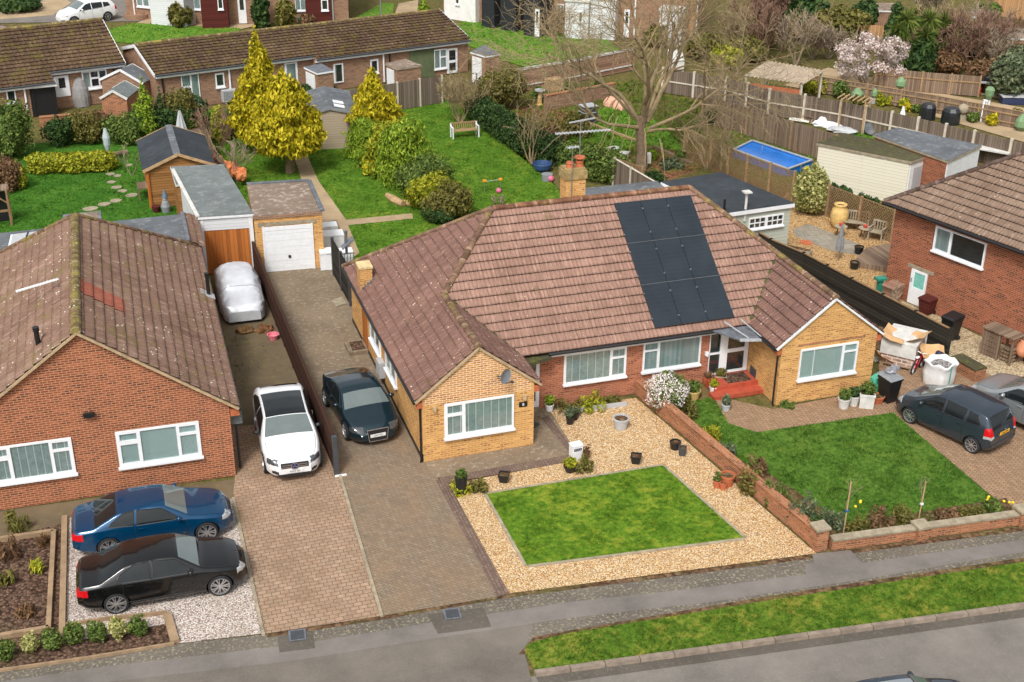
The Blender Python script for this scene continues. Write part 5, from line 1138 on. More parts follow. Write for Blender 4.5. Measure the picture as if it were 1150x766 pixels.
# ------------------------------------------------------------------ brick terraces beyond the back gardens
def terrace(name, label, pl, pr, ze, run, zr_px, back, sections, wall_m='brick_brown', roof_m='tile_old', gable_px=None):
 """row seen from its garden side: eave from pl to pr at height ze, ridge a run behind it"""
 a, b = gp(pl[0], pl[1], ze), gp(pr[0], pr[1], ze); u = b-a; u.z = 0; L = u.length; u.normalize(); n = Vector((u.y, -u.x, 0))
 t = thing(name, label, 'house', (a.x, a.y, 0), math.atan2(u.y, u.x))
 q = onW(zr_px[0], zr_px[1], tuple((a-n*run)[:2]), (u.x, u.y)); zr = q[1]
 ov = 0.3; s = (zr-ze)/run
 mb = MB(); polys = [];
 polys.append([(0, 0, ze), (L, 0, ze), (L, run, zr), (0, run, zr)])
 for (s0, s1, ext) in sections: polys.append([(s0, -ext, ze-ext*s), (s1, -ext, ze-ext*s), (s1, 0, ze), (s0, 0, ze)])
 e = max([x[2] for x in sections]+[0]); cr = 0.36
 tiled(mb, polys, (0, -cr*0, ze), (L, 0, ze), (0, run, zr-ze), course=cr, roll=0.33, lip=0.05, rh=0.03, du=0.11)
 mb.build('roof', M[roof_m], t)
 mb = MB(); tiled(mb, [[(0, run, zr), (L, run, zr), (L, run+back, zr-back*s), (0, run+back, zr-back*s)]], (L, run+back, zr-back*s), (0, run+back, zr-back*s), (0, -run, zr-ze), roll=0); mb.build('rear_roof', M[roof_m], t)
 mb = MB(); ridge_tiles(mb, (0, run, zr), (L, run, zr), 0.13, lift=0.02); mb.build('ridge', M['ridge_moss'], t)
 D = run+back-ov; mb = MB()
 for x, f in ((ov*0.3, 1), (L-ov*0.3, -1)):
  pts = [(x, D, 0), (x, ov, 0), (x, ov, ze+ov*s-0.04), (x, run, zr-0.04), (x, D, zr-back*s+ov*s-0.04)]; mb.poly(pts if f > 0 else pts[::-1])
 x0, x1 = ov*0.3, L-ov*0.3
 cuts = sorted(sections); segs = []; cur = x0
 for (s0, s1, ext) in cuts:
  if s0 > cur: segs.append((cur, s0, 0))
  segs.append((max(s0, x0), min(s1, x1), ext)); cur = s1
 if cur < x1: segs.append((cur, x1, 0))
 for (p, q_, ext) in segs:
  yy = ov-ext; mb.poly([(p, yy, 0), (q_, yy, 0), (q_, yy, ze-ext*s+ov*s-0.03), (p, yy, ze-ext*s+ov*s-0.03)])
  if ext:
   for x, f in ((p, 1), (q_, -1)):
    pts = [(x, ov, 0), (x, yy, 0), (x, yy, ze-ext*s+ov*s-0.03), (x, ov, ze+ov*s-0.03)]; mb.poly(pts if f > 0 else pts[::-1])
 mb.poly([(L, D, 0), (0, D, 0), (0, D, zr-back*s), (L, D, zr-back*s)])
 mb.build('wall', M[wall_m], t)
 for (p, q_, ext) in segs:
  mb = MB(); z = ze-ext*s; mb.box(p-0.05, q_+0.05, -ext+0.03, -ext+0.06, z-0.24, z-0.04); mb.box(p-0.05, q_+0.05, -ext+0.06, ov-ext-0.004, z-0.25, z-0.22); mb.build('fascia', M['white_board'], t)
  gutter(t, [(p-0.05, -ext-0.03, z-0.05), (q_+0.05, -ext-0.03, z-0.05)], 0.06, 'dkgrey')
 for x in (-0.02, L+0.02):
  MB().bar((x, 0, ze-0.08), (x, run, zr-0.08), 0.05, 0.20).build('barge_board', M['white_board'], t); MB().bar((x, run, zr-0.08), (x, run+back, zr-back*s-0.08), 0.05, 0.20).build('barge_board', M['white_board'], t)
 def at(px, py, ext=0.0):
  o = a-n*(ov-ext); q = onW(px, py, (o.x, o.y), (u.x, u.y)); return q
 def win(tl, br, panes, fill='curtain', ext=0.0, name='window', sill=True):
  p = at(tl[0], tl[1], ext); q = at(br[0], br[1], ext); z1 = min(p[1], ze-ext*s-0.12); z0 = max(q[1], 0.05)
  return window(t, (p[0], ov-ext, z0), X_, NY, q[0]-p[0], z1-z0, panes, fill=fill, name=name, sill=sill)
 return t, at, win, dict(ze=ze, s=s, ov=ov, zr=zr, L=L, a=a, u=u, n=n)
t, at_, win_, inf = terrace('brown_terrace', 'low brown brick terrace with a long mossy roof and a white verge on its gable', (174, 84.5), (525, 40.5), 2.3, 3.9, (152, 50), 3.3, [(10.0, (gp(525, 40.5, 2.3)-gp(174, 84.5, 2.3)).length, 0.5)])
T2 = ['door', (0.06, 0.94, 0.45, 0.94)]
win_((202.5, 83), (226, 118), [(0.05, 0.50, 0.62, 0.93), (0.05, 0.50, 0.1, 0.56), (0.58, 0.95, 0.08, 0.94)])
win_((241, 82.5), (252.5, 97), [(0.14, 0.86, 0.12, 0.88)], 'none')
win_((319, 71), (335, 96), [(0.14, 0.86, 0.08, 0.94)], name='glazed_door', sill=False)
win_((374, 72), (386, 92), [(0.16, 0.86, 0.06, 0.94)], 'half', 0.5, name='glazed_door', sill=False)
win_((415.5, 67), (425, 81.5), [(0.16, 0.84, 0.14, 0.88)], 'none', 0.5)
win_((487, 56), (501.5, 76), [(0.06, 0.44, 0.06, 0.94), (0.52, 0.94, 0.62, 0.94), (0.52, 0.94, 0.06, 0.55)], ext=0.5)
win_((501.5, 55), (513.5, 84), [(0.2, 0.84, 0.52, 0.93), (0.2, 0.84, 0.1, 0.42)], 'none', 0.5, name='back_door', sill=False)
for px, py, m in ((256.5, 77, 'white'), (430, 62, 'white'), (182, 90, 'black'), (437, 62, 'black')):
 e_ = 0.5 if px > 350 else 0.0; q = at_(px, py, e_); mb = MB(); mb.tube([(q[0], inf['ov']-0.08-e_, 0.1), (q[0], inf['ov']-0.08-e_, inf['ze']-0.1-e_*0.5)], 0.055, 6); mb.build('drainpipe', M[m], t)
q = at_(470, 78); mb = MB(); mb.box(q[0]-0.9, q[0]+0.9, inf['ov']-0.56, inf['ov']-0.503, 0, 1.9); mb.build('trellis', M['leaf_grey'], t)
def small_flat(name, label, tops, z, wall, roof, fascia, door=None, cat='shed'):
 t, L, c = flat_block(name, label, cat, tops, z, wall, roof, fascia, 0.12, 0.08)
 if door:
  Li = inset(L, 0.08); f0, f1 = Vector(Li[door[0]]), Vector(Li[door[0]-3 if door[0] == 3 else door[0]+1]); uu = (f1-f0).normalized(); nn = (uu.y, -uu.x); w = (f1-f0).length
  mb = MB(); mb.fbox((f0.x, f0.y, 0), uu, nn, w*door[1], w*door[2], 0.003, 0.05, 0.05, z-0.25); mb.build('door', M['white_board'], t)
 return t
small_flat('brick_store', 'flat roofed brick store with a white door against the brown terrace', [(432, 71), (446, 77), (474, 73), (455, 66)], 1.95, 'brick_brown', 'felt_old', 'edging', (0, 0.1, 0.7))
small_flat('end_porch', 'grey roofed brick porch with a white door on the right end of the terrace', [(528, 58), (545, 63), (563, 60), (544, 50)], 2.0, 'brick_brown', 'felt_grey', 'white_board', (0, 0.1, 0.75), 'porch')
small_flat('glazed_porch', 'glass roofed lean-to porch on the middle of the brown terrace', [(341, 75), (356, 82), (375, 79), (361, 71)], 1.95, 'brick_brown', 'lead', 'white', (0, 0.1, 0.8), 'porch')
p = gp(258, 116); mb = MB(); mb.box(-0.45, 0.45, -0.2, 0.2, 0.15, 0.85); mb.box(-0.38, 0.38, -0.21, -0.2, 0.22, 0.78, 1); mb.box(-0.3, -0.2, -0.15, 0.15, 0, 0.15); mb.box(0.2, 0.3, -0.15, 0.15, 0, 0.15); solo('air_unit', mb, [M['ltgrey'], M['grey']], 'pale grey air unit standing against the brown terrace wall', 'air unit', (p.x, p.y, 0), R_(8))
p = gp(428, 92); mb = MB(); mb.box(-0.5, 0.5, -0.25, 0.25, 0.0, 0.7); mb.box(-0.55, 0.55, -0.3, 0.3, 0.7, 0.76); solo('storage_box', mb, M['ltgrey'], 'pale lidded storage box by the brick store door', 'box', (p.x, p.y, 0), R_(8))
t, at_, win_, inf = terrace('mossy_roof_house', 'brown brick house with a broad yellow mossed roof at the far left', (-70, 96), (140.5, 70.5), 2.35, 4.3, (110, 22), 3.3, [(-0.2, 6.2, 0.9)])
win_((6, 100.5), (19, 115), [(0.14, 0.86, 0.12, 0.88)], 'none', 0.9)
win_((40, 89), (60, 106), [(0.05, 0.42, 0.62, 0.93), (0.05, 0.42, 0.08, 0.56), (0.5, 0.95, 0.08, 0.93)], 'half')
win_((60, 86), (79.5, 107), [(0.28, 0.74, 0.4, 0.9)], 'none', name='back_door', sill=False)
win_((91, 80.5), (121.5, 97), [(0.05, 0.30, 0.12, 0.92), (0.36, 0.64, 0.62, 0.92), (0.36, 0.64, 0.12, 0.52), (0.70, 0.95, 0.12, 0.92)], 'half')
for px, py, m in ((26, 94, 'white'), (127, 76, 'black')):
 q = at_(px, py, 0.9 if px < 40 else 0); yy = inf['ov']-(0.9 if px < 40 else 0)-0.08; mb = MB(); mb.tube([(q[0], yy, 0.1), (q[0], yy, 2.0)], 0.055, 6); mb.build('drainpipe', M[m], t)
q = at_(118, 104)
gable_shed('grey_roof_store', 'small brick store with a pale grey pitched roof beside the mossy roofed house', [(118, 107), (131, 95), (137, 115), (152, 105)], 1.55, [(126.5, 103), (141, 92)], 2.0, 'brick_wall', 'felt_green', 'offwhite', 0.06, 0.05)
gable_shed('dark_roof_store', 'taller grey roofed store with a white verge behind the small brick store', [(125, 82.5), (141, 78), (148, 101.5), (160, 93)], 1.6, [(126, 82), (141, 78)], 2.3, 'brick_brown', 'felt_grey', 'white_board', 0.06, 0.05)
def row(name, label, base_px, segs, H=5.4, depth=7.0):
 a, b = gp(*base_px[0]), gp(*base_px[1]); u = b-a; u.z = 0; L = u.length; u.normalize()
 t = thing(name, label, 'house', (a.x, a.y, 0), math.atan2(u.y, u.x))
 mb = MB(); mb.box(0, L, 0, depth, 0, H); mb.build('wall', M['brick_brown'], t)
 mb = MB(); s = 0.5; tiled(mb, [[(-0.3, -0.4, H), (L+0.3, -0.4, H), (L+0.3, depth/2, H+s*(depth/2+0.4)), (-0.3, depth/2, H+s*(depth/2+0.4))]], (-0.3, -0.4, H), (L, -0.4, H), (0, 1, s), roll=0)
 tiled(mb, [[(L+0.3, depth+0.4, H), (-0.3, depth+0.4, H), (-0.3, depth/2, H+s*(depth/2+0.4)), (L+0.3, depth/2, H+s*(depth/2+0.4))]], (L+0.3, depth+0.4, H), (-0.3, depth+0.4, H), (0, -1, s), roll=0); mb.build('roof', M['tile_old'], t)
 def al(px, py, out=0.0):
  n = Vector((u.y, -u.x, 0)); o = a+n*out; return onW(px, py, (o.x, o.y), (u.x, u.y))
 for kind, x0p, x1p, yp, out, zt, m in segs:
  x0 = al(x0p, yp, out)[0]; x1 = al(x1p, yp, out)[0]
  if kind == 'box':
   mb = MB(); mb.box(x0, x1, -out, -0.004, 0, zt-0.12); o_ = mb.build('boarded_porch', M[m], t)
   mb = MB(); mb.box(x0-0.08, x1+0.08, -out-0.1, -0.004, zt-0.118, zt); mb.build('porch_roof', M['felt_moss' if m == 'clad_black' else 'offwhite'], o_)
  elif kind == 'door':
   window(t, (x0, -out, 0.08), X_, NY, x1-x0, 2.0, [(0.25, 0.75, 0.5, 0.92)], fill='none', sill=False, name='front_door')
  elif kind == 'win':
   window(t, (x0, -out, zt), X_, NY, x1-x0, 1.25, [(0.05, 0.46, 0.08, 0.92), (0.54, 0.95, 0.08, 0.92)], fill='curtain')
  elif kind == 'small':
   window(t, (x0, -out, zt), X_, NY, x1-x0, 0.85, [(0.16, 0.84, 0.12, 0.88)], fill='none')
  elif kind == 'pipe':
   mb = MB(); mb.tube([(x0, -out-0.08, 0.05), (x0, -out-0.08, 5)], 0.06, 6); mb.build('drainpipe', M['white'], t)
 return t
row('white_porch_house', 'brown brick house with a white boarded porch by the far road', ((143, 19), (243, 29)),
 [('win', 155, 169, 12, 0.0, 0.9, ''), ('box', 170, 208, 23, 1.4, 4.5, 'clad_white'), ('small', 188, 193, 8, 1.4, 2.2, ''), ('win', 211, 226, 8, 0.0, 1.1, ''), ('pipe', 152, 153, 14, 0.0, 0, '')])
row('maroon_porch_house', 'brown brick house with a dark maroon boarded porch in the far row', ((243, 28), (392, 24)),
 [('box', 227, 257, 25, 1.2, 4.5, 'clad_maroon'), ('small', 245, 251, 10, 1.2, 1.4, ''), ('door', 268, 277, 18, 0.0, 0, ''), ('win', 332, 344, 12, 0.0, 0.9, ''), ('box', 344, 372, 23, 0.6, 4.0, 'clad_maroon'), ('small', 361, 369, 12, 0.6, 1.0, ''), ('pipe', 374, 375, 20, 0.0, 0, '')])
row('white_render_house', 'white rendered house with black boarded porches at the top of the picture', ((498, 18), (606, 36)),
 [('box', 499, 534, 21, 0.5, 4.5, 'render_white'), ('small', 512, 516, 6, 0.5, 1.2, ''), ('box', 541, 555, 26, 1.2, 3.2, 'clad_black'), ('door', 556, 561, 24, 0.0, 0, ''), ('box', 562, 579, 28, 1.2, 3.2, 'clad_black'), ('win', 582, 588, 24, 0, 0.9, ''), ('box', 588, 606, 34, 1.6, 3.0, 'clad_black'), ('door', 601, 606, 32, 1.6, 0, '')])
row('white_boarded_house', 'brown house with white boarded porches behind the bare tree branches', ((612, 36), (772, 48)),
 [('win', 626, 633, 22, 0.0, 0.9, ''), ('box', 634, 660, 39, 1.4, 2.8, 'clad_white'), ('small', 650, 654, 24, 1.4, 1.2, ''), ('box', 662, 690, 42, 1.0, 3.0, 'clad_white'), ('door', 700, 706, 44, 0.0, 0, ''), ('box', 739, 764, 50, 1.4, 2.6, 'clad_white'), ('small', 754, 759, 38, 1.4, 1.0, ''), ('pipe', 712, 713, 44, 0, 0, '')], H=5.0)
# ------------------------------------------------------------------ fences and garden walls
def fence(name, label, pts, h, panel_m, post_m='post_wood', bay=1.83, thick=0.05, post=0.10, style='panel', post_h=None, cap=None, rails=None, cat='fence', board=0.0, group=None):
 """straight runs through world points; every bay a panel of its own, every post a part of its own"""
 P = [Vector((p[0], p[1])) for p in pts]; t = thing(name, label, cat, (P[0].x, P[0].y, 0), 0, group); o = P[0]
 post_h = post_h or h+0.06
 for k in range(len(P)-1):
  a, b = P[k]-o, P[k+1]-o; L = (b-a).length; u = (b-a)/L; n = (u.y, -u.x); nb = max(1, int(round(L/bay)))
  ang = math.atan2(u.y, u.x)
  for i in range(nb):
   s0, s1 = L*i/nb, L*(i+1)/nb
   mb = MB()
   if style == 'lattice':
    st = 0.16; z0, z1 = 0.03, h-0.05; hh = z1-z0; ww = s1-s0-post; x = s0+post/2
    c0 = -int(hh/st)-1
    for q in range(c0, int(ww/st)+2):
     for sg in (1, -1):
      p0 = [q*st, 0.0] if sg > 0 else [q*st+hh, 0.0]; p1 = [q*st+hh, hh] if sg > 0 else [q*st, hh]
      (xa, za), (xb, zb) = p0, p1; t0, t1 = 0.0, 1.0; dx = xb-xa
      for lim, sgn in ((0.0, 1), (ww, -1)):
       f = (lim-xa)/dx
       if (dx*sgn) > 0: t0 = max(t0, f)
       else: t1 = min(t1, f)
      if t1-t0 < 0.02: continue
      A = (x+xa+dx*t0, 0.012*sg, z0+za+(zb-za)*t0); B = (x+xa+dx*t1, 0.012*sg, z0+za+(zb-za)*t1)
      mb.bar(A, B, 0.014, 0.036)
    mb.box(x, x+ww, -0.02, 0.02, h-0.05, h); mb.box(x, x+ww, -0.02, 0.02, 0.0, 0.04)
   else:
    mb.box(s0+post/2+0.002, s1-post/2-0.002, -thick/2, thick/2, 0.04+board, h)
    if board: mb.box(s0+post/2+0.002, s1-post/2-0.002, -thick/2-0.01, thick/2+0.01, 0.0, board-0.003, 1)
    if cap: mb.box(s0+post/2+0.002, s1-post/2-0.002, -thick/2-0.025, thick/2+0.025, h+0.002, h+0.03, 1)
    if rails:
     for zr in rails: mb.box(s0+post/2+0.002, s1-post/2-0.002, -thick/2-0.045, -thick/2-0.002, zr-0.04, zr+0.04, 1); mb.box(s0+post/2+0.002, s1-post/2-0.002, thick/2+0.002, thick/2+0.045, zr-0.04, zr+0.04, 1)
   pn = mb.build('lattice_panel' if style == 'lattice' else 'panel', [M[panel_m], M[cap or post_m]], t); pn.location = (a.x, a.y, 0); pn.rotation_euler = (0, 0, ang)
  for i in range(nb+1):
   if i == 0 and k > 0: continue
   s0 = L*i/nb; mb = MB(); mb.box(s0-post/2, s0+post/2, -post/2-0.01, post/2+0.01, 0, post_h)
   q = mb.build('post', M[post_m], t); q.location = (a.x, a.y, 0); q.rotation_euler = (0, 0, ang)
 return t
def tp(z, *pts): return [tuple(gp(p[0], p[1], z))[:2] for p in pts]
fence('panel_fence', 'dark brown panel fence between the white car and the dark teal car', [(-11.05, -1.75), (-11.2, 15.3)], 1.38, 'fence_brown', 'fence_brown', 2.0, cap='fence_brown', post=0.07, post_h=1.40)
mb = MB(); mb.box(-0.07, 0.07, -0.07, 0.07, 0, 1.42); mb.box(-0.065, 0.30, -0.14, -0.075, 0, 0.05, 1); solo('fence_end_post', mb, [M['dkgrey'], M['white']], 'dark grey end post of the brown panel fence beside the white car', 'post', (-11.04, -1.9, 0))
fence('side_gate', 'dark grey slatted gate panel beside the buff garage wall', [(-8.05, 13.9), (-8.0, 10.6)], 1.7, 'fence_black', 'dkgrey', 1.7)
fence('rough_fence', 'weathered broken fence behind the dark felt shed', tp(1.3, (222, 122), (240, 165), (256, 190)), 1.3, 'fence_weather', 'post_wood', 1.8)
fence('lap_fence', 'grey lap panel fence between the back lawn and the brown terrace', tp(1.7, (375, 103), (420, 97), (496, 85)), 1.7, 'fence_grey', 'post_conc', 1.83, post_h=1.75)
fence('low_pink_fence', 'long low pinkish boarded fence with pale rails below the far green', tp(1.5, (578, 78), (640, 68), (712, 54)), 1.5, 'fence_pinkish', 'post_wood', 2.2, rails=[0.4, 1.44], cap='offwhite')
fence('concrete_post_fence', 'grey lap fence with one pale concrete post right of the chimney', tp(1.5, (690, 178), (709, 189), (752, 214)), 1.5, 'fence_grey', 'post_conc', 2.4, cap='post_conc')
fence('lattice_screen', 'short pale lattice screen at the foot of the big bare tree', tp(1.5, (691, 177), (722, 188)), 1.5, 'lattice', 'post_wood', 1.5, style='lattice')
fence('lattice_fence', 'long brown lattice fence running from the big tree past the blue pool', tp(1.6, (770, 146), (800, 157), (840, 175), (893, 193)), 1.6, 'lattice', 'post_wood', 2.0, style='lattice')
fence('ivy_lattice_fence', 'grey lattice fence with dark ivy behind the patio bench', tp(1.6, (932, 208), (1006, 236)), 1.6, 'lattice', 'post_wood', 2.0, style='lattice')
fence('closeboard_fence', 'weathered closeboard fence behind the blue pool', tp(1.6, (790, 107), (840, 121), (890, 137), (940, 152)), 1.6, 'fence_weather', 'post_wood', 2.4)
fence('long_post_fence', 'long dark panel fence with pale concrete posts crossing the gardens at right', tp(1.55, (745, 77), (816, 87.5), (865, 101), (945, 114), (1032, 133), (1095, 148), (1180, 168)), 1.55, 'fence_grey', 'post_conc', 1.9, post=0.13, post_h=1.65, rails=[0.8])
fence('railed_fence', 'grey upright board fence with rails behind the covered barbecues', tp(1.05, (905, 83), (921, 86), (975, 95), (1053, 108), (1150, 126), (1190, 133)), 1.05, 'fence_weather', 'post_wood', 2.4, rails=[0.3, 0.8], cap='post_wood')
fence('brown_panel_fence', 'weathered brown panel fence below the brown thicket', tp(1.3, (985, 76), (1037, 81), (1102, 86)), 1.3, 'fence_weather', 'post_wood', 1.83, rails=[0.9])
fence('far_tan_fence', 'short tan fence panel above the pink blossom tree', tp(1.8, (948, 27), (997, 29)), 1.8, 'fence_tan', 'post_wood', 1.83, rails=[0.9])
fence('corner_tan_fence', 'pale tan fence in the top right corner of the picture', tp(1.8, (1119, -8), (1180, 0)), 1.8, 'fence_tan', 'post_wood', 1.83)
fence('black_fence', 'black stained panel fence beside the right bungalow', tp(1.35, (838, 253), (866, 269), (903, 284.5), (957, 313), (1068, 370)), 1.35, 'fence_black', 'fence_black', 1.83, cap='lattice')
def brick_wall(name, label, pts, h, th=0.22, brick='brick_wall', cap='brick_wall', ch=0.06, piers=(), over=0.03):
 P = [Vector((p[0], p[1])) for p in pts]; t = thing(name, label, 'wall', (P[0].x, P[0].y, 0)); o = P[0]
 for k in range(len(P)-1):
  a, b = P[k]-o, P[k+1]-o; L = (b-a).length; ang = math.atan2((b-a).y, (b-a).x)
  mb = MB(); mb.box(0, L, -th/2, th/2, 0, h); q = mb.build('brickwork', M[brick], t); q.location = (a.x, a.y, 0); q.rotation_euler = (0, 0, ang)
  mb = MB(); n = max(1, int(L/0.45))
  for i in range(n): mb.box(L*i/n+0.002, L*(i+1)/n-0.004, -th/2-over, th/2+over, h+0.001, h+ch)
  q = mb.build('coping', M[cap], t); q.location = (a.x, a.y, 0); q.rotation_euler = (0, 0, ang)
 for p, hp, cm in piers:
  q = Vector((p[0], p[1]))-o; mb = MB(); mb.box(-0.19, 0.19, -0.19, 0.19, 0, hp); e = mb.build('pier', M[brick], t); e.location = (q.x, q.y, 0)
  mb = MB(); mb.box(-0.23, 0.23, -0.23, 0.23, hp+0.001, hp+0.07); e = mb.build('pier_cap', M[cm], t); e.location = (q.x, q.y, 0)
 return t
a, b = gp(716, 447), gp(917, 622)
brick_wall('party_garden_wall', 'low red brick wall dividing the gravel garden from the right lawn', [(a.x+0.12, 0.22), (b.x+0.15, b.y+0.35)], 0.55, piers=[((b.x+0.18, b.y+0.25), 0.72, 'edging')])
a, b, c_ = gp(931, 620), gp(1037, 605), gp(1146, 590)
brick_wall('front_garden_wall', 'low brick wall with pale stone coping along the pavement', [(a.x+0.1, a.y+0.12), (c_.x, c_.y+0.12)], 0.34, brick='brick_wall', cap='edging', piers=[((gp(1035, 606).x, gp(1035, 606).y+0.12), 0.42, 'edging'), ((c_.x+0.1, c_.y+0.12), 0.46, 'edging')])
a, b = gp(1072, 412), gp(1100, 428)
brick_wall('retaining_wall', 'short mossy brick retaining wall behind the white bulk bag', [(a.x, a.y), (b.x, b.y)], 0.45, 0.5, cap='felt_moss')
brick_wall('terrace_garden_wall', 'low orange brick wall in front of the mossy roofed house', tp(0.7, (44, 132), (150, 123)), 0.7)
brick_wall('shared_brick_wall', 'old brown wall with broken top between the rough gardens', tp(1.0, (612, 106), (690, 92)), 0.9, brick='brick_brown')
def plank_edge(name, label, pts, h=0.12, w=0.09, cat='bed edging'):
 t = thing(name, label, cat, gp(*pts[0]))
 o = Vector(t.location)
 for p, q in zip(pts, pts[1:]):
  a, b = gp(*p)-o, gp(*q)-o; mb = MB(); mb.bar((a.x, a.y, h/2), (b.x, b.y, h/2), w, h); mb.build('plank', M['sleeper'], t)
 return t
plank_edge('timber_bed_edge', 'pale timber planks framing the inner bark bed', [(-40, 614), (61, 599), (55, 708), (-40, 724)], 0.14, 0.13)
plank_edge('timber_pad_edge', 'weathered timber sleepers along the left side of the gravel pad', [(73, 583), (72, 640), (70, 724)], 0.14, 0.16)
plank_edge('timber_kerb', 'short timber kerb between the shrub bed and the pale gravel', [(188, 692), (197, 723)], 0.12, 0.22)
plank_edge('bed_board', 'thin grey board behind the row of small green shrubs', [(72, 704), (120, 697), (188, 690)], 0.12, 0.06)
plank_edge('pavement_board', 'thin brown board along the pavement edge of the shrub bed', [(-40, 760), (100, 740), (196, 724)], 0.08, 0.06)
# ------------------------------------------------------------------ trees, hedges and shrubs
def span(px0, px1, py, p):
 """metres across for a photo width at the depth of point p"""
 d = (Vector(p)-Vector(CAM)).dot(_FW); return (px1-px0)*d/FL
def shrub(name, label, base_px, w_px, h_px, mat, n, size, cat='shrub', seed=0, blobs=None, shape='round', depth=None, group=None, stem=True, **kw):
 """base_px = where it meets the ground; w_px, h_px = its size in the photo"""
 b = gp(*base_px); dist = (b-Vector(CAM)).dot(_FW); k = dist/FL
 w = w_px*k/2; h = h_px*k/0.90
 h = max(h-w*0.42, h*0.55) if shape in ('round', 'hedge') else h*0.97
 t = thing(name, label, cat, b, 0, group); rg = random.Random(seed+17); B = []
 d = depth or w
 if shape == 'round':
  B.append((0, 0, h*0.5, w*0.85, d*0.85, h*0.5))
  for i in range(7):
   a = rg.uniform(0, 6.28); B.append((math.cos(a)*w*0.5, math.sin(a)*d*0.5, h*rg.uniform(0.3, 0.75), w*0.45, d*0.45, h*0.3))
 elif shape == 'cone':
  m = 7
  for i in range(m):
   f = i/(m-1); r = w*(1.0-0.86*f**1.15)*(0.75 if i == 0 else 1)
   for q in range(max(1, int(5*(1-f)+1))):
    a = rg.uniform(0, 6.28); off = r*0.35*(q > 0)
    B.append((math.cos(a)*off, math.sin(a)*off, h*(0.10+0.82*f), r*0.82, r*0.82, h*0.14))
 elif shape == 'column':
  for i in range(6): B.append((rg.uniform(-.1, .1)*w, rg.uniform(-.1, .1)*w, h*(0.12+0.15*i), w*(0.95 if i < 4 else 0.72-0.15*(i-4)), w*(0.95 if i < 4 else 0.7-0.15*(i-4)), h*0.18))
 elif shape == 'low':
  for i in range(9): B.append((rg.uniform(-.75, .75)*w, rg.uniform(-.7, .7)*d, h*0.35, w*0.35, d*0.35, h*rg.uniform(0.5, 0.8)))
 if blobs: B = blobs
 leaf_cloud('foliage', B, n, size, M[mat], seed, t, **kw)
 if stem:
  mb = MB()
  for i in range(3):
   a = rg.uniform(0, 6.28); mb.tube([(0.05*math.cos(a), 0.05*math.sin(a), 0), (0.2*w*math.cos(a), 0.2*w*math.sin(a), h*0.4), (0.35*w*math.cos(a), 0.35*w*math.sin(a), h*0.7)], [0.05, 0.035, 0.015], 5)
  mb.build('stem', M['trunk'], t)
 return t
def golden(label, base_px, w_px, h_px, trunk_px, n, seed, ex=1.9):
 b = gp(*base_px); k = (b-Vector(CAM)).dot(_FW)/FL; w = w_px*k/2; h = h_px*k/0.92; th = trunk_px*k/0.92
 t = thing('golden_tree', label, 'tree', b); rg = random.Random(seed); B = []
 m = 8
 for i in range(m):
  f = i/(m-1); r = w*(1-0.86*f**ex)*(0.85 if i == 0 else 1.0)*rg.uniform(0.92, 1.06); z = th+(h-th)*(0.10+0.84*f)
  B.append((0, 0, z, r*0.7, r*0.7, (h-th)*0.12))
  for q in range(int(8*(1-f)+2)):
   a = rg.uniform(0, 6.28); B.append((math.cos(a)*r*0.68, math.sin(a)*r*0.68, z-r*0.10, r*rg.uniform(0.24, 0.40), r*rg.uniform(0.24, 0.40), (h-th)*rg.uniform(0.05, 0.10)))
 leaf_cloud('crown', B, int(n*2.0), 0.115, M['leaf_yellow'], seed, t, elong=2.2, bump=0.22, droop=1.0, shell=0.45)
 mb = MB(); mb.tube([(0, 0, 0), (0.05, 0, th*0.6), (-0.03, 0.02, th+0.4), (0, 0, h*0.85)], [0.22, 0.18, 0.15, 0.02], 8); mb.tube([(0.18, 0.05, 0), (0.22, 0.02, th*0.7), (0.35, 0.1, th+0.8)], [0.14, 0.12, 0.04], 7); mb.build('trunk', M['trunk'], t)
 return t
golden('tall pointed golden conifer, hindmost of the pair left of the taupe shed', (297, 172), 72, 122, 16, 10000, 1)
golden('broad golden conifer on a bare split trunk beside the garden path', (325, 194), 84, 106, 26, 12000, 2, 2.9)
golden('small golden conifer just right of the taupe shed', (421, 165), 66, 80, 14, 6500, 3, 2.4)
for i, (bx_, by_, w, h, m, lab, shp) in enumerate([
 ((410), 176, 32, 36, 'leaf_bright', 'bright green conifer directly below the small golden tree', 'column'),
 ((436), 192, 40, 46, 'leaf_lime', 'yellow green rounded conifer in the middle of the evergreen row', 'column'),
 ((460), 206, 46, 60, 'leaf_bright', 'bright green bushy conifer by the back lawn edge', 'column'),
 ((436), 164, 40, 26, 'leaf_bright', 'green bushy conifer behind the evergreen row', 'round'),
 ((478), 222, 52, 50, 'leaf_green', 'mid green spreading shrub near the front of the evergreen row', 'round'),
 ((500), 243, 48, 44, 'leaf_olive', 'dull olive shrub nearest the house in the evergreen row', 'round'),
 ((492), 248, 30, 22, 'leaf_dark', 'dark low shrub at the foot of the olive shrub', 'round'),
 ((420), 196, 18, 16, 'leaf_yellow', 'small golden shrub at the foot of the evergreen row', 'round'),
 ((446), 200, 40, 50, 'leaf_bright', 'bright green conifer between the yellow green one and the lawn edge', 'column'),
 ((486), 236, 46, 44, 'leaf_lime', 'yellow green shrub between the spreading shrub and the olive one', 'round'),
 ((424), 184, 36, 38, 'leaf_bright', 'bright conifer second in the row below the small golden tree', 'column'),
 ((447), 176, 30, 34, 'leaf_lime', 'yellowish conifer with a soft top behind the bright bushy conifer', 'column'),
 ]):
 shrub('evergreen_shrub', lab, (bx_, by_), w*1.3, h*1.1, m, 9000, 0.085, 'shrub', 30+i, shape=shp, bump=0.3, shell=0.45, upright=1.0 if shp == 'column' else 0.0, elong=2.2, group='evergreens beside the back lawn')
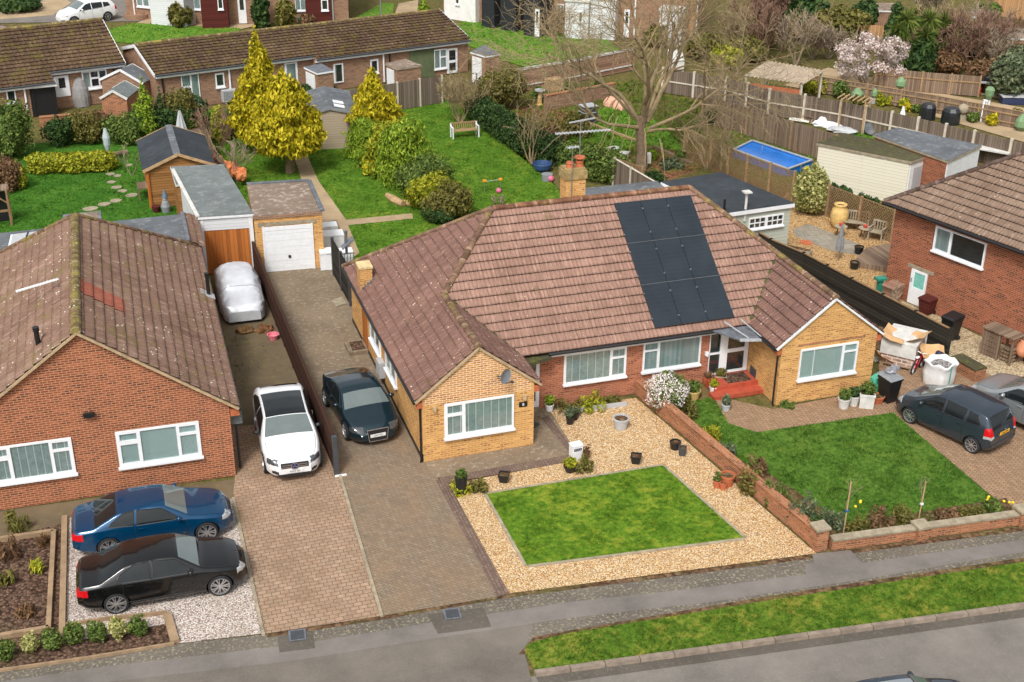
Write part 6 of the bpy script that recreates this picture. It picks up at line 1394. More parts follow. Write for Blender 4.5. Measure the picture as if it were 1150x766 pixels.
def hedge(name, label, pts, h, w, mat, n, size, seed, top_m=None):
 P = [Vector((p[0], p[1])) for p in pts]; t = thing(name, label, 'hedge', (P[0].x, P[0].y, 0)); B = []; rg = random.Random(seed)
 for a, b in zip(P, P[1:]):
  L = (b-a).length; k = max(2, int(L/0.5))
  for i in range(k+1):
   p = a.lerp(b, i/k)-P[0]
   for q in range(2): B.append((p.x+rg.uniform(-.12, .12), p.y+rg.uniform(-.12, .12), h*(0.33+0.36*q), w*0.55, w*0.55, h*0.36))
 leaf_cloud('foliage', B, n, size, M[mat], seed, t, shell=0.7, bump=0.10); return t
hedge('long_hedge', 'long dark green clipped hedge along the right side of the back lawn', [gp(536, 135)[:2], gp(585, 168)[:2], gp(622, 184)[:2]], 1.5, 1.5, 'leaf_dark', 15000, 0.10, 50)
hedge('square_hedge', 'green clipped hedge behind the brick chimney', [gp(645, 196)[:2], gp(688, 206)[:2]], 1.7, 1.5, 'leaf_green', 8000, 0.10, 51)
hedge('gold_hedge', 'low yellow green hedge across the left back lawn', [gp(44, 193)[:2], gp(118, 191)[:2]], 0.95, 1.2, 'leaf_lime', 9000, 0.10, 52)
hedge('patio_ivy', 'dark ivy hanging on the lattice behind the patio bench', [gp(934, 237)[:2], gp(1000, 261)[:2]], 1.35, 0.5, 'leaf_dark', 8000, 0.09, 53)
hedge('mixed_back_hedge', 'ragged green hedge filling the gap between the store and the timber shed', [gp(160, 155)[:2], gp(205, 150)[:2], gp(222, 140)[:2]], 1.6, 1.3, 'leaf_dark', 7000, 0.12, 54)
for i, (bp, w, h, m, lab, shp, sz) in enumerate([
 ((10, 176), 62, 66, 'leaf_green', 'big rounded light green bush at the left edge of the picture', 'round', 0.14),
 ((8, 213), 46, 42, 'leaf_brown', 'russet and lime ball shaped bush at the left edge', 'round', 0.10),
 ((24, 212), 18, 30, 'leaf_lime', 'lime green side of the clipped ball bush at the left edge', 'round', 0.09),
 ((70, 163), 42, 36, 'leaf_dark', 'dark green bush left of the russet shrub', 'round', 0.12),
 ((98, 160), 44, 40, 'leaf_olive', 'olive bush with russet tips in the middle of the back border', 'round', 0.12),
 ((112, 150), 52, 30, 'leaf_brown', 'russet red shrub by the low orange wall', 'round', 0.12),
 ((140, 160), 50, 38, 'leaf_green', 'mid green leafy bush left of the pointed conifer', 'round', 0.12),
 ((166, 155), 36, 62, 'leaf_bright', 'bright green pointed conifer by the brick store', 'cone', 0.12),
 ((184, 152), 24, 48, 'leaf_dark', 'dark narrow conifer beside the bright pointed one', 'cone', 0.12),
 ((205, 148), 40, 52, 'leaf_olive', 'tall olive green shrub in front of the terrace window', 'round', 0.12),
 ((212, 150), 26, 26, 'leaf_green', 'green shrub at the foot of the tall olive shrub', 'round', 0.11),
 ((249, 158), 22, 36, 'leaf_lime', 'yellow green conifer left of the golden trees', 'column', 0.11),
 ((268, 152), 44, 32, 'leaf_dark', 'dark green shrub behind the tall golden conifer', 'round', 0.12),
 ((300, 152), 30, 22, 'leaf_dark', 'dark shrub between the two golden conifers', 'round', 0.12),
 ((358, 112), 42, 24, 'leaf_dark', 'dark green bush behind the taupe shed', 'round', 0.12),
 ((565, 121), 64, 52, 'leaf_olive', 'large olive green bush at the far end of the long hedge', 'round', 0.13),
 ((545, 128), 34, 26, 'leaf_olive', 'smaller olive bush left of the large one', 'round', 0.12)]):
 shrub('garden_shrub', lab, bp, w, h, m, int(3600+w*h*1.6), sz*0.8, 'shrub', 60+i, shape=shp, bump=0.26, shell=0.5)
shrub('variegated_bush', 'round clipped cream and green bush by the sage garden room', (908, 240), 46, 56, 'leaf_varieg', 7000, 0.09, 'shrub', 90, blobs=None, shape='round')
t = shrub('flowering_shrub', 'white flowering shrub against the low brick party wall', (748, 462), 46, 50, 'leaf_green', 2600, 0.07, 'shrub', 91, shape='round')
b = Vector(t.location); k = (b-Vector(CAM)).dot(_FW)/FL; w = 46*k/2
leaf_cloud('blossom', [(0, 0, 0.75, w*1.0, w*0.9, 0.68), (-0.2, 0.1, 1.05, w*0.6, w*0.6, 0.35), (0.25, -0.1, 0.9, w*0.6, w*0.6, 0.4)], 3600, 0.055, M['blossom_wh'], 92, t, shell=0.85, elong=1.0)
shrub('dry_shrub', 'brownish shrub at the foot of the white flowering shrub', (768, 463), 18, 26, 'leaf_olive', 900, 0.06, 'shrub', 93)
for i, (px, py, s) in enumerate([(8, 741, 24), (35, 731, 22), (60, 728, 24), (85, 723, 26), (110, 720, 24), (134, 716, 23), (156, 712, 24)]):
 shrub('bed_shrub', ['leftmost small shrub of the row by the pavement, cut by the picture edge', 'small green shrub, second from the left in the bark bed row', 'small green shrub, third from the left in the bark bed row', 'fullest small green shrub in the middle of the bark bed row', 'small green shrub just right of the middle of the bark bed row', 'small pale tipped shrub, second from the timber kerb', 'small green shrub nearest the timber kerb'][i],
    (px, py), s, s+4, 'leaf_green' if i not in (1, 5) else 'leaf_varieg', 900, 0.055, 'shrub', 100+i, group='small shrubs in the bark bed', stem=False)
for i, (px, py, w, h, m, lab) in enumerate([(10, 628, 22, 26, 'leaf_brown', 'orange brown grass tuft in the bark bed'), (42, 642, 14, 14, 'leaf_lime', 'small lime tuft in the bark bed'), (8, 655, 18, 14, 'leaf_olive', 'low olive tuft in the bark bed'), (30, 690, 20, 10, 'leaf_brown', 'low russet tuft in the bark bed'), (20, 595, 30, 22, 'leaf_olive', 'pale straggly tuft by the red brick wall'), (50, 612, 14, 10, 'leaf_brown', 'russet seedling at the top of the bark bed')]):
 shrub('bed_tuft', lab, (px, py), w, h, m, 260, 0.06, 'plant', 120+i, shape='low', stem=False, elong=4.0, upright=1.0)
for i, (px, py, w, h, m, lab, shp) in enumerate([x+('low',) for x in [
 (640, 462, 34, 14, 'leaf_olive', 'low heather under the left bungalow window, nearest the door'), (668, 458, 34, 14, 'leaf_lime', 'yellow green heather under the left bungalow window'), (688, 453, 22, 10, 'leaf_olive', 'small heather at the right end under the window'),
 (655, 528, 22, 14, 'leaf_olive', 'spreading sedum beside the white gravel post'), (656, 516, 14, 12, 'leaf_brown', 'dark red dome plant beside the white gravel post'), (537, 553, 18, 16, 'leaf_olive', 'rusty tipped plant beside the tall black planter'), (519, 552, 26, 10, 'leaf_lime', 'low lime plant at the foot of the tall black planter'),
 (842, 552, 30, 30, 'leaf_olive', 'straggly olive plant by the party wall near the terracotta pots'), (853, 535, 22, 22, 'leaf_brown', 'orange flecked dry plant at the corner of the right lawn'), (868, 565, 26, 26, 'leaf_green', 'green leafy plant leaning over the party wall'), (898, 590, 32, 36, 'leaf_grey', 'grey green shrub near the brick pier'), (912, 602, 22, 26, 'leaf_dark', 'dark shrub directly behind the brick pier'), (935, 596, 26, 26, 'leaf_grey', 'grey green plant beside the first bamboo cane'),
 (962, 598, 26, 18, 'leaf_olive', 'low olive clump behind the front wall'), (985, 592, 34, 20, 'leaf_brown', 'russet clump behind the front wall'), (1010, 588, 24, 20, 'leaf_olive', 'dry olive clump left of the second bamboo cane'), (1060, 583, 34, 14, 'leaf_brown', 'low russet clump right of the wall pier'), (1085, 579, 30, 12, 'leaf_olive', 'low olive clump near the daffodils'), (1112, 576, 24, 16, 'leaf_green', 'green clump of daffodil leaves by the drive'),
 (884, 458, 14, 7, 'leaf_green', 'small green cushion against the right bay wall'), (776, 470, 16, 18, 'leaf_olive', 'brown olive plant by the party wall near the lawn corner'), (798, 496, 22, 18, 'leaf_lime', 'yellow green plant in the wall bed'), (816, 512, 20, 14, 'leaf_grey', 'grey green plant in the wall bed')]]):
 shrub('border_plant', lab, (px, py), w, h, m, 520, 0.055, 'plant', 140+i, shape=shp, stem=False, elong=2.6)
for i, (px, py, lab) in enumerate([(1106, 571, 'pair of yellow daffodils at the end of the right lawn'), (1131, 575, 'yellow daffodils beside the last wall pier'), (962, 577, 'yellow daffodil beside the first bamboo cane')]):
 b = gp(px, py); t = thing('daffodil', lab, 'flower', b); rg = random.Random(i); mb = MB(); fl_ = MB()
 for q in range(3):
  x, y = rg.uniform(-.14, .14), rg.uniform(-.1, .1); mb.tube([(x, y, 0), (x*1.2, y*1.2, 0.34)], 0.008, 4); fl_.ball((x*1.2, y*1.2, 0.36), 0.045, 0.045, 0.04, 8, 5)
 mb.build('stem', M['leaf_green'], t); fl_.build('bloom', plain('daffodil_yellow', S(236, 204, 40), 0.6, 0, 0.1), t)
# ------------------------------------------------------------------ bare trees
big = gp(719, 192); t = thing('big_bare_tree', 'huge bare spreading tree with a pale forked trunk above the chimney', 'tree', big)
mb = MB(); mb.tube([(0, 0, 0), (0.05, 0.0, 1.0), (-0.10, 0.05, 2.2), (0.0, 0.1, 3.0)], [0.33, 0.27, 0.25, 0.26], 10, cap=False)
mb.build('trunk', M['trunk'], t)
lm = MB(); limbs = [((0.25, 0.1, 2.6), (0.55, 0.25, 0.85), 4.6, 0.22), ((-0.2, 0.1, 2.7), (-0.65, 0.15, 0.7), 4.6, 0.20), ((0.0, 0.0, 2.9), (-0.15, -0.2, 1.0), 4.8, 0.22), ((0.1, 0.2, 2.9), (0.25, 0.4, 1.0), 5.0, 0.22),
 ((0.3, -0.1, 2.3), (0.95, -0.35, 0.45), 4.6, 0.16), ((-0.3, -0.1, 2.4), (-0.95, -0.25, 0.42), 4.8, 0.16), ((0.2, -0.25, 2.2), (0.45, -0.9, 0.35), 3.6, 0.13), ((-0.1, 0.3, 2.6), (-0.4, 0.8, 0.6), 4.2, 0.16), ((0.25, 0.2, 2.7), (0.85, 0.45, 0.75), 5.4, 0.2), ((0.1, 0.05, 3.0), (0.05, 0.1, 1.0), 4.8, 0.2)]
for i, (p, d, L, r) in enumerate(limbs): branching(200+i, p, d, L*1.32, r*0.66, 3, [9, 7, 6], 0.72, lm, up=0.05, droop=0.15, seg=7, shrink=0.54, minr=0.008, wander=0.15)
tw = lm; rg = random.Random(5)
for i in range(34):      # hanging withes low round the crown
 a = rg.uniform(0, 6.28); r = rg.uniform(0.8, 4.2); z = rg.uniform(2.2, 4.2); x, y = r*math.cos(a), r*math.sin(a); p = [(x, y, z)]
 dx, dy = math.cos(a)*0.35, math.sin(a)*0.35
 for q in range(5): x += dx*rg.uniform(0.4, 1.2); y += dy*rg.uniform(0.4, 1.2); z -= rg.uniform(0.15, 0.5); p.append((x, y, max(z, 0.3)))
 tw.tube(p, [0.028, 0.024, 0.02, 0.016, 0.012, 0.009], 4, cap=False)
lm.build('limbs', M['twig'], t)
def bare(name, label, base_px, h_px, seed, mat='twig_grey', n=4, r=0.07, spread=0.6, levels=3, kids=(5, 4, 3), up=0.12, lean=0.35, cat='tree', minr=0.012):
 b = gp(*base_px); k = (b-Vector(CAM)).dot(_FW)/FL; h = h_px*k/0.92; t = thing(name, label, cat, b); mb = MB(); rg = random.Random(seed)
 for i in range(n):
  a = 6.28*i/n+rg.uniform(-.5, .5); branching(seed*7+i, (0.05*math.cos(a), 0.05*math.sin(a), 0), (lean*math.cos(a), lean*math.sin(a), 1), h*0.62, r*rg.uniform(0.7, 1), levels, list(kids), spread, mb, up=up, shrink=0.55, minr=minr)
 mb.build('branches', M[mat], t); return t
bare('twiggy_bush', 'bare twiggy rounded bush behind the wooden garden bench', (517, 138), 52, 301, 'twig', 7, 0.05, 0.6, 3, (6, 5, 4), lean=0.6, cat='bush')
bare('small_bare_tree', 'small multi stemmed bare tree at the end of the long hedge', (597, 184), 66, 302, 'twig', 4, 0.07, 0.5, 3, (4, 4, 3))
bare('sapling', 'thin bare sapling between the right bungalow and the black fence', (989, 368), 50, 303, 'twig_grey', 1, 0.035, 0.7, 2, (7, 4), cat='sapling')
bare('garden_bare_tree', 'bare pale branched tree behind the corrugated shelter', (893, 74), 58, 304, 'twig_grey', 3, 0.10, 0.6, 3, (6, 5, 4), minr=0.022)
bare('grey_bare_tree', 'bare grey tree left of the pale branched tree', (858, 66), 60, 305, 'twig_red', 4, 0.08, 0.6, 3, (6, 5, 4), minr=0.022)
bare('russet_bare_tree', 'bare russet twigged tree at the top of the picture above the shelter', (868, 40), 60, 306, 'twig_red', 5, 0.10, 0.6, 3, (6, 5, 5), minr=0.025)
bare('thicket_tree', 'bare brown thicket tree right of the spiky palm', (1088, 82), 66, 307, 'twig_red', 7, 0.09, 0.6, 3, (6, 5, 5), lean=0.7, minr=0.022)
bare('far_thicket_tree', 'bare brown bush above the thicket at the top right', (1068, 52), 44, 308, 'twig', 6, 0.08, 0.6, 3, (6, 5, 4), lean=0.6, minr=0.025)
bare('grey_haze_tree', 'thin grey bare tree above the spiky palm', (1045, 30), 48, 309, 'twig_grey', 4, 0.08, 0.6, 3, (6, 5, 4), minr=0.025)
for i, (px, py, h) in enumerate([(830, 62, 50), (845, 40, 44), (912, 66, 40), (880, 58, 40), (1058, 78, 50), (1110, 84, 50), (1075, 66, 50), (1128, 74, 46), (1100, 58, 48), (1046, 50, 40), (1140, 60, 44), (930, 66, 34)]):
 bare('thicket_bush', ['bare brown bush left of the corrugated shelter', 'bare brown bush above the corrugated shelter', 'bare bush between the shelter and the blossom', 'bare bush behind the pale branched tree', 'bare bush just right of the palm', 'bare bush at the right end of the weathered panel fence', 'bare bush behind the middle of the thicket', 'bare bush by the dark windowed hut', 'bare bush high in the thicket', 'bare bush behind the palm heads', 'bare bush beyond the grey green shrub', 'bare bush above the left of the blossom'][i], (px, py), h, 330+i, ['twig', 'twig_red', 'twig_grey'][i % 3], 6, 0.06, 0.6, 3, (6, 5, 4), lean=0.8, cat='bush', minr=0.02)
bare('thin_tree', 'slender bare bush by the lower lawn of the left back garden', (148, 197), 34, 310, 'twig_grey', 2, 0.03, 0.5, 2, (5, 4), cat='sapling')
bare('straggly_bush', 'straw coloured straggly bush by the orange heap', (268, 205), 46, 311, 'twig_grey', 5, 0.03, 0.5, 3, (4, 4, 3), cat='bush')
bare('fence_briar', 'tangled bare briar on the broken fence', (243, 172), 50, 312, 'twig_red', 6, 0.03, 0.6, 3, (5, 4, 3), lean=0.6, cat='bush')
bare('seedling_tree', 'bare young tree by the lattice screen near the big tree', (795, 190), 60, 313, 'twig', 4, 0.05, 0.6, 3, (5, 4, 3), lean=0.8)
bare('pink_twig_bush', 'reddish twiggy bush by the white boarded porch', (618, 42), 34, 314, 'twig_red', 5, 0.06, 0.6, 3, (5, 4, 4), lean=0.6, cat='bush', minr=0.02)
bare('lawn_twig', 'small twiggy plant on the back lawn by the ridge', (560, 232), 14, 315, 'twig_grey', 5, 0.02, 0.6, 2, (4, 3), lean=1.0, cat='plant')
t = bare('blossom_tree', 'broad tree covered in pale pink blossom behind the railed fence', (972, 96), 58, 320, 'twig_grey', 6, 0.08, 0.6, 3, (5, 4, 4), lean=0.9, minr=0.016)
b = gp(972, 96); w = span(930, 1014, 60, b)/2; rg = random.Random(3); B = []
for i in range(40):
 a = rg.uniform(0, 6.28); r = w*0.95*math.sqrt(rg.random()); B.append((r*math.cos(a), r*math.sin(a)*0.8, 1.0+rg.uniform(0.2, 2.6)*(1-0.45*(r/w)), w*0.2, w*0.2, 0.35))
leaf_cloud('crown', B, 6500, 0.11, M['blossom'], 321, t, shell=0.2, elong=1.2)
b = gp(1036, 80); t = thing('spiky_palm', 'dark green palm with several spiky heads behind the weathered fence', 'palm', b); k = (b-Vector(CAM)).dot(_FW)/FL
heads = [(1010, 34), (1020, 22), (1040, 40), (1044, 22), (1062, 26), (1066, 38), (1030, 54), (1012, 62), (1048, 60)]; tk = MB(); lv = MB(); rg = random.Random(9)
for i, (px, py) in enumerate(heads):
 q = onY(px, py, b.y+rg.uniform(-0.8, 0.8))-b
 tk.tube([(0.1*math.cos(i), 0.1*math.sin(i), 0), (q.x*0.5, q.y*0.4, q.z*0.5), (q.x, q.y, q.z)], [0.14, 0.11, 0.09], 6)
 for j in range(130):
  a, e = rg.uniform(0, 6.28), rg.uniform(-0.9, 1.3); L = rg.uniform(0.7, 1.15); d = Vector((math.cos(a)*math.cos(e), math.sin(a)*math.cos(e), math.sin(e))); s_ = d.cross(Vector((0, 0, 1))).normalized()*0.03
  m_ = q+d*L*0.55; tip = q+d*L+Vector((0, 0, -0.35*L*(1-abs(math.sin(e))))); lv.add([q-s_, q+s_, m_+s_*1.2, tip, m_-s_*1.2], [(0, 1, 2, 3, 4)])
tk.build('trunk', M['trunk'], t); lv.build('crown', M['leaf_palm'], t)
B = [(rg.uniform(-1, 1), rg.uniform(-1, 1), rg.uniform(0.6, 2.0), 0.8, 0.8, 0.8) for i in range(9)]; leaf_cloud('skirt', B, 4000, 0.2, M['leaf_dark'], 322, t, elong=2.5, droop=1.0)
for i, (px, py, w, h, m, lab, shp, sz) in enumerate([
 (940, 52, 72, 52, 'leaf_olive', 'dark evergreen at the top of the picture above the tan fence', 'round', 0.24), (905, 46, 56, 60, 'leaf_dark', 'mid green tall evergreen at the top right of the bare trees', 'round', 0.24), (968, 34, 34, 36, 'leaf_dark', 'dark round evergreen left of the palm at the top', 'round', 0.22), (1000, 62, 22, 52, 'leaf_dark', 'dark narrow evergreen behind the left side of the palm', 'column', 0.2),
 (1132, 112, 56, 62, 'leaf_grey', 'grey green broad shrub at the right edge above the railed fence', 'round', 0.16), (1128, 46, 24, 26, 'leaf_dark', 'dark blue green shrub by the far hut', 'round', 0.18), (1108, 22, 32, 22, 'leaf_green', 'bright round bush near the corner fence', 'round', 0.2), (1100, 100, 46, 40, 'leaf_brown', 'brown leafy thicket behind the weathered panel fence', 'round', 0.16), (1062, 84, 44, 34, 'leaf_brown', 'brown undergrowth right of the palm', 'round', 0.16), (1088, 62, 60, 40, 'leaf_brown', 'brown bushy mass high on the right', 'round', 0.18), (1040, 24, 36, 20, 'leaf_olive', 'olive hedge at the top above the palm', 'round', 0.2), (1000, 20, 40, 18, 'leaf_olive', 'olive bush by the far grey roof', 'round', 0.2),
 (868, 30, 50, 40, 'leaf_brown', 'russet leafy mass at the top above the bare trees', 'round', 0.2), (838, 70, 44, 34, 'leaf_olive', 'olive shrub left of the corrugated shelter', 'round', 0.16), (815, 78, 40, 30, 'leaf_lime', 'yellowish shrub behind the big bare tree', 'round', 0.16), (790, 66, 46, 34, 'leaf_olive', 'olive ivy covered stump behind the big bare tree', 'round', 0.16), (850, 52, 40, 30, 'leaf_brown', 'brown shrub below the bare trees', 'round', 0.17),
 (204, 30, 28, 30, 'leaf_olive', 'rounded olive bush in front of the white porch', 'round', 0.2), (294, 32, 20, 44, 'leaf_dark', 'dark upright conifer between the far houses', 'column', 0.2), (322, 32, 26, 34, 'leaf_olive', 'olive brown shrub by the far house window', 'round', 0.2), (346, 30, 20, 16, 'leaf_brown', 'low russet shrub by the maroon porch', 'round', 0.18), (20, 12, 56, 22, 'leaf_dark', 'dark clipped hedge at the top left corner', 'round', 0.22), (476, 14, 14, 14, 'leaf_bright', 'small bright conifer by the white house', 'cone', 0.18), (556, 27, 14, 14, 'leaf_olive', 'small olive shrub between the black porches', 'round', 0.16), (250, 24, 20, 8, 'leaf_olive', 'low shrub by the maroon porch wall', 'low', 0.16),
 (737, 52, 30, 26, 'leaf_olive', 'olive shrub by the white porch behind the big tree', 'round', 0.17), (660, 106, 20, 12, 'leaf_green', 'small green shrub in the rough garden', 'round', 0.12), (638, 100, 16, 10, 'leaf_green', 'low green shrub by the old brown wall', 'round', 0.12), (675, 104, 16, 14, 'leaf_dark', 'dark blue green round shrub in the rough garden', 'round', 0.12), (605, 112, 14, 16, 'leaf_green', 'green shrub by the stone bird bath', 'round', 0.12),
 (585, 146, 44, 14, 'leaf_olive', 'low olive undergrowth above the long hedge', 'low', 0.12), (636, 152, 50, 22, 'leaf_olive', 'tangled olive undergrowth beyond the hedge', 'low', 0.12), (620, 162, 40, 18, 'leaf_brown', 'brown undergrowth right of the small bare tree', 'low', 0.12),
 (766, 178, 14, 8, 'leaf_green', 'green leafy patch in the soil bed', 'low', 0.1), (754, 188, 26, 9, 'leaf_grey', 'blue green leafy row in the soil bed', 'low', 0.1), (733, 180, 10, 12, 'leaf_bright', 'bright green plant at the foot of the big tree', 'round', 0.1), (735, 206, 22, 12, 'leaf_dark', 'dark green plant by the felt roof edge', 'low', 0.1), (778, 176, 12, 10, 'leaf_lime', 'lime green plant near the lattice fence', 'low', 0.1), (783, 145, 14, 14, 'leaf_green', 'green shrub against the lattice fence', 'round', 0.11), (800, 140, 18, 22, 'leaf_dark', 'dark shrub beyond the lattice fence', 'round', 0.12)]):
 shrub('far_shrub' if py < 90 else 'garden_shrub', lab, (px, py), w, h, m, int(900+w*h*(1.3 if py < 90 else 1.0)), sz, 'shrub', 400+i, shape=shp, stem=py > 90 and shp == 'round')
for i, (px, py, w, h, m, lab) in enumerate([(912, 104, 32, 18, 'leaf_lime', 'spiky yellow green clump in front of the corrugated shelter'), (944, 110, 22, 22, 'leaf_green', 'green and gold shrub right of the spiky clump'), (992, 118, 16, 12, 'leaf_lime', 'small lime clump between the wrapped plants'), (1016, 121, 16, 14, 'leaf_lime', 'yellow green bush left of the gold bush'), (1018, 124, 12, 9, 'leaf_yellow', 'low gold bush beside the dark green one'), (1029, 126, 13, 10, 'leaf_green', 'low dark green cushion left of the covered barbecue'), (1092, 137, 14, 12, 'leaf_green', 'green clump right of the stone ball'), (1113, 141, 14, 15, 'leaf_yellow', 'yellow leaved shrub beside the number post'), (1138, 140, 18, 20, 'leaf_olive', 'olive shrub near the wrapped green plant'), (984, 147, 16, 14, 'leaf_green', 'spiky green plant by the bamboo arbour'), (965, 118, 14, 10, 'leaf_olive', 'low clump by the pebbles'), (896, 300, 12, 7, 'leaf_green', 'small green plant behind the black fence'), (864, 283, 14, 6, 'leaf_green', 'leafy plant in the trough behind the black fence')]):
 shrub('clump_plant', lab, (px, py), w, h, m, 700, 0.12, 'plant', 470+i, shape='low' if i in (0, 2, 10) else 'round', stem=False, elong=3.0 if i == 0 else 1.6)
g = blades('drive_weeds', pp((244, 330), (290, 330), (300, 400), (252, 480)), 25, 0.07, 0.03, M['verge'], 11, 0.0)
g = blades('soil_weeds', pp((700, 200), (800, 190), (770, 160), (720, 170)), 60, 0.12, 0.04, M['lawn_far'], 12, 0.0)
g = blades('rough_grass', pp((560, 140), (610, 170), (700, 180), (780, 170), (800, 120), (720, 90), (600, 100)), 45, 0.16, 0.05, M['verge'], 13, 0.0)
g = blades('pool_grass', pp((790, 180), (830, 200), (960, 215), (930, 170), (830, 140)), 70, 0.14, 0.04, M['lawn_far'], 14, 0.0)
g = blades('narrow_lawn_grass', pp((800, 108), (840, 118), (1010, 170), (1060, 160), (1010, 148), (900, 122), (850, 100)), 70, 0.1, 0.04, M['lawn_back'], 15, 0.0)
# ------------------------------------------------------------------ cars
M['tyre'] = plain('tyre_rubber', (0.014, 0.014, 0.015, 1), 0.85, 0, 0.25)
M['alloy'] = plain('alloy_rim', (0.55, 0.55, 0.56, 1), 0.3, 0.8, 0.15)
M['car_glass'] = plain('car_glass', (0.010, 0.013, 0.014, 1), 0.03, 0, 0.2, 3, 0.45)
M['car_screen'] = plain('windscreen_glass', (0.13, 0.16, 0.155, 1), 0.02, 0, 0.12, 1.2, 1.0)
M['lamp_clear'] = plain('clear_lamp', (0.55, 0.57, 0.58, 1), 0.08, 0.4, 0.2, 12)
M['lamp_dark'] = plain('smoked_lamp', (0.10, 0.105, 0.11, 1), 0.08, 0.4, 0.3, 12)
M['lamp_red'] = plain('red_lamp', S(190, 22, 28), 0.12, 0, 0.2, 10)
M['plate_w'] = plain('white_plate', (0.72, 0.72, 0.70, 1), 0.4, 0, 0.05)
M['plate_y'] = plain('yellow_plate', S(226, 172, 48), 0.4, 0, 0.05)
M['trim'] = plain('black_trim', (0.018, 0.018, 0.02, 1), 0.4, 0, 0.2)
def smooth_interp(pts, xs, k=3):
 p = np.array(pts, float); v = np.interp(xs, p[:, 0], p[:, 1])
 for _ in range(k):
  w = np.pad(v, 2, mode='edge'); v = (w[:-4]+2*w[1:-3]+3*w[2:-2]+2*w[3:-1]+w[4:])/9
 return v
def wheel_mesh(parent, loc, r, side, spokes, rim='alloy', rr=0.72, two=False):
 w = 0.205; mb = MB(); s = 1 if side > 0 else -1
 prof = [(r*rr, -w/2), (r*0.93, -w/2), (r, -w/2+0.03), (r, w/2-0.03), (r*0.93, w/2), (r*rr, w/2)]
 mb.lathe(prof, (0, 0, 0), 32, 0, False, False, ax='y')
 t = mb.build('wheel', M['tyre'], parent, smooth=False); t.location = loc
 rb_ = MB(); y = s*(w/2-0.004); R = r*rr
 rb_.lathe([(R*1.02, y-s*0.10), (R*1.03, y), (R*0.93, y+s*0.006), (R*0.90, y-s*0.03), (R*0.88, y-s*0.10)], (0, 0, 0), 32, 0, False, False, ax='y')
 for i in range(spokes):
  for o in ((-0.16, 0.16) if two else (0.0,)):
   a = 2*PI*i/spokes; b = a+o*(1 if two else 0)
   p = (0.16*R*math.cos(a+o*0.6), y-s*0.012, 0.16*R*math.sin(a+o*0.6)); q = (0.93*R*math.cos(b), y-s*0.012, 0.93*R*math.sin(b)); rb_.bar(p, q, 0.019 if spokes > 7 or two else 0.04, 0.03)
 rb_.lathe([(R*0.22, y-s*0.03), (R*0.20, y+s*0.004), (0.02, y+s*0.008)], (0, 0, 0), 14, 0, False, True, ax='y')
 rb_.lathe([(R*0.88, y-s*0.085), (0.01, y-s*0.085)], (0, 0, 0), 24, 1, False, False, ax='y')
 rb_.build('rim', [M[rim], M['black']], t)
 return t
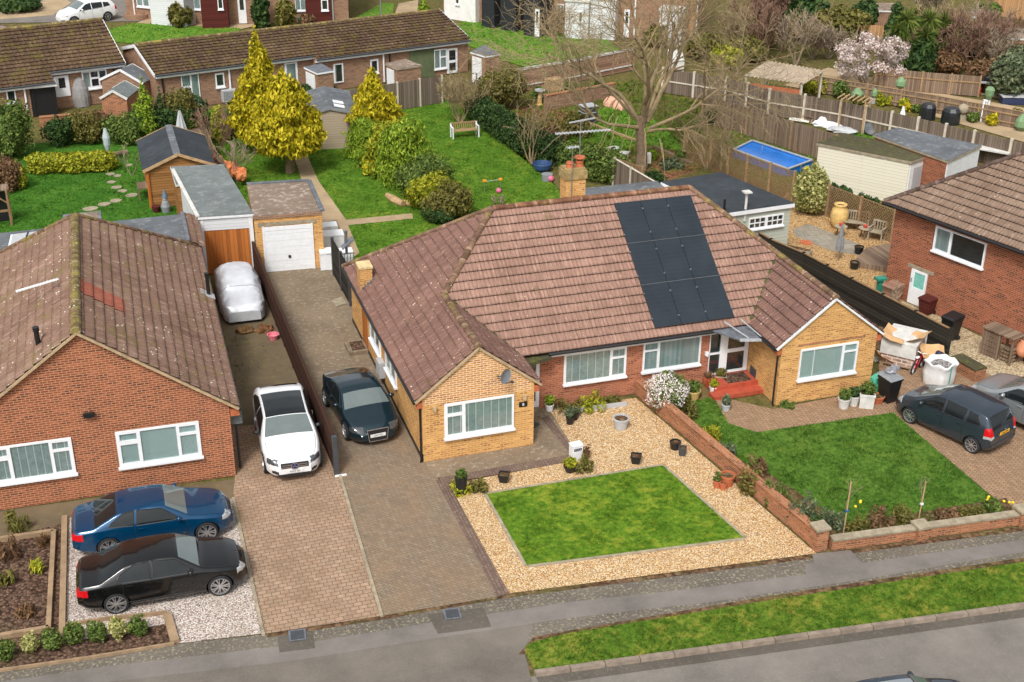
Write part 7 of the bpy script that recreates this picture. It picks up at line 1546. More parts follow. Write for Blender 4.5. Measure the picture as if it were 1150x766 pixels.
def car(name, label, loc, yaw, sp, paint, group=None, cat='car', dx=0.026):
 t = thing(name, label, cat, loc, yaw, group); L, W = sp['L'], sp['W']; h = L/2
 n = int(L/dx); xs = np.linspace(-h, h, n+1)
 top = smooth_interp(sp['top'], xs, 3); belt = smooth_interp(sp['belt'], xs, 4); hw = smooth_interp(sp['plan'], xs, 4); sill = smooth_interp(sp.get('sill', [(-h, .34), (-h+.25, .24), (-h+.6, .19), (h-.6, .19), (h-.2, .2), (h, .26)]), xs, 3)
 tum = sp.get('tumble', 0.42); NT_, NS, NL = 14, 10, 16; secs = []
 for i in range(n+1):
  crown = 0.045; zt = top[i]; zb = min(belt[i], zt-crown-0.015); wb = hw[i]-0.02; cab = max(0.0, zt-crown-zb-0.03); wt = max(0.1, wb-0.035-tum*cab); wt = min(wt, wb-0.03)
  pts = [(wt*j/NT_, zt-crown*(j/NT_)**2.4) for j in range(NT_+1)]
  for j in range(1, NS+1):
   f = j/NS; pts.append((wt+(wb-wt)*f+0.018*math.sin(PI*f)*min(1, cab*4), (zt-crown)+(zb-zt+crown)*f))
  zs = sill[i]; low = [(wb, zb), (hw[i], zb-0.30*(zb-zs)), (hw[i], zb-0.55*(zb-zs)), (hw[i]-0.015, zb-0.75*(zb-zs)), (hw[i]-0.035, zs+0.05), (hw[i]-0.10, zs)]
  lf = [0, .28, .52, .74, .92, 1.0]
  for j in range(1, NL+1):
   f = j/NL; pts.append((np.interp(f, lf, [q[0] for q in low]), np.interp(f, lf, [q[1] for q in low])))
  pts.append((0.0, zs)); secs.append(pts)
 K = len(secs[0]); P = np.array(secs)       # n+1, K, 2
 V = np.zeros((n+1, K, 3)); V[:, :, 0] = xs[:, None]; V[:, :, 1] = P[:, :, 0]; V[:, :, 2] = P[:, :, 1]
 r = sp['r']; ra = r+sp.get('gap', 0.045); j0 = NT_+NS
 for ax in sp['axles']:
  sl_ = V[:, j0:K-1]; d = np.hypot(sl_[:, :, 0]-ax, sl_[:, :, 2]-r); m = np.abs(d-ra) < dx*0.75
  f = np.where(m, ra/np.maximum(d, 1e-6), 1.0); sl_[:, :, 0] = ax+(sl_[:, :, 0]-ax)*f; sl_[:, :, 2] = r+(sl_[:, :, 2]-r)*f
 groups = {}
 regs = sp['regions']; polys = sp['side']
 side_pts = []
 for i in range(n):
  for j in range(K-1):
   q = [V[i, j], V[i+1, j], V[i+1, j+1], V[i, j+1]]; c = (q[0]+q[1]+q[2]+q[3])/4; x, y, z = c
   if j >= j0 and any(math.hypot(x-ax, z-r) < ra-0.004 for ax in sp['axles']) and j < K-2: continue
   kind = 'body'
   if j < NT_:
    wt = P[i, NT_, 0]
    for (x0, x1, mg, nm) in sp['tops']:
     if x0 < x < x1 and y < wt-mg: kind = nm
   elif j < j0:
    for a, pl in enumerate(polys):
     if in_poly(np.array([[x, z]]), pl)[0]: kind = 'side_window'
   for (nm, fn) in regs:
    if fn(x, y, z): kind = nm
   if kind == 'body' and j >= NT_ and sp.get('doors'):
    for di, (d0, d1) in enumerate(sp['doors']):
     if d0 < x < d1 and z > sill[i]+0.10 and z < belt[i]-0.004: kind = 'door%d' % di
   for s in (1, -1):
    key = kind+('L' if s > 0 else 'R') if kind in ('side_window', 'headlight', 'tail_light', 'fog_lamp') or kind.startswith('door') else kind
    g = groups.setdefault(key, []); vv = [(a[0], a[1]*s, a[2]) for a in q]; g.append(vv if s < 0 else vv[::-1])
 mats = {'body': paint, 'windscreen': 'car_screen', 'rear_window': 'car_glass', 'sunroof': 'car_glass', 'side_window': 'car_glass', 'headlight': sp.get('lamp', 'lamp_clear'), 'tail_light': 'lamp_red', 'door': paint, 'roof_panel': sp.get('roofm', 'trim'), 'lower_trim': 'trim', 'fog_lamp': 'trim', 'grille': 'trim', 'bonnet': paint, 'rear_lower': 'lamp_clear'}
 for key, fs in groups.items():
  base = key[:-1] if key[-1] in 'LR' else key
  nm = 'door' if base.startswith('door') else base
  vid = {}; vs = []; ff = []
  for f in fs:
   idx = []
   for p in f:
    k = (round(p[0], 4), round(p[1], 4), round(p[2], 4))
    if k not in vid: vid[k] = len(vs); vs.append(p)
    if vid[k] not in idx: idx.append(vid[k])
   if len(idx) > 2: ff.append(idx)
  mb = MB(); mb.add(vs, ff)
  if base == 'body':
   for i in (0, n):
    ring = [(V[i, j, 0], V[i, j, 1], V[i, j, 2]) for j in range(K)]; full = ring+[(p[0], -p[1], p[2]) for p in ring[::-1]][1:-1]
    mb.poly(full if i else full[::-1])
  mt = M[mats.get(nm, paint)] if isinstance(mats.get(nm, paint), str) else mats[nm]
  mb.build(nm, mt, t, smooth=True)
 mb = MB()
 for ax in sp['axles']:
  for s in (1, -1):
   y1 = s*(W/2-0.035); y0 = s*(W/2-0.36); vs = []; fs = []
   for j in range(13):
    a = PI*j/12; vs += [(ax+ra*math.cos(a), y0, r+ra*math.sin(a)), (ax+ra*math.cos(a), y1, r+ra*math.sin(a))]
   for j in range(12): fs.append((2*j, 2*j+1, 2*j+3, 2*j+2))
   fs.append(tuple(range(0, 26, 2))); mb.add(vs, fs)
 mb.build('arch_liner', M['black'], t)
 for ax in sp['axles']:
  for s in (1, -1): wheel_mesh(t, (ax, s*(W/2-0.115), r), r, s, sp['spokes'], sp.get('rim', 'alloy'), sp.get('rr', 0.74), sp.get('two', False))
 def ys(x, z):
  i = int(np.clip(round((x+h)/L*n), 0, n)); q = P[i, NT_:K-1]; return float(np.interp(-z, -q[:, 1], q[:, 0]))
 def bz(x): return float(np.interp(x, xs, belt))
 for s in (1, -1):
  mb = MB()
  for d0, d1 in sp.get('doors', []):
   for xx in (d0, d1):
    zz = np.linspace(0.32, bz(xx)-0.005, 7); mb.tube([(xx, s*(ys(xx, z)+0.001), z) for z in zz], 0.0065, 4)
   mb.tube([(x, s*(ys(x, 0.32)+0.001), 0.32) for x in np.linspace(d0, d1, 8)], 0.006, 4)
  if sp.get('bonnet'):
   b0, b1 = sp['bonnet']; pts = []
   for x in np.linspace(b0, b1, 12):
    i = int(round((x+h)/L*n)); w_ = P[i, NT_, 0]*0.93; pts.append((x, s*w_, top[i]-0.045*0.93**2.4+0.002))
   mb.tube(pts, 0.006, 4)
  if mb.V: mb.build('panel_gap', M['trim'], t)
  mb = MB()
  for pl in polys:
   pts = []
   for a_, b_ in zip(pl, pl[1:]+pl[:1]):
    for f in np.linspace(0, 1, 6)[:-1]: x = a_[0]+(b_[0]-a_[0])*f; z = a_[1]+(b_[1]-a_[1])*f; pts.append((x, s*(ys(x, z)+0.002), z))
   mb.tube(pts+[pts[0]], 0.012, 5)
  mb.build('window_trim', M['trim'], t)
 hb = MB()
 for s in (1, -1):
  for hx in sp.get('handles', []): z = bz(hx)-0.09; y = ys(hx, z); hb.box(hx-0.10, hx+0.08, min(s*y, s*(y+0.03)), max(s*y, s*(y+0.03)), z-0.018, z+0.018)
 if hb.V: hb.build('door_handle', M[paint] if isinstance(paint, str) else paint, t)
 mx, mz = sp['mirror']
 for s in (1, -1):
  mb = MB(); y = ys(mx, mz); mb.ball((mx, s*(y+0.10), mz+0.05), 0.07, 0.11, 0.075, 10, 7); mb.bar((mx+0.03, s*(y-0.03), mz), (mx+0.02, s*(y+0.06), mz+0.03), 0.06, 0.03); mb.build('wing_mirror', M[sp.get('mirror_m', paint)], t, smooth=True)
 return t, dict(top=lambda x: float(np.interp(x, xs, top)), ys=ys, h=h, xs=xs)
def plate(t, x, z, s, m, face, wd=0.52, tilt=0.0, sz=0.085):
 mb = MB(); e = 0.012*face; mb.box(min(x, x+e), max(x, x+e), -wd/2, wd/2, z-0.056, z+0.056); p = mb.build('number_plate', M[m], t)
 text(s, sz, M['black'], p, (x+e+0.004*face, 0, z), (PI/2, 0, PI/2*face), 'plate_lettering', 0.001)
P_BLACK = paint_mat('black_car_paint', (0.004, 0.0045, 0.005, 1), 0.0, 0.25); P_BLUE = paint_mat('blue_car_paint', S(0, 62, 98), 0.35, 0.25); P_WHITE = paint_mat('white_car_paint', (0.74, 0.74, 0.74, 1), 0.0, 0.3)
P_TEAL = paint_mat('dark_teal_car_paint', S(28, 48, 57), 0.45, 0.25); P_SLATE = paint_mat('slate_car_paint', S(54, 64, 74), 0.45, 0.25); P_SILV = paint_mat('silver_car_paint', S(160, 166, 168), 0.55, 0.28); P_RED = paint_mat('red_car_paint', S(150, 22, 40), 0.2, 0.25)
for k_, m_ in (('p_black', P_BLACK), ('p_blue', P_BLUE), ('p_white', P_WHITE), ('p_teal', P_TEAL), ('p_slate', P_SLATE), ('p_silver', P_SILV), ('p_red', P_RED)): M[k_] = m_
hl = lambda L, b, z0, z1, y0, y1=9: (lambda x, y, z: x > L/2-b and z0 < z < z1 and y0 < y < y1)
tl = lambda L, b, z0, z1, y0: (lambda x, y, z: x < -L/2+b and z0 < z < z1 and y > y0)
SAL = dict(L=4.47, W=1.74, r=0.325, axles=(-1.27, 1.455), spokes=7, two=True, rr=0.80, tumble=0.52,
 top=[(-2.235, .62), (-2.215, .86), (-2.15, .97), (-1.62, 1.02), (-0.98, 1.34), (-0.6, 1.40), (0.05, 1.415), (0.42, 1.38), (1.0, 1.03), (1.12, 0.98), (1.75, .88), (2.05, .78), (2.18, .68), (2.235, .55)],
 belt=[(-2.235, .84), (-1.6, .92), (0, .90), (1.0, .88), (2.235, .68)], plan=[(-2.235, .66), (-2.1, .80), (-1.6, .86), (0, .87), (1.45, .86), (1.85, .80), (2.08, .68), (2.235, .44)],
 tops=[(0.46, 0.99, 0.035, 'windscreen'), (-1.58, -1.0, 0.04, 'rear_window')],
 side=[[(0.88, .93), (0.36, 1.30), (-0.24, 1.345), (-0.24, .93)], [(-0.32, .93), (-0.32, 1.345), (-.72, 1.32), (-1.1, 1.13), (-1.2, 1.0), (-1.05, .95)]],
 regions=[('headlight', hl(4.47, .30, .60, .745, .40)), ('tail_light', tl(4.47, .30, .66, .86, .52)), ('grille', hl(4.47, .10, .50, .68, .0, .28))], doors=[(-1.05, -0.28), (-0.28, 0.95)], bonnet=(1.05, 2.1), handles=[-0.85, -0.1], mirror=(0.72, 0.95))
CPE = dict(SAL, L=4.49, W=1.76, top=[(-2.245, .60), (-2.22, .85), (-2.15, .95), (-1.62, 1.0), (-0.95, 1.30), (-0.55, 1.355), (0.0, 1.37), (0.35, 1.34), (0.98, 1.01), (1.10, 0.97), (1.75, .87), (2.05, .77), (2.18, .67), (2.245, .54)],
 belt=[(-2.245, .83), (-1.6, .91), (0, .89), (1.0, .87), (2.245, .67)], tops=[(0.40, 0.97, 0.035, 'windscreen'), (-1.58, -0.97, 0.04, 'rear_window')],
 side=[[(0.80, .92), (0.28, 1.26), (-0.40, 1.30), (-0.46, .92)], [(-0.54, .93), (-0.48, 1.30), (-.80, 1.26), (-1.15, 1.06), (-1.22, .97)]], doors=[(-0.5, 0.95)], handles=[-0.32])
yb_ = -0.014
cb, nb_ = car('black_saloon', 'black four door saloon with silver wheels nearest the pavement on the pale gravel', (-16.68, -6.22, 0), yb_, SAL, 'p_black', 'cars parked on the drives')
a = gp(235, 608)
cu_, _ = car('blue_coupe', 'metallic blue two door coupe parked close to the red brick bungalow', (a.x-1.455-0.02, a.y+0.86, 0), yb_, CPE, 'p_blue', 'cars parked on the drives')
for c_ in (cb, cu_):
 mb = MB()
 for s in (1, -1): mb.lathe([(0.035, 0), (0.03, 0.01)], (2.0 if c_ is cb else 2.0, s*0.0, 0.80), 10)
 for s in (1, -1):
  for k in range(6): mb.box(2.238, 2.25, s*(0.05+k*0.03)-0.008, s*(0.05+k*0.03)+0.008, 0.56, 0.66)
 mb.build('grille_bars', M['chrome'], c_); plate(c_, 2.242, 0.42, 'LX03 KVN' if c_ is cb else 'GN51 TRU', 'plate_w', 1)
mb = MB(); mb.bar((0.98, -0.62, 1.03), (1.02, 0.12, 1.05), 0.02, 0.02); mb.bar((1.02, -0.05, 1.04), (1.05, 0.58, 1.05), 0.02, 0.02); mb.build('wiper', M['trim'], cb)
MER = dict(L=4.83, W=1.86, r=0.34, axles=(-1.30, 1.57), spokes=5, two=True, rr=0.76,
 top=[(-2.415, .62), (-2.39, .92), (-2.30, 1.04), (-1.95, 1.22), (-1.45, 1.36), (-.6, 1.425), (.15, 1.425), (.48, 1.39), (1.18, 1.04), (1.32, .99), (1.95, .90), (2.22, .80), (2.36, .68), (2.415, .52)],
 belt=[(-2.415, .86), (-1.6, .95), (0, .92), (1.1, .90), (2.415, .68)], plan=[(-2.415, .70), (-2.25, .84), (-1.6, .92), (0, .93), (1.55, .92), (1.95, .86), (2.22, .72), (2.415, .46)],
 tops=[(0.50, 1.17, 0.03, 'windscreen'), (-1.12, 0.485, 0.05, 'roof_panel'), (-2.26, -1.72, 0.08, 'rear_window')],
 side=[[(0.95, .95), (0.40, 1.31), (-0.30, 1.345), (-0.42, .95)], [(-0.50, .96), (-0.40, 1.34), (-1.05, 1.31), (-1.5, 1.18), (-1.6, 1.06)]], roofm='car_glass',
 regions=[('headlight', hl(4.83, .42, .60, .775, .50)), ('tail_light', tl(4.83, .25, .68, .86, .45)), ('fog_lamp', hl(4.83, .22, .30, .42, .46)), ('lower_trim', lambda x, y, z: x > 2.25 and z < .27 and y < .55)], doors=[(-0.62, 1.0)], bonnet=(1.25, 2.25), handles=[-0.42], mirror=(0.78, 0.97), mirror_m='trim', lamp='lamp_dark')
def heading(pf, zf, pr, zr):
 a, b = gp(pf[0], pf[1], zf), gp(pr[0], pr[1], zr); d = a-b; return a, math.atan2(d.y, d.x)
a, yw = heading((331, 522), .62, (311, 425), 1.32)
cw, _ = car('white_coupe', 'white coupe with a black glass roof on the brown block drive beside the panel fence', (a.x-2.40*math.cos(yw), a.y-2.40*math.sin(yw), 0), yw, MER, 'p_white', 'cars parked on the drives')
mb = MB(); mb.box(2.36, 2.425, -0.43, 0.43, 0.53, 0.69); mb.box(2.36, 2.428, -0.52, 0.52, 0.24, 0.33); mb.build('grille', M['trim'], cw)
mb = MB()
for z in (0.575, 0.645): mb.box(2.425, 2.437, -0.40, 0.40, z-0.012, z+0.012)
mb.build('grille_bars', M['chrome'], cw)
mb = MB(); R = 0.105
for i in range(24):
 a0, a1 = 2*PI*i/24, 2*PI*(i+1)/24; mb.bar((2.445, R*math.cos(a0), 0.61+R*math.sin(a0)), (2.445, R*math.cos(a1), 0.61+R*math.sin(a1)), 0.022, 0.02)
for k in range(3): a0 = PI/2+2*PI*k/3; mb.bar((2.445, 0, 0.61), (2.445, R*math.cos(a0), 0.61+R*math.sin(a0)), 0.022, 0.02)
mb.build('badge', M['chrome'], cw)
mb = MB(); mb.box(2.437, 2.443, -0.10, 0.10, 0.51, 0.71); mb.build('badge_backing', plain('badge_blue', S(30, 40, 96), 0.3, 0, 0.1), cw)
plate(cw, 2.425, 0.42, 'AF69 FJX', 'plate_w', 1)
TT_ = dict(L=4.18, W=1.84, r=0.33, axles=(-1.20, 1.27), spokes=5, two=True, rr=0.74,
 top=[(-2.09, .62), (-2.06, .82), (-1.92, .93), (-1.68, .98), (-.85, 1.27), (-.25, 1.345), (.12, 1.34), (.40, 1.27), (.98, .97), (1.10, .93), (1.62, .83), (1.90, .71), (2.04, .58), (2.09, .46)],
 belt=[(-2.09, .82), (-1.2, .92), (0, .89), (1.0, .87), (2.09, .62)], plan=[(-2.09, .62), (-1.9, .78), (-1.3, .90), (-.2, .88), (1.27, .91), (1.65, .86), (1.92, .74), (2.09, .52)],
 tops=[(0.38, 0.96, 0.035, 'windscreen'), (-1.62, -0.85, 0.07, 'rear_window')], side=[[(0.75, .91), (0.28, 1.20), (-0.30, 1.27), (-0.42, .92)], [(-0.50, .93), (-0.38, 1.26), (-.72, 1.20), (-1.0, 1.02)]],
 regions=[('headlight', hl(4.18, .42, .53, .70, .44)), ('tail_light', tl(4.18, .25, .62, .80, .4)), ('fog_lamp', hl(4.18, .22, .28, .40, .42))], doors=[(-0.5, 0.85)], bonnet=(1.05, 1.95), handles=[-0.35], mirror=(0.62, 0.93), lamp='lamp_dark')
a, yw = heading((424, 483), .6, (398, 424.6), 1.28)
ct, _ = car('teal_coupe', 'dark teal sports coupe beside the buff brick side wall', (a.x-2.08*math.cos(yw), a.y-2.08*math.sin(yw), 0), yw, TT_, 'p_teal', 'cars parked on the drives')
mb = MB(); mb.add([(2.06, -.36, .66), (2.06, .36, .66), (2.10, .30, .24), (2.10, -.30, .24), (2.11, -.34, .64), (2.11, .34, .64), (2.125, .28, .26), (2.125, -.28, .26)], [(4, 5, 6, 7), (0, 4, 7, 3), (1, 2, 6, 5), (0, 1, 5, 4), (3, 7, 6, 2)]); mb.build('grille', M['trim'], ct)
mb = MB(); pts = [(2.12, -.36, .66), (2.12, .36, .66), (2.135, .30, .24), (2.135, -.30, .24)]
for i in range(4): mb.bar(pts[i], pts[(i+1) % 4], 0.022, 0.022)
mb.build('grille_surround', M['chrome'], ct)
plate(ct, 2.125, 0.44, 'L74 TTC', 'plate_w', 1)
mb = MB(); mb.box(1.35, 1.9, -0.004, 0.004, 0.5, 0.5)
JAZ = dict(L=3.83, W=1.675, r=0.295, axles=(-1.31, 1.14), spokes=9, rr=0.76,
 top=[(-1.915, .52), (-1.90, .92), (-1.84, 1.03), (-1.60, 1.43), (-1.30, 1.49), (-.2, 1.525), (.22, 1.49), (1.08, 1.06), (1.2, 1.01), (1.60, .88), (1.80, .72), (1.88, .60), (1.915, .48)],
 belt=[(-1.915, .98), (-1.2, 1.0), (0, .93), (1.0, .88), (1.915, .62)], plan=[(-1.915, .66), (-1.8, .76), (-1.4, .82), (0, .8375), (1.1, .83), (1.5, .78), (1.75, .68), (1.915, .5)], tumble=0.30,
 tops=[(0.28, 1.08, 0.03, 'windscreen'), (-1.845, -1.60, 0.10, 'rear_window')],
 side=[[(0.96, .94), (0.30, 1.36), (-0.05, 1.42), (-0.05, .96)], [(-.13, .97), (-.13, 1.42), (-.88, 1.40), (-.84, 1.01)], [(-.97, 1.03), (-.98, 1.39), (-1.30, 1.36), (-1.48, 1.12), (-1.42, 1.06)]],
 regions=[('headlight', hl(3.83, .36, .62, .86, .42)), ('tail_light', lambda x, y, z: x < -1.66 and .78 < z < 1.06 and y > .56), ('rear_lower', lambda x, y, z: x < -1.66 and .70 < z < .78 and y > .56), ('fog_lamp', hl(3.83, .2, .28, .40, .35))], doors=[(-.88, -.09), (-.09, .92)], bonnet=(1.15, 1.75), handles=[-.72, .08], mirror=(0.70, 0.97), sill=[(-1.915, .36), (-1.7, .24), (-1.2, .18), (1.3, .18), (1.8, .2), (1.915, .26)])
a, b = gp(1019, 475), gp(1090, 509); hd = (a-b).normalized(); rt = Vector((hd.y, -hd.x, 0)); cc = (a+b)/2+hd*0.085+rt*0.80; yw = math.atan2(hd.y, hd.x)
cj, nfo = car('slate_hatchback', 'dark slate small hatchback with a yellow rear plate on the tan block drive', (cc.x, cc.y, 0), yw, JAZ, 'p_slate', 'cars parked on the drives')
plate(cj, -1.918, 0.80, 'LD06 OFR', 'plate_y', -1)
mb = MB(); mb.lathe([(0.05, 0), (0.04, 0.012)], (-1.92, 0, 0.93), 10, ax='z'); mb.box(-1.93, -1.905, -0.66, 0.66, 0.42, 0.50); mb.build('rear_trim', M['p_slate'], cj)
SUV = dict(L=4.42, W=1.84, r=0.35, axles=(-1.32, 1.34), spokes=7, rr=0.70,
 top=[(-2.21, .62), (-2.19, 1.0), (-2.1, 1.12), (-1.82, 1.50), (-1.4, 1.58), (-.3, 1.62), (.25, 1.58), (1.02, 1.14), (1.16, 1.09), (1.75, .99), (2.02, .86), (2.16, .70), (2.21, .54)],
 belt=[(-2.21, 1.04), (-1.2, 1.06), (0, 1.0), (1.0, .97), (2.21, .72)], plan=[(-2.21, .72), (-2.05, .83), (-1.5, .91), (0, .92), (1.35, .91), (1.8, .84), (2.04, .70), (2.21, .45)], tumble=0.34,
 tops=[(0.30, 1.01, 0.035, 'windscreen'), (-2.11, -1.83, 0.10, 'rear_window')],
 side=[[(0.88, 1.02), (0.30, 1.42), (-0.10, 1.49), (-0.10, 1.03)], [(-.18, 1.04), (-.18, 1.49), (-1.0, 1.46), (-.98, 1.08)], [(-1.08, 1.10), (-1.1, 1.45), (-1.5, 1.38), (-1.62, 1.16)]],
 regions=[('headlight', hl(4.42, .45, .70, .90, .46)), ('tail_light', lambda x, y, z: x < -1.98 and .80 < z < 1.12 and y > .58), ('fog_lamp', hl(4.42, .25, .34, .46, .42))], doors=[(-.95, -.14), (-.14, .92)], bonnet=(1.15, 1.95), handles=[-.8, .05], mirror=(0.66, 1.05), sill=[(-2.21, .42), (-1.9, .28), (1.9, .26), (2.21, .34)])
a = gp(1084, 444, 0.5); hs = Vector((hd.x, hd.y, 0)); rs = Vector((hs.y, -hs.x, 0))
cc = gp(1088, 432, 0.8)-hs*2.12+rs*0.72
cs, _ = car('silver_estate', 'silver car with roof rails cut off by the right edge of the picture', (cc.x, cc.y, 0), yw, SUV, 'p_silver', 'cars parked on the drives')
mb = MB()
for s in (1, -1): mb.tube([(0.1, s*0.60, 1.60), (0.0, s*0.61, 1.655), (-1.3, s*0.62, 1.62), (-1.45, s*0.62, 1.55)], 0.02, 6)
mb.build('roof_rail', M['chrome'], cs)
a, b = gp(77, 20, 0.75), gp(113, 24, 0.35);
cc = gp(98, 24, 0.0)
cfar, _ = car('white_hatchback', 'white hatchback parked on the far road behind the mossy roof', (cc.x, cc.y, 0), R_(180+22), SUV, 'p_white')
a = gp(2, 26.5, 1.3)
car('red_car', 'dark red car half hidden at the far left edge behind the mossy roof', (a.x-1.2, a.y+0.3, 0), R_(12), JAZ, 'p_red')
a = gp(1000, 757, 1.44)
car('grey_saloon', 'grey car on the road cut off by the bottom edge of the picture', (a.x, a.y-0.55, -0.02), R_(-6), dict(SAL, tops=SAL['tops']+[(-0.9, 0.4, 0.16, 'roof_panel')], roofm='p_silver'), 'p_slate')
t = thing('covered_car', 'small car under a wrinkled silver cover in front of the timber garage doors', 'covered car', (-12.25, 12.1, 0), R_(-91))
sp = dict(top=[(-2.0, .50), (-1.95, .80), (-1.75, 1.0), (-1.3, 1.34), (-.7, 1.46), (.1, 1.46), (.5, 1.34), (1.05, .98), (1.5, .90), (1.8, .80), (1.95, .62), (2.0, .40)], plan=[(-2.0, .55), (-1.8, .78), (-1.2, .86), (.3, .87), (1.3, .85), (1.75, .78), (2.0, .58)])
xs = np.linspace(-2.0, 2.0, 110); tp_ = smooth_interp(sp['top'], xs, 6); pw = smooth_interp(sp['plan'], xs, 6); g = np.random.default_rng(4); mb = MB(); NV = 44; VV = []
import mathutils.noise as mn
for i, x in enumerate(xs):
 for j in range(NV+1):
  a = PI*j/NV; c, s_ = math.cos(a), math.sin(a); e = 0.42
  y = pw[i]*math.copysign(abs(c)**e, c); z = 0.16+(tp_[i]-0.16)*abs(s_)**e
  y *= 1-0.20*max(0, (z-0.85)/0.6)
  f = mn.fractal(Vector((x*1.4, y*1.8, z*2.2)), 1.0, 2.0, 3); w = mn.noise(Vector((x*3.0+y*2.0, z*5.0, y*1.5)))
  k = 0.030*f+0.085*max(0, w-0.10)-0.03*max(0, mn.noise(Vector((x*5+z*3, y*4, z*6)))-0.2)
  VV.append((x, y*(1+k*1.2), z*(1+k*0.8)))
F = [(i*(NV+1)+j, (i+1)*(NV+1)+j, (i+1)*(NV+1)+j+1, i*(NV+1)+j+1) for i in range(len(xs)-1) for j in range(NV)]
mb.add(VV, F); mb.poly([VV[j] for j in range(NV+1)]); mb.poly([VV[(len(xs)-1)*(NV+1)+j] for j in range(NV+1)][::-1])
mb.build('cover', plain('silver_cover_fabric', S(204, 206, 210), 0.36, 0.25, 0.10, 3), t, smooth=True)
mb = MB(); i = 76; mb.tube([(xs[i]+0.01*math.sin(j), VV[i*(NV+1)+j][1]*1.006, VV[i*(NV+1)+j][2]+0.004) for j in range(NV+1)], 0.010, 4); mb.build('strap', M['dkgrey'], t)
for ax in (-1.25, 1.25):
 for s in (1, -1):
  mb = MB(); mb.lathe([(0.2, -0.1), (0.3, -0.1), (0.3, 0.1), (0.2, 0.1)], (0, 0, 0), 20, 0, True, True, ax='y'); o = mb.build('wheel', M['tyre'], t); o.location = (ax, s*0.70, 0.3)
# ------------------------------------------------------------------ pots and small things
def pot(name, label, px, w, h, mat, taper=0.75, square=False, soil=True, plant=None, n=260, ph=0.3, pw=None, rim=True, cat='pot', group=None):
 b = gp(*px); t = thing(name, label, cat, b, 0.3 if square else 0.0, group); r = w/2; mb = MB(); k = 4 if square else 18; q = 1.35 if square else 1.0
 prof = [(r*taper*q, 0), (r*q, h*0.86), (r*q*1.08, h*0.86), (r*q*1.08, h), (r*q*0.92, h), (r*q*0.9, h-0.05)] if rim else [(r*taper*q, 0), (r*q, h), (r*q*0.9, h), (r*q*0.88, h-0.05)]
 mb.lathe(prof, (0, 0, 0), k, 0, True, False); mb.build('bowl', M[mat], t)
 mb = MB(); mb.lathe([(r*q*0.9, h-0.05), (0.001, h-0.04)], (0, 0, 0), k, 0, False, False); mb.build('soil', M['soil' if soil else 'bark'], t)
 if plant: leaf_cloud('plant', [(0, 0, h+ph*0.4, (pw or r*1.1), (pw or r*1.1), ph*0.6)], n, 0.05, M[plant], int(px[0]), t, elong=2.2, shell=0.3)
 return t
pot('round_grey_pot', 'large round grey pot of bare soil alone in the buff gravel', (697, 481), 0.52, 0.42, 'ltgrey')
pot('square_black_pot', 'square black pot on the gravel strip left of the front lawn', (566, 541), 0.34, 0.30, 'black', 0.7, True)
pot('square_black_pot', 'square black pot on the gravel behind the front lawn', (714, 520), 0.34, 0.30, 'black', 0.7, True)
pot('round_black_pot', 'round black pot against the low brick party wall', (758, 504), 0.36, 0.28, 'black', 0.8)
pot('square_black_pot', 'smaller square grey black pot touching the round black pot', (766, 511), 0.26, 0.30, 'dkgrey', 0.75, True)
pot('tall_black_planter', 'tall black planter with green leaves at the corner of the drive', (518, 554), 0.36, 0.62, 'black', 0.85, plant='leaf_green', ph=0.22)
pot('lime_plant_pot', 'black bowl with a bright lime plant near the white gravel post', (640, 530), 0.40, 0.24, 'black', 0.6, plant='leaf_lime', n=420, ph=0.3)
pot('door_pot', 'white pot with a bright green plant at the left front door', (617, 461), 0.30, 0.26, 'white', 0.8, plant='leaf_bright', n=420, ph=0.34)
pot('dark_plant_pot', 'small black pot with a grey green plant in front of the heather bed', (640, 476), 0.28, 0.30, 'black', 0.8, plant='leaf_grey', n=300, ph=0.34)
pot('dark_plant_pot', 'second small black pot just behind the grey green one', (646, 471), 0.22, 0.28, 'black', 0.8, plant='leaf_grey', n=200, ph=0.2)
pot('terracotta_pot', 'large terracotta pot by the party wall corner', (816, 545), 0.46, 0.40, 'terracotta', 0.75)
pot('terracotta_pot', 'small terracotta pot with a sprig in front of the large terracotta one', (805, 547), 0.26, 0.26, 'terracotta', 0.8, plant='leaf_green', n=120, ph=0.3)
pot('terracotta_pot', 'small empty terracotta pot right in front of the large terracotta one', (812, 549), 0.24, 0.24, 'terracotta', 0.8)
pot('buff_pot', 'wide buff pot with a leafy green plant by the porch steps', (777, 447), 0.56, 0.34, 'pot_buff', 0.8, plant='leaf_green', n=600, ph=0.34)
pot('step_pot', 'white pot with a yellowish plant on the lower red step', (801, 441), 0.30, 0.26, 'white', 0.8, plant='leaf_lime', n=300, ph=0.28)
pot('stone_pot', 'stone square pot with olive leaves at the porch door', (809, 430), 0.40, 0.34, 'edging', 0.85, True, plant='leaf_olive', n=260, ph=0.26)
pot('rusty_pot', 'rusty brown pot left of the porch door', (795, 432), 0.36, 0.30, 'terracotta', 0.8, plant='leaf_brown', n=160, ph=0.22)
pot('path_pot', 'grey pot with a blue green plant on the right lawn edge', (815, 461), 0.30, 0.26, 'ltgrey', 0.8, plant='leaf_grey', n=360, ph=0.36)
pot('white_pot', 'left white tapered pot of leaves below the right bay window', (947, 458), 0.42, 0.40, 'offwhite', 0.75, plant='leaf_green', n=420, ph=0.34)
pot('white_pot', 'right white tapered pot of leaves, next to the square planter', (958, 455), 0.40, 0.40, 'offwhite', 0.75, plant='leaf_dark', n=420, ph=0.32)
pot('square_planter', 'square whitewashed timber planter with a green bush', (972, 456), 0.52, 0.56, 'offwhite', 0.95, True, plant='leaf_green', n=520, ph=0.4)
pot('terracotta_pot', 'terracotta bowl between the square planter and the black bin', (985, 452), 0.46, 0.28, 'terracotta', 0.75)
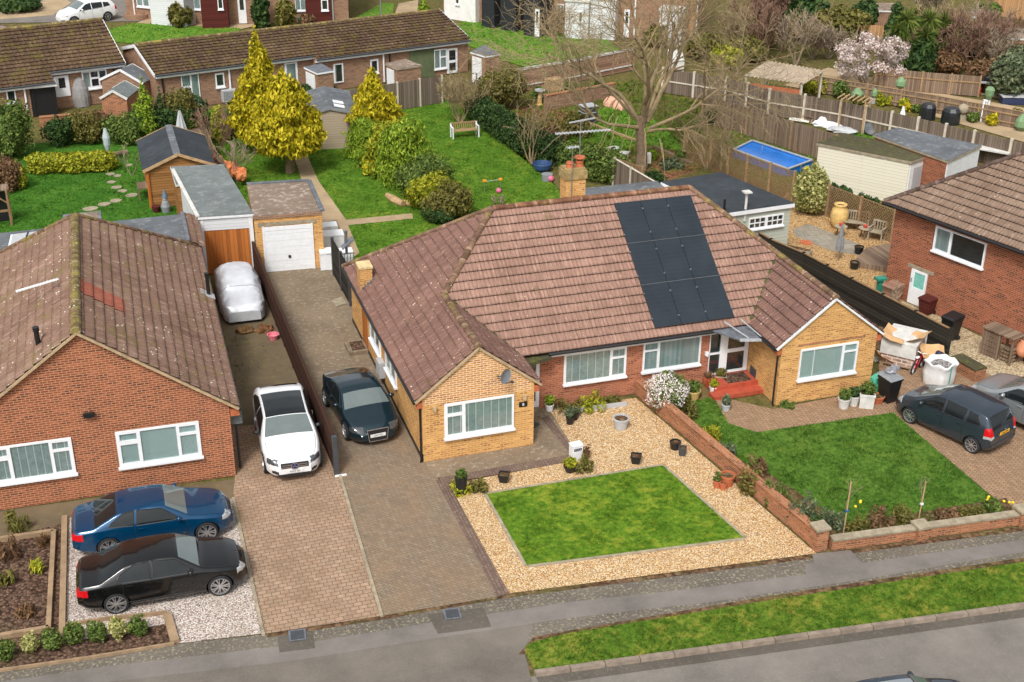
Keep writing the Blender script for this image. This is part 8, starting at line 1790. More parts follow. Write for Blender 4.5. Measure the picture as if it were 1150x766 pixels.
b = gp(646.5, 515); t = thing('white_post_box', 'white square box with a black slot standing on the buff gravel', 'box', b, 0.1)
mb = MB(); mb.box(-0.18, 0.18, -0.14, 0.14, 0, 0.52); mb.box(-0.195, 0.195, -0.155, 0.155, 0.522, 0.56); mb.build('body', M['white'], t)
mb = MB(); mb.box(-0.135, 0.135, -0.147, -0.141, 0.36, 0.45); mb.build('slot', M['black'], t)
mb = MB()
for i, x in enumerate((-0.09, -0.03, 0.03, 0.09)): mb.box(x-0.015, x+0.012, -0.151, -0.1475, 0.385, 0.425)
mb.build('marks', M['ltgrey'], t)
b = gp(600, 480); mb = MB(); mb.prism([(-0.3, 0), (-0.05, -0.12), (0.2, 0.05), (0.05, 0.25), (-0.2, 0.2)], 0.0, 0.06); solo('slate_piece', mb, M['dkgrey'], 'dark slate piece lying on the path beside the left bay', 'slate', (b.x, b.y, 0.03))
a, b = gp(632, 466), gp(704, 456); mb = MB(); mb.bar((0, 0, 0.09), (b.x-a.x, b.y-a.y, 0.09), 0.05, 0.18); solo('slate_edging', mb, M['ltgrey'], 'grey board edging the heather bed below the window', 'edging', (a.x, a.y, 0))
for i, (px, top, lab) in enumerate([((947, 600), (956, 541), 'bamboo cane with a blue tie behind the front wall near the brick pier'), ((1031, 586), (1040, 541), 'bamboo cane leaning at the right lawn edge near the wall pier')]):
 b = gp(*px); q = onY(top[0], top[1], b.y)-b; t = thing('bamboo_cane', lab, 'cane', b); mb = MB(); mb.tube([(0, 0, 0), (q.x, q.y, q.z)], 0.022, 6); mb.build('cane', M['timber_raw'], t)
 mb = MB(); mb.tube([(0.03, 0.05, 0), (q.x*0.6+0.04, 0.06, q.z*0.6), (q.x*0.9, 0.03, q.z*1.05)], 0.012, 5); branching(60+i, (q.x*0.5, 0.05, q.z*0.5), (0.1, 0, 1), 0.7, 0.012, 1, [5], 0.7, mb, minr=0.006); mb.build('stem', M['twig_grey'], t)
 mb = MB(); mb.box(q.x*0.45-0.04, q.x*0.45+0.05, -0.03, 0.03, q.z*0.45-0.03, q.z*0.45+0.03); mb.build('tie', plain('blue_tie', S(40, 90, 160), 0.5) if i == 0 else M['white'], t)
def wheelie(label, px, body, lid, rz=0.0, h=1.05, open_=False, name='wheelie_bin', w=0.56):
 b = gp(*px); t = thing(name, label, 'bin', b, rz); mb = MB(); k = w/2
 mb.add([(-k*.78, -k*.85, 0.06), (k*.78, -k*.85, 0.06), (k*.78, k*.75, 0.06), (-k*.78, k*.75, 0.06), (-k, -k*1.15, h*0.9), (k, -k*1.15, h*0.9), (k, k*1.1, h*0.9), (-k, k*1.1, h*0.9)], [(0, 3, 2, 1), (4, 5, 6, 7), (0, 1, 5, 4), (1, 2, 6, 5), (2, 3, 7, 6), (3, 0, 4, 7)])
 mb.box(-k*1.06, k*1.06, -k*1.22, k*1.16, h*0.84, h*0.905); mb.build('body', M[body], t)
 mb = MB(); mb.add([(-k*1.08, -k*1.26, h*0.91), (k*1.08, -k*1.26, h*0.91), (k*1.08, k*1.3, h*0.95), (-k*1.08, k*1.3, h*0.95), (-k*.95, -k*1.1, h*0.97), (k*.95, -k*1.1, h*0.97), (k*.95, k*1.2, h*1.01), (-k*.95, k*1.2, h*1.01)], [(0, 3, 2, 1), (4, 5, 6, 7), (0, 1, 5, 4), (1, 2, 6, 5), (2, 3, 7, 6), (3, 0, 4, 7)]); mb.build('lid', M[lid], t)
 for s in (-1, 1):
  mb = MB(); mb.lathe([(0.10, -0.03), (0.10, 0.03)], (0, 0, 0), 14, 0); o = mb.build('wheel', M['black'], t); o.location = (s*(k*.8+0.03), k*.7, 0.10); o.rotation_euler = (0, PI/2, 0)
 return t
wheelie('black wheelie bin with grey sacks on its lid below the right bay corner', (996, 450), 'black', 'grey', 0.2)
wheelie('black wheelie bin against the dark brick wall by the fence end', (1066, 381), 'black', 'black', rzR)
wheelie('small dark brown bin beside the back door of the brick house', (1041, 352), 'clad_maroon', 'clad_maroon', rzR, 0.75)
wheelie('pale brown bin left of the back door behind the black fence', (1000, 342), 'fence_pinkish', 'fence_pinkish', rzR, 0.95)
wheelie('black wheelie bin against the white rendered house', (521, 22), 'black', 'black', 0, 1.1)
b = gp(983, 441); mb = MB(); mb.ball((0, 0, 0.38), 0.26, 0.22, 0.40, 14, 10, 0, 0.12, 3); solo('green_bag', mb, plain('green_sack', S(70, 160, 130), 0.4, 0, 0.25, 5), 'crumpled green sack between the bay wall and the black bin', 'bag', (b.x, b.y, 0))
b = gp(997, 447);
for i, (dx, dy, s_) in enumerate(((-0.1, -0.05, 0.20), (0.14, 0.08, 0.18))):
 mb = MB(); mb.ball((0, 0, 0.12), s_, s_*0.9, 0.13, 12, 8, 0, 0.14, 5+i); solo('grey_sack', mb, plain('grey_sack_%d' % i, S(128, 128, 134), 0.4, 0, 0.2, 5), ['left grey sack lying on the lid of the black wheelie bin', 'right grey sack lying on the lid of the black wheelie bin'][i], 'bag', (b.x+dx, b.y+dy, 1.0))
b = gp(1053, 431); t = thing('bulk_bag', 'white bulk bag half full of grey gravel on the tan drive', 'bag', b, 0.35); mb = MB(); r = 0.385
prof = [(r*1.05, 0), (r*1.16, 0.2), (r*1.18, 0.5), (r*1.12, 0.78), (r*1.30, 0.90), (r*1.22, 0.95), (r*1.02, 0.80), (r*0.98, 0.7)]
vs = []; fs = []; N_ = 32
for a_, z in prof:
 for j in range(N_):
  an = 2*PI*j/N_; c, s_ = math.cos(an), math.sin(an); q = 1/max(abs(c), abs(s_))**0.72; w = 1+0.035*math.sin(j*2.3+z*9); vs.append((a_*q*c*w, a_*q*s_*w, z*(1+0.06*math.sin(j*1.1)*(z > 0.6))))
for i in range(len(prof)-1):
 for j in range(N_): fs.append((i*N_+j, i*N_+(j+1) % N_, (i+1)*N_+(j+1) % N_, (i+1)*N_+j))
mb.add(vs, fs); mb.build('sack', plain('woven_white', S(226, 226, 224), 0.6, 0, 0.08, 6), t, smooth=True)
mb = MB(); mb.poly([(r*1.15*math.cos(2*PI*j/16), r*1.15*math.sin(2*PI*j/16), 0.76+0.05*math.sin(j)) for j in range(16)]); mb.build('gravel_fill', gravel_mat('grey_fill', [(0, S(110, 106, 104)), (0.5, S(146, 140, 138)), (1, S(172, 168, 166))], 18), t)
mb = MB()
for x, y in ((-0.05, -0.475), (0.48, -0.1)): mb.bar((x, y, 0.1), (x*1.02, y*1.02, 0.9), 0.04, 0.02)
mb.build('strap', plain('teal_strap', S(70, 160, 150), 0.6), t)
mb = MB(); mb.tube([(-0.35, 0.75, 0.03), (-0.3, 0.8, 0.5), (0.0, 0.85, 0.72), (0.35, 0.82, 0.5), (0.4, 0.75, 0.03)], 0.12, 10); bq = gp(1066, 418); solo('blue_hoop', mb, plain('navy_plastic', S(30, 34, 64), 0.4), 'dark navy arched plastic toy behind the white bulk bag', 'toy', (bq.x, bq.y-0.5, 0), 0.5)
b = gp(1012, 405); t = thing('brick_pallet', 'wrapped pallet of pale bricks topped with white sheeting beside the black fence', 'pallet', b, 0.72); t.scale = (1.2, 1.2, 1.05); mb = MB(); mb.box(-0.62, 0.62, -0.5, 0.5, 0.14, 0.98); mb.build('bricks', brick_mat('wrapped_bricks', S(176, 146, 128), S(156, 126, 112), S(206, 194, 184), None, None, 0.3, 0.13, 0.02), t)
mb = MB()
for y in (-0.45, 0, 0.45): mb.box(-0.64, 0.64, y-0.05, y+0.05, 0, 0.10)
mb.box(-0.64, 0.64, -0.52, 0.52, 0.102, 0.135); mb.build('pallet_base', M['sleeper'], t)
mb = MB(); mb.box(-0.66, 0.66, -0.54, 0.54, 0.985, 1.02); mb.box(-0.66, -0.63, -0.54, 0.54, 0.5, 0.98); mb.box(0.63, 0.66, -0.54, 0.54, 0.4, 0.98); mb.build('sheeting', M['offwhite'], t)
for i, (px, z, w, d, tilt, rz, lab) in enumerate([((1004, 379), 1.02, 0.65, 0.42, 0.5, 0.8, 'large cardboard sheet leaning over the back of the pallet'), ((1028, 382), 1.02, 0.50, 0.36, -0.45, 0.3, 'crumpled cardboard sheet on top of the pallet'), ((1048, 396), 0.6, 0.48, 0.40, 0.6, -0.3, 'cardboard flap beside the right end of the pallet'), ((990, 398), 0.35, 0.40, 0.42, 0.9, 1.2, 'cardboard sheet leaning at the left end of the pallet')]):
 b = gp(px[0], px[1], z); mb = MB(); vs = []; fs = []
 for a_ in range(5):
  for c_ in range(5): vs.append(((a_/2-1)*w, (c_/2-1)*d, 0.06*math.sin(a_*1.9+i)+0.05*math.cos(c_*1.3)))
 for a_ in range(4):
  for c_ in range(4): fs.append((a_*5+c_, (a_+1)*5+c_, (a_+1)*5+c_+1, a_*5+c_+1))
 o_ = len(vs); vs += [(p[0], p[1], p[2]-0.012) for p in vs]; fs += [tuple(o_+k for k in f[::-1]) for f in fs]; mb.add(vs, fs)
 o = solo('cardboard_sheet', mb, plain('cardboard_%d' % i, S(198, 158, 112), 0.85, 0, 0.12, 4), lab, 'cardboard', (b.x, b.y, b.z+0.12 if z > 0.9 else b.z), rz); o.rotation_euler = (tilt*0.7, tilt*0.25, rz)
b = gp(984, 404); mb = MB(); mb.ball((0, 0, 0.16), 0.28, 0.22, 0.2, 12, 8, 0, 0.2, 8); solo('white_sacking', mb, M['offwhite'], 'crumpled white sheeting by the bay wall corner', 'sheeting', (b.x, b.y, 0))
b = gp(1030, 416); t = thing('childs_bicycle', 'small red and white child bicycle leaning against the pallet', 'bicycle', b, 0.55)
for x, rr in ((-0.36, 0.20), (0.36, 0.20)):
 mb = MB(); n_ = 20
 for j in range(n_):
  a0, a1 = 2*PI*j/n_, 2*PI*(j+1)/n_; mb.bar((x+rr*math.cos(a0), 0, 0.2+rr*math.sin(a0)), (x+rr*math.cos(a1), 0, 0.2+rr*math.sin(a1)), 0.045, 0.045)
 w_ = mb.build('wheel', M['tyre'], t)
 mb = MB()
 for j in range(10): a0 = 2*PI*j/10; mb.bar((x, 0, 0.2), (x+rr*0.93*math.cos(a0), 0, 0.2+rr*0.93*math.sin(a0)), 0.02, 0.012)
 mb.build('spokes', M['white'], w_)
red = plain('red_bike', S(186, 36, 60), 0.35)
mb = MB(); mb.tube([(-0.36, 0, 0.2), (-0.05, 0, 0.22), (0.22, 0, 0.5), (-0.1, 0, 0.52), (-0.36, 0, 0.2)], 0.028, 7); mb.tube([(-0.05, 0, 0.22), (-0.14, 0, 0.56)], 0.025, 7); mb.tube([(0.36, 0, 0.2), (0.2, 0, 0.62)], 0.028, 7); mb.build('frame', red, t)
mb = MB(); mb.tube([(0.2, -0.2, 0.68), (0.2, 0, 0.62), (0.2, 0.2, 0.68)], 0.02, 6); mb.build('handlebar', M['white'], t)
mb = MB(); mb.ball((-0.15, 0, 0.6), 0.12, 0.07, 0.035, 10, 6); mb.build('saddle', M['white'], t)
b = gp(1122, 402); t = thing('log_store', 'greyed slatted log store against the dark brick wall', 'log store', b, rzR); mb = MB()
for i in range(5): mb.box(-0.62, 0.1, -0.3, -0.26, 0.05+i*0.2, 0.22+i*0.2)
for x in (-0.62, 0.06, 0.62): mb.box(x-0.04, x+0.04, -0.32, -0.24, 0, 1.1); mb.box(x-0.04, x+0.04, 0.22, 0.30, 0, 1.1)
mb.build('frame', M['fence_weather'], t)
mb = MB(); mb.box(-0.7, 0.7, -0.38, 0.36, 1.102, 1.15); mb.build('roof', M['fence_weather'], t)
mb = MB(); rg = random.Random(2)
for i in range(16): mb.tube([(0.18+0.12*(i % 4), -0.2, 0.12+0.15*(i//4)), (0.18+0.12*(i % 4), 0.2, 0.12+0.15*(i//4))], 0.055, 7)
mb.build('logs', M['trunk'], t)
b = gp(1146, 408); t = thing('clay_stove', 'terracotta clay garden stove with a dark mouth on a black stand', 'stove', b); mb = MB(); mb.lathe([(0.12, 0.3), (0.26, 0.42), (0.29, 0.6), (0.24, 0.82), (0.17, 0.95), (0.19, 1.0), (0.15, 1.0), (0.14, 0.9)], (0, 0, 0), 20, 0, True, False); mb.build('body', plain('pinkish_clay', S(204, 138, 104), 0.8, 0, 0.15), t, smooth=True)
mb = MB(); mb.lathe([(0.145, 0.93), (0.001, 0.94)], (0, 0, 0), 20, 0, False, False); mb.build('flue', M['black'], t)
mb = MB()
for k in range(3): a_ = 2*PI*k/3+0.5; mb.bar((0.24*math.cos(a_), 0.24*math.sin(a_), 0), (0.16*math.cos(a_), 0.16*math.sin(a_), 0.42), 0.04, 0.04)
mb.build('stand', M['black'], t)
b = gp(941, 256); t = thing('buff_urn', 'large buff clay urn beside the patio bench', 'urn', b); mb = MB(); mb.lathe([(0.22, 0), (0.36, 0.25), (0.42, 0.6), (0.36, 0.95), (0.24, 1.08), (0.30, 1.14), (0.30, 1.20), (0.22, 1.20), (0.2, 1.1)], (0, 0, 0), 22, 0, True, False); mb.build('body', M['pot_buff'], t, smooth=True)
mb = MB(); mb.lathe([(0.21, 1.12), (0.001, 1.13)], (0, 0, 0), 20, 0, False, False); mb.build('soil', M['soil'], t)
def bench(name, label, px, w, rz, mat, h=0.88, arm=True, arm_m=None, cat='bench'):
 b = gp(*px); t = thing(name, label, cat, b, rz); mb = MB()
 for i in range(4): mb.box(-w/2+0.04, w/2-0.04, -0.24+i*0.12, -0.14+i*0.12, 0.42, 0.45)
 mb.build('seat', M[mat], t)
 mb = MB(); n_ = int(w/0.11)
 for i in range(n_): x = -w/2+0.06+i*(w-0.12)/(n_-1); mb.box(x-0.025, x+0.025, 0.25, 0.27, 0.46, h-0.05)
 mb.box(-w/2, w/2, 0.24, 0.28, h-0.05, h+0.03); mb.build('backrest', M[mat], t)
 for s in (-1, 1):
  for y, hh in ((-0.24, 0.42), (0.25, h)): mb = MB(); mb.box(s*w/2-0.035, s*w/2+0.035, y-0.03, y+0.03, 0, hh); mb.build('leg', M[arm_m or mat], t)
  mb = MB(); mb.box(s*w/2-0.04, s*w/2+0.04, -0.28, 0.26, 0.62, 0.66); mb.box(s*w/2-0.03, s*w/2+0.03, -0.27, -0.21, 0.42, 0.618); mb.build('armrest', M[arm_m or mat], t)
 return t
bench('garden_bench', 'wooden garden bench with white ends on the back lawn', (522, 154), 1.5, R_(0), 'post_wood', arm_m='white', h=0.8)
bench('patio_bench', 'greyed slatted patio bench in front of the ivy', (960, 259), 1.15, R_(-38), 'edging')
bench('patio_chair', 'grey wooden patio armchair near the brick house corner', (984, 270), 0.62, R_(-55), 'edging', cat='chair')
for i, (px, lab) in enumerate([((943, 266), 'round patio table with a red pot between the urn and the bench'), ((970, 268), 'round patio table with a red pot between the bench and the armchair')]):
 b = gp(*px); t = thing('patio_table', lab, 'table', b); mb = MB(); mb.lathe([(0.30, 0.5), (0.30, 0.53)], (0, 0, 0), 18); mb.build('table_top', M['edging'], t)
 for k in range(3):
  a_ = 2*PI*k/3; mb = MB(); mb.bar((0.22*math.cos(a_), 0.22*math.sin(a_), 0), (0.1*math.cos(a_), 0.1*math.sin(a_), 0.5), 0.04, 0.04); mb.build('leg', M['fence_weather'], t)
 mb = MB(); mb.lathe([(0.07, 0), (0.10, 0.14), (0.085, 0.14)], (0, 0, 0), 12, 0, True, True); solo('red_pot', mb, plain('red_pot_%d' % i, S(196, 74, 58), 0.6), ['small red pot on the patio table by the urn', 'small red pot on the patio table by the armchair'][i], 'pot', (b.x, b.y, 0.53))
def folded_parasol(label, px, hpx, mat, cover_frac=0.6, r=0.16):
 b = gp(*px); k = (b-Vector(CAM)).dot(_FW)/FL; h = hpx*k/0.92; t = thing('folded_parasol', label, 'parasol', b); mb = MB(); mb.tube([(0, 0, 0), (0, 0, h)], 0.025, 6); mb.build('pole', M['metal'], t)
 mb = MB(); z0 = h*(1-cover_frac); vs = []; fs = []
 for i in range(7):
  f = i/6; rr = r*(1-0.85*f) if i else r*0.8
  for j in range(16): q = 1+0.28*(j % 2); vs.append((rr*q*math.cos(2*PI*j/16), rr*q*math.sin(2*PI*j/16), z0+(h*1.0-z0)*f))
 for i in range(6):
  for j in range(16): fs.append((i*16+j, i*16+(j+1) % 16, (i+1)*16+(j+1) % 16, (i+1)*16+j))
 mb.add(vs, fs); mb.build('canopy', M[mat], t); return t
folded_parasol('folded grey garden parasol standing on the golden gravel patio', (941, 293), 40, 'grey', 0.68, 0.17)
folded_parasol('folded pale grey parasol behind the dark felt shed', (205, 158), 32, 'ltgrey', 0.85, 0.34)
folded_parasol('folded white parasol behind the grey flat garage roof', (1011, 147), 26, 'white', 0.8, 0.24)
pot('black_pot', 'black pot on the patio gravel nearer the bench', (964, 285), 0.40, 0.36, 'black', 0.85)
pot('black_pot', 'black pot on the patio gravel beside the grey deck', (959, 302), 0.38, 0.34, 'black', 0.85)
a = [gp(*p) for p in ((958, 300), (972, 284), (1003, 262+16), (1002, 308))]; c = sum(a, Vector())/4
mb = MB(); mb.prism([(p.x-c.x, p.y-c.y) for p in a], 0, 0.26); solo('timber_deck', mb, M['fence_weather'], 'grey timber deck on the golden gravel by the brick house corner', 'deck', (c.x, c.y, 0))
b = gp(896, 286); mb = MB(); mb.box(-0.6, 0.6, -0.18, 0.18, 0, 0.30); mb.box(-0.54, 0.54, -0.12, 0.12, 0.302, 0.32, 1); solo('stone_trough', mb, [M['edging'], M['soil']], 'long stone trough behind the black fence near the garden room', 'trough', (b.x, b.y, 0), -0.9)
b = gp(905, 273); mb = MB(); mb.lathe([(0.30, 0), (0.30, 0.03), (0.05, 0.04)], (0, 0, 0), 18); solo('rusty_disc', mb, M['terracotta'], 'round rusty lid lying on the patio gravel', 'lid', (b.x, b.y, 0.01))
b = gp(986, 334); mb = MB(); mb.box(-0.1, 0.1, -0.1, 0.1, 0, 0.8); mb.box(-0.22, 0.22, -0.16, 0.16, 0.8, 0.9); solo('green_stand', mb, plain('green_plastic', S(40, 130, 110), 0.45), 'dark green plastic stand behind the black fence', 'stand', (b.x, b.y, 0))
for i, (px, w, d, h, lab) in enumerate([((371, 268), 0.75, 0.6, 0.6, 'white chest standing furthest along the garage side path'), ((375, 284), 1.0, 0.7, 0.85, 'wide white chest in the middle beside the garage'), ((371, 304), 0.75, 0.6, 0.85, 'white cabinet nearest the drive beside the garage door'), ((389, 304), 0.7, 0.5, 0.85, 'white cabinet behind the small iron gate')]):
 b = gp(*px); t = thing('white_chest', lab, 'chest', (b.x, b.y+0.3, 0), R_(-4)); mb = MB(); mb.box(-w/2, w/2, -d/2, d/2, 0.04, h-0.08); mb.build('body', M['white'], t); mb = MB(); mb.box(-w/2-0.01, w/2+0.01, -d/2-0.02, d/2, h-0.075, h); mb.build('lid', M['white'], t)
 mb = MB(); mb.box(-0.08, 0.08, -d/2-0.03, -d/2-0.021, h-0.07, h-0.04); mb.build('handle', M['ltgrey'], t)
b = gp(386, 306); t = thing('iron_gate', 'low iron gate with upright bars by the garage path', 'gate', b); mb = MB()
for i in range(8): mb.bar((-0.45+i*0.13, 0, 0.08), (-0.45+i*0.13, 0, 0.85), 0.02, 0.02)
mb.bar((-0.5, 0, 0.12), (0.5, 0, 0.12), 0.03, 0.03); mb.bar((-0.5, 0, 0.85), (0.5, 0, 0.85), 0.03, 0.03); mb.build('bars', M['dkgrey'], t)
for i, (px, r, lab) in enumerate([((275, 373), 0.34, 'brown heap of rubble by the nose of the covered car'), ((297, 372), 0.42, 'larger brown heap of rubble by the panel fence')]):
 b = gp(*px); mb = MB(); mb.ball((0, 0, 0.03), r, r*0.7, 0.22, 12, 7, 0, 0.25, i+3); solo('rubble_heap', mb, M['soil_red'], lab, 'rubble', (b.x, b.y, 0))
b = gp(307, 381); mb = MB(); mb.lathe([(0.16, 0), (0.22, 0.2), (0.24, 0.22), (0.2, 0.22), (0.19, 0.1), (0.001, 0.1)], (0, 0, 0), 16, 0, True, False); solo('pink_tub', mb, plain('pink_plastic', S(222, 128, 140), 0.5), 'pink plastic tub on the concrete by the panel fence', 'tub', (b.x, b.y, 0))
b = gp(357, 375);
b = gp(609, 192); mb = MB(); mb.lathe([(0.30, 0), (0.46, 0.18), (0.52, 0.42), (0.50, 0.44), (0.44, 0.2), (0.001, 0.16)], (0, 0, 0), 18, 0, True, False); solo('blue_tub', mb, plain('blue_plastic', S(52, 78, 118), 0.5), 'dark blue round tub at the foot of the small bare tree', 'tub', (b.x, b.y, 0))
b = gp(618, 206); mb = MB(); mb.lathe([(0.28, 0), (0.30, 0.35), (0.24, 0.36)], (0, 0, 0), 14); solo('grey_tub', mb, M['grey'], 'grey tub behind the pink ball near the chimney', 'tub', (b.x, b.y+0.5, 0))
for i, (px, r, lab) in enumerate([((618.5, 204), 0.17, 'pink and white ball on the lawn left of the chimney'), ((560, 217), 0.14, 'pink ball below the small orange toy frame')]):
 b = gp(*px); mb = MB(); mb.ball((0, 0, r), r, r, r, 16, 10); solo('pink_ball', mb, plain('pink_ball_%d' % i, S(214, 110, 140), 0.4, 0, 0.35, 5), lab, 'ball', (b.x, b.y, 0), smooth=True)
b = gp(553, 216); t = thing('toy_frame', 'small metal toy swing frame with orange tops on the back lawn', 'toy', b); mb = MB()
for x in (-0.42, 0.42): mb.tube([(x, 0, 0), (x, 0, 0.62)], 0.02, 6)
mb.tube([(-0.42, 0, 0.6), (0.42, 0, 0.64)], 0.015, 6); mb.build('frame', M['metal'], t)
mb = MB()
for x in (-0.42, 0.42): mb.box(x-0.09, x+0.09, -0.05, 0.05, 0.6, 0.70)
mb.build('top', plain('orange_plastic', S(230, 150, 40), 0.5), t)
b = gp(453, 232); mb = MB(); mb.tube([(0, 0, 0.12), (-0.3, 0.7, 0.14), (-0.45, 1.5, 0.12)], [0.16, 0.2, 0.13], 9); mb.tube([(0.35, -0.1, 0.10), (0.1, 0.4, 0.12)], 0.12, 8); solo('split_log', mb, M['timber_raw'], 'pale split log lying beside the evergreen row', 'log', (b.x, b.y, 0))
for i, (px, w, d) in enumerate([(((124, 196)), .5, .3), ((132, 198), .45, .3), ((125, 205), .45, .3), ((131, 211), .6, .35), ((138, 215), .5, .32), ((148, 220), .6, .4), ((130, 226), .6, .38), ((117, 230), .7, .4), ((102, 235), .8, .45), ((145, 186), .4, .3)]):
 b = gp(*px); mb = MB(); rg = random.Random(i); mb.prism([(w*0.5*math.cos(a)*rg.uniform(.85, 1.1), d*0.5*math.sin(a)*rg.uniform(.85, 1.1)*1.3) for a in np.linspace(0, 5.5, 8)], 0, 0.05)
 solo('stepping_stone', mb, M['edging'], ['stepping stone second from the far end of the curved row', 'stepping stone third from the far end, right of the row', 'stepping stone in the far half of the curved row', 'stepping stone at the middle of the curved row, left side', 'stepping stone at the middle of the curved row, right side', 'stepping stone nearest the felt shed at the bend of the row', 'stepping stone just past the bend towards the house', 'stepping stone second from the near end of the row', 'largest stepping stone at the near end by the flat roof', 'single stepping stone beyond the far end of the row'][i], 'stepping stone', (b.x, b.y, 0), group='stepping stones on the left back lawn')
b = gp(123, 183); t = thing('rotary_dryer', 'folded grey rotary clothes dryer on the left back lawn', 'clothes dryer', b); mb = MB(); mb.tube([(0, 0, 0), (0, 0, 1.9)], 0.025, 6); mb.build('pole', M['metal'], t); mb = MB(); mb.lathe([(0.03, 0.5), (0.17, 1.0), (0.20, 1.4), (0.06, 1.9)], (0, 0, 0), 10); mb.build('folded_lines', plain('grey_cover', S(164, 176, 176), 0.7, 0, 0.15), t)
b = gp(131, 176); mb = MB(); mb.tube([(-0.6, 0, 0.12), (0.6, 0.3, 0.12)], 0.13, 8); solo('lawn_log', mb, M['trunk'], 'short brown log on the lawn behind the rotary dryer', 'log', (b.x, b.y, 0))
b = gp(169, 152); mb = MB(); mb.tube([(0, 0, 0), (-0.05, 0.0, 1.5)], 0.05, 7); solo('birch_post', mb, M['timber_raw'], 'pale bare post in front of the bright pointed conifer', 'post', (b.x, b.y, 0))
P_ = [gp(*p) for p in ((214, 152), (230, 150), (234, 158), (218, 160))]; c = sum(P_, Vector())/4; mb = MB(); mb.prism([(p.x-c.x, p.y-c.y) for p in P_], 0, 0.4); solo('pale_decking', mb, M['fence_weather'], 'small pale raised deck behind the dark felt shed', 'deck', (c.x, c.y, 0))
b = gp(251, 198); mb = MB(); rg = random.Random(7)
for i in range(26): f = i/25; mb.ball((-0.5+f*1.3+rg.uniform(-.2, .2), 1.6-f*3.4+rg.uniform(-.2, .2), 0.3+rg.uniform(0, .4)), 0.26, 0.26, 0.24, 9, 6, 0, 0.3, i)
solo('orange_sheet_heap', mb, plain('orange_sheet', S(204, 124, 76), 0.7, 0, 0.3, 4), 'crumpled orange sheeting heaped behind the timber door garage', 'sheeting', (b.x, b.y, 0))
b = gp(187, 238); t = thing('garden_gnome', 'small grey and blue garden gnome in front of the felt roofed shed', 'ornament', b); mb = MB(); mb.lathe([(0.2, 0), (0.24, 0.3), (0.15, 0.55), (0.12, 0.6)], (0, 0, 0), 14); mb.build('body', M['grey'], t); mb = MB(); mb.ball((0, 0, 0.68), 0.12, 0.12, 0.12, 12, 8); mb.build('head', M['ltgrey'], t); mb = MB(); mb.lathe([(0.15, 0.74), (0.08, 0.95), (0.01, 1.15)], (0, 0, 0), 12); mb.build('hat', plain('slate_blue', S(84, 110, 128), 0.6), t)
b = gp(176, 238); mb = MB(); mb.lathe([(0.16, 0), (0.22, 0.3), (0.2, 0.3)], (0, 0, 0), 14); solo('maroon_pot', mb, M['clad_maroon'], 'dark maroon pot at the corner post of the felt roofed shed', 'pot', (b.x, b.y, 0))
b = gp(164, 222); t = thing('potting_table', 'small pale potting table against the side of the felt roofed shed', 'table', b); mb = MB(); mb.box(-0.35, 0.35, -0.5, 0.5, 0.62, 0.67); mb.build('table_top', M['fence_weather'], t)
for x in (-.3, .3):
 for y in (-.45, .45): mb = MB(); mb.box(x-.03, x+.03, y-.03, y+.03, 0, 0.62); mb.build('leg', M['fence_weather'], t)
p = gp(40, 128); t = thing('dark_lean_to', 'dark framed glazed lean-to in front of the mossy roofed house', 'lean-to', p, 0.1);
for x in (-1.2, 0, 1.2): MB().box(x-0.05, x+0.05, -0.6, -0.5, 0, 1.7).build('post', M['black'], t); MB().box(x-0.05, x+0.05, 0.6, 0.7, 0, 2.0).build('post', M['black'], t)
mb = MB(); mb.add([(-1.4, -0.8, 1.72), (1.4, -0.8, 1.72), (1.4, 0.9, 2.05), (-1.4, 0.9, 2.05), (-1.4, -0.8, 1.76), (1.4, -0.8, 1.76), (1.4, 0.9, 2.09), (-1.4, 0.9, 2.09)], [(3, 2, 1, 0), (4, 5, 6, 7), (0, 1, 5, 4), (1, 2, 6, 5), (2, 3, 7, 6), (3, 0, 4, 7)]); mb.build('roof', plain('cloudy_sheet', S(180, 180, 176), 0.3, 0, 0.2, 3), t)
mb = MB(); mb.box(-1.18, 1.18, -0.54, -0.52, 0.0, 1.65); mb.build('dark_panel', M['black'], t)
p = gp(92, 118); t = thing('garden_dome', 'grey netted dome standing on the terrace patio', 'dome', p); mb = MB(); mb.lathe([(0.55, 0), (0.58, 0.6), (0.52, 1.1), (0.34, 1.6), (0.05, 1.9)], (0, 0, 0), 16); mb.build('netting', plain('grey_netting', S(140, 138, 136), 0.8, 0, 0.2, 6), t)
p = gp(112, 112); t = thing('pinwheel', 'white star shaped pinwheel beside the small brick store', 'ornament', p); mb = MB(); mb.tube([(0, 0, 0), (0, 0, 1.3)], 0.02, 5); mb.build('stick', M['metal'], t); mb = MB()
for k in range(5): a_ = 2*PI*k/5; mb.add([(0, -0.03, 1.35), (0.28*math.cos(a_), -0.04, 1.35+0.28*math.sin(a_)), (0.22*math.cos(a_+0.6), -0.02, 1.35+0.22*math.sin(a_+0.6))], [(0, 1, 2), (2, 1, 0)])
mb.build('star', M['white'], t)
for i, (px, lab) in enumerate([((265, 22), 'green recycling box by the maroon porch house door'), ((342, 29), 'green recycling box by the second maroon porch'), ((221, 21), 'dark green water butt right of the rounded olive bush')]):
 b = gp(*px); mb = MB(); s_ = 0.5 if i < 2 else 0.7; mb.prism([(-s_*.8, -s_*.6), (s_*.8, -s_*.6), (s_*.8, s_*.6), (-s_*.8, s_*.6)], 0, 0.55 if i < 2 else 1.1); mb.prism([(-s_*.85, -s_*.65), (s_*.85, -s_*.65), (s_*.85, s_*.65), (-s_*.85, s_*.65)], 0.552 if i < 2 else 1.102, 0.6 if i < 2 else 1.16); solo('green_box', mb, plain('green_box_%d' % i, S(36, 140, 92) if i < 2 else S(44, 84, 70), 0.5), lab, 'box', (b.x, b.y, 0))
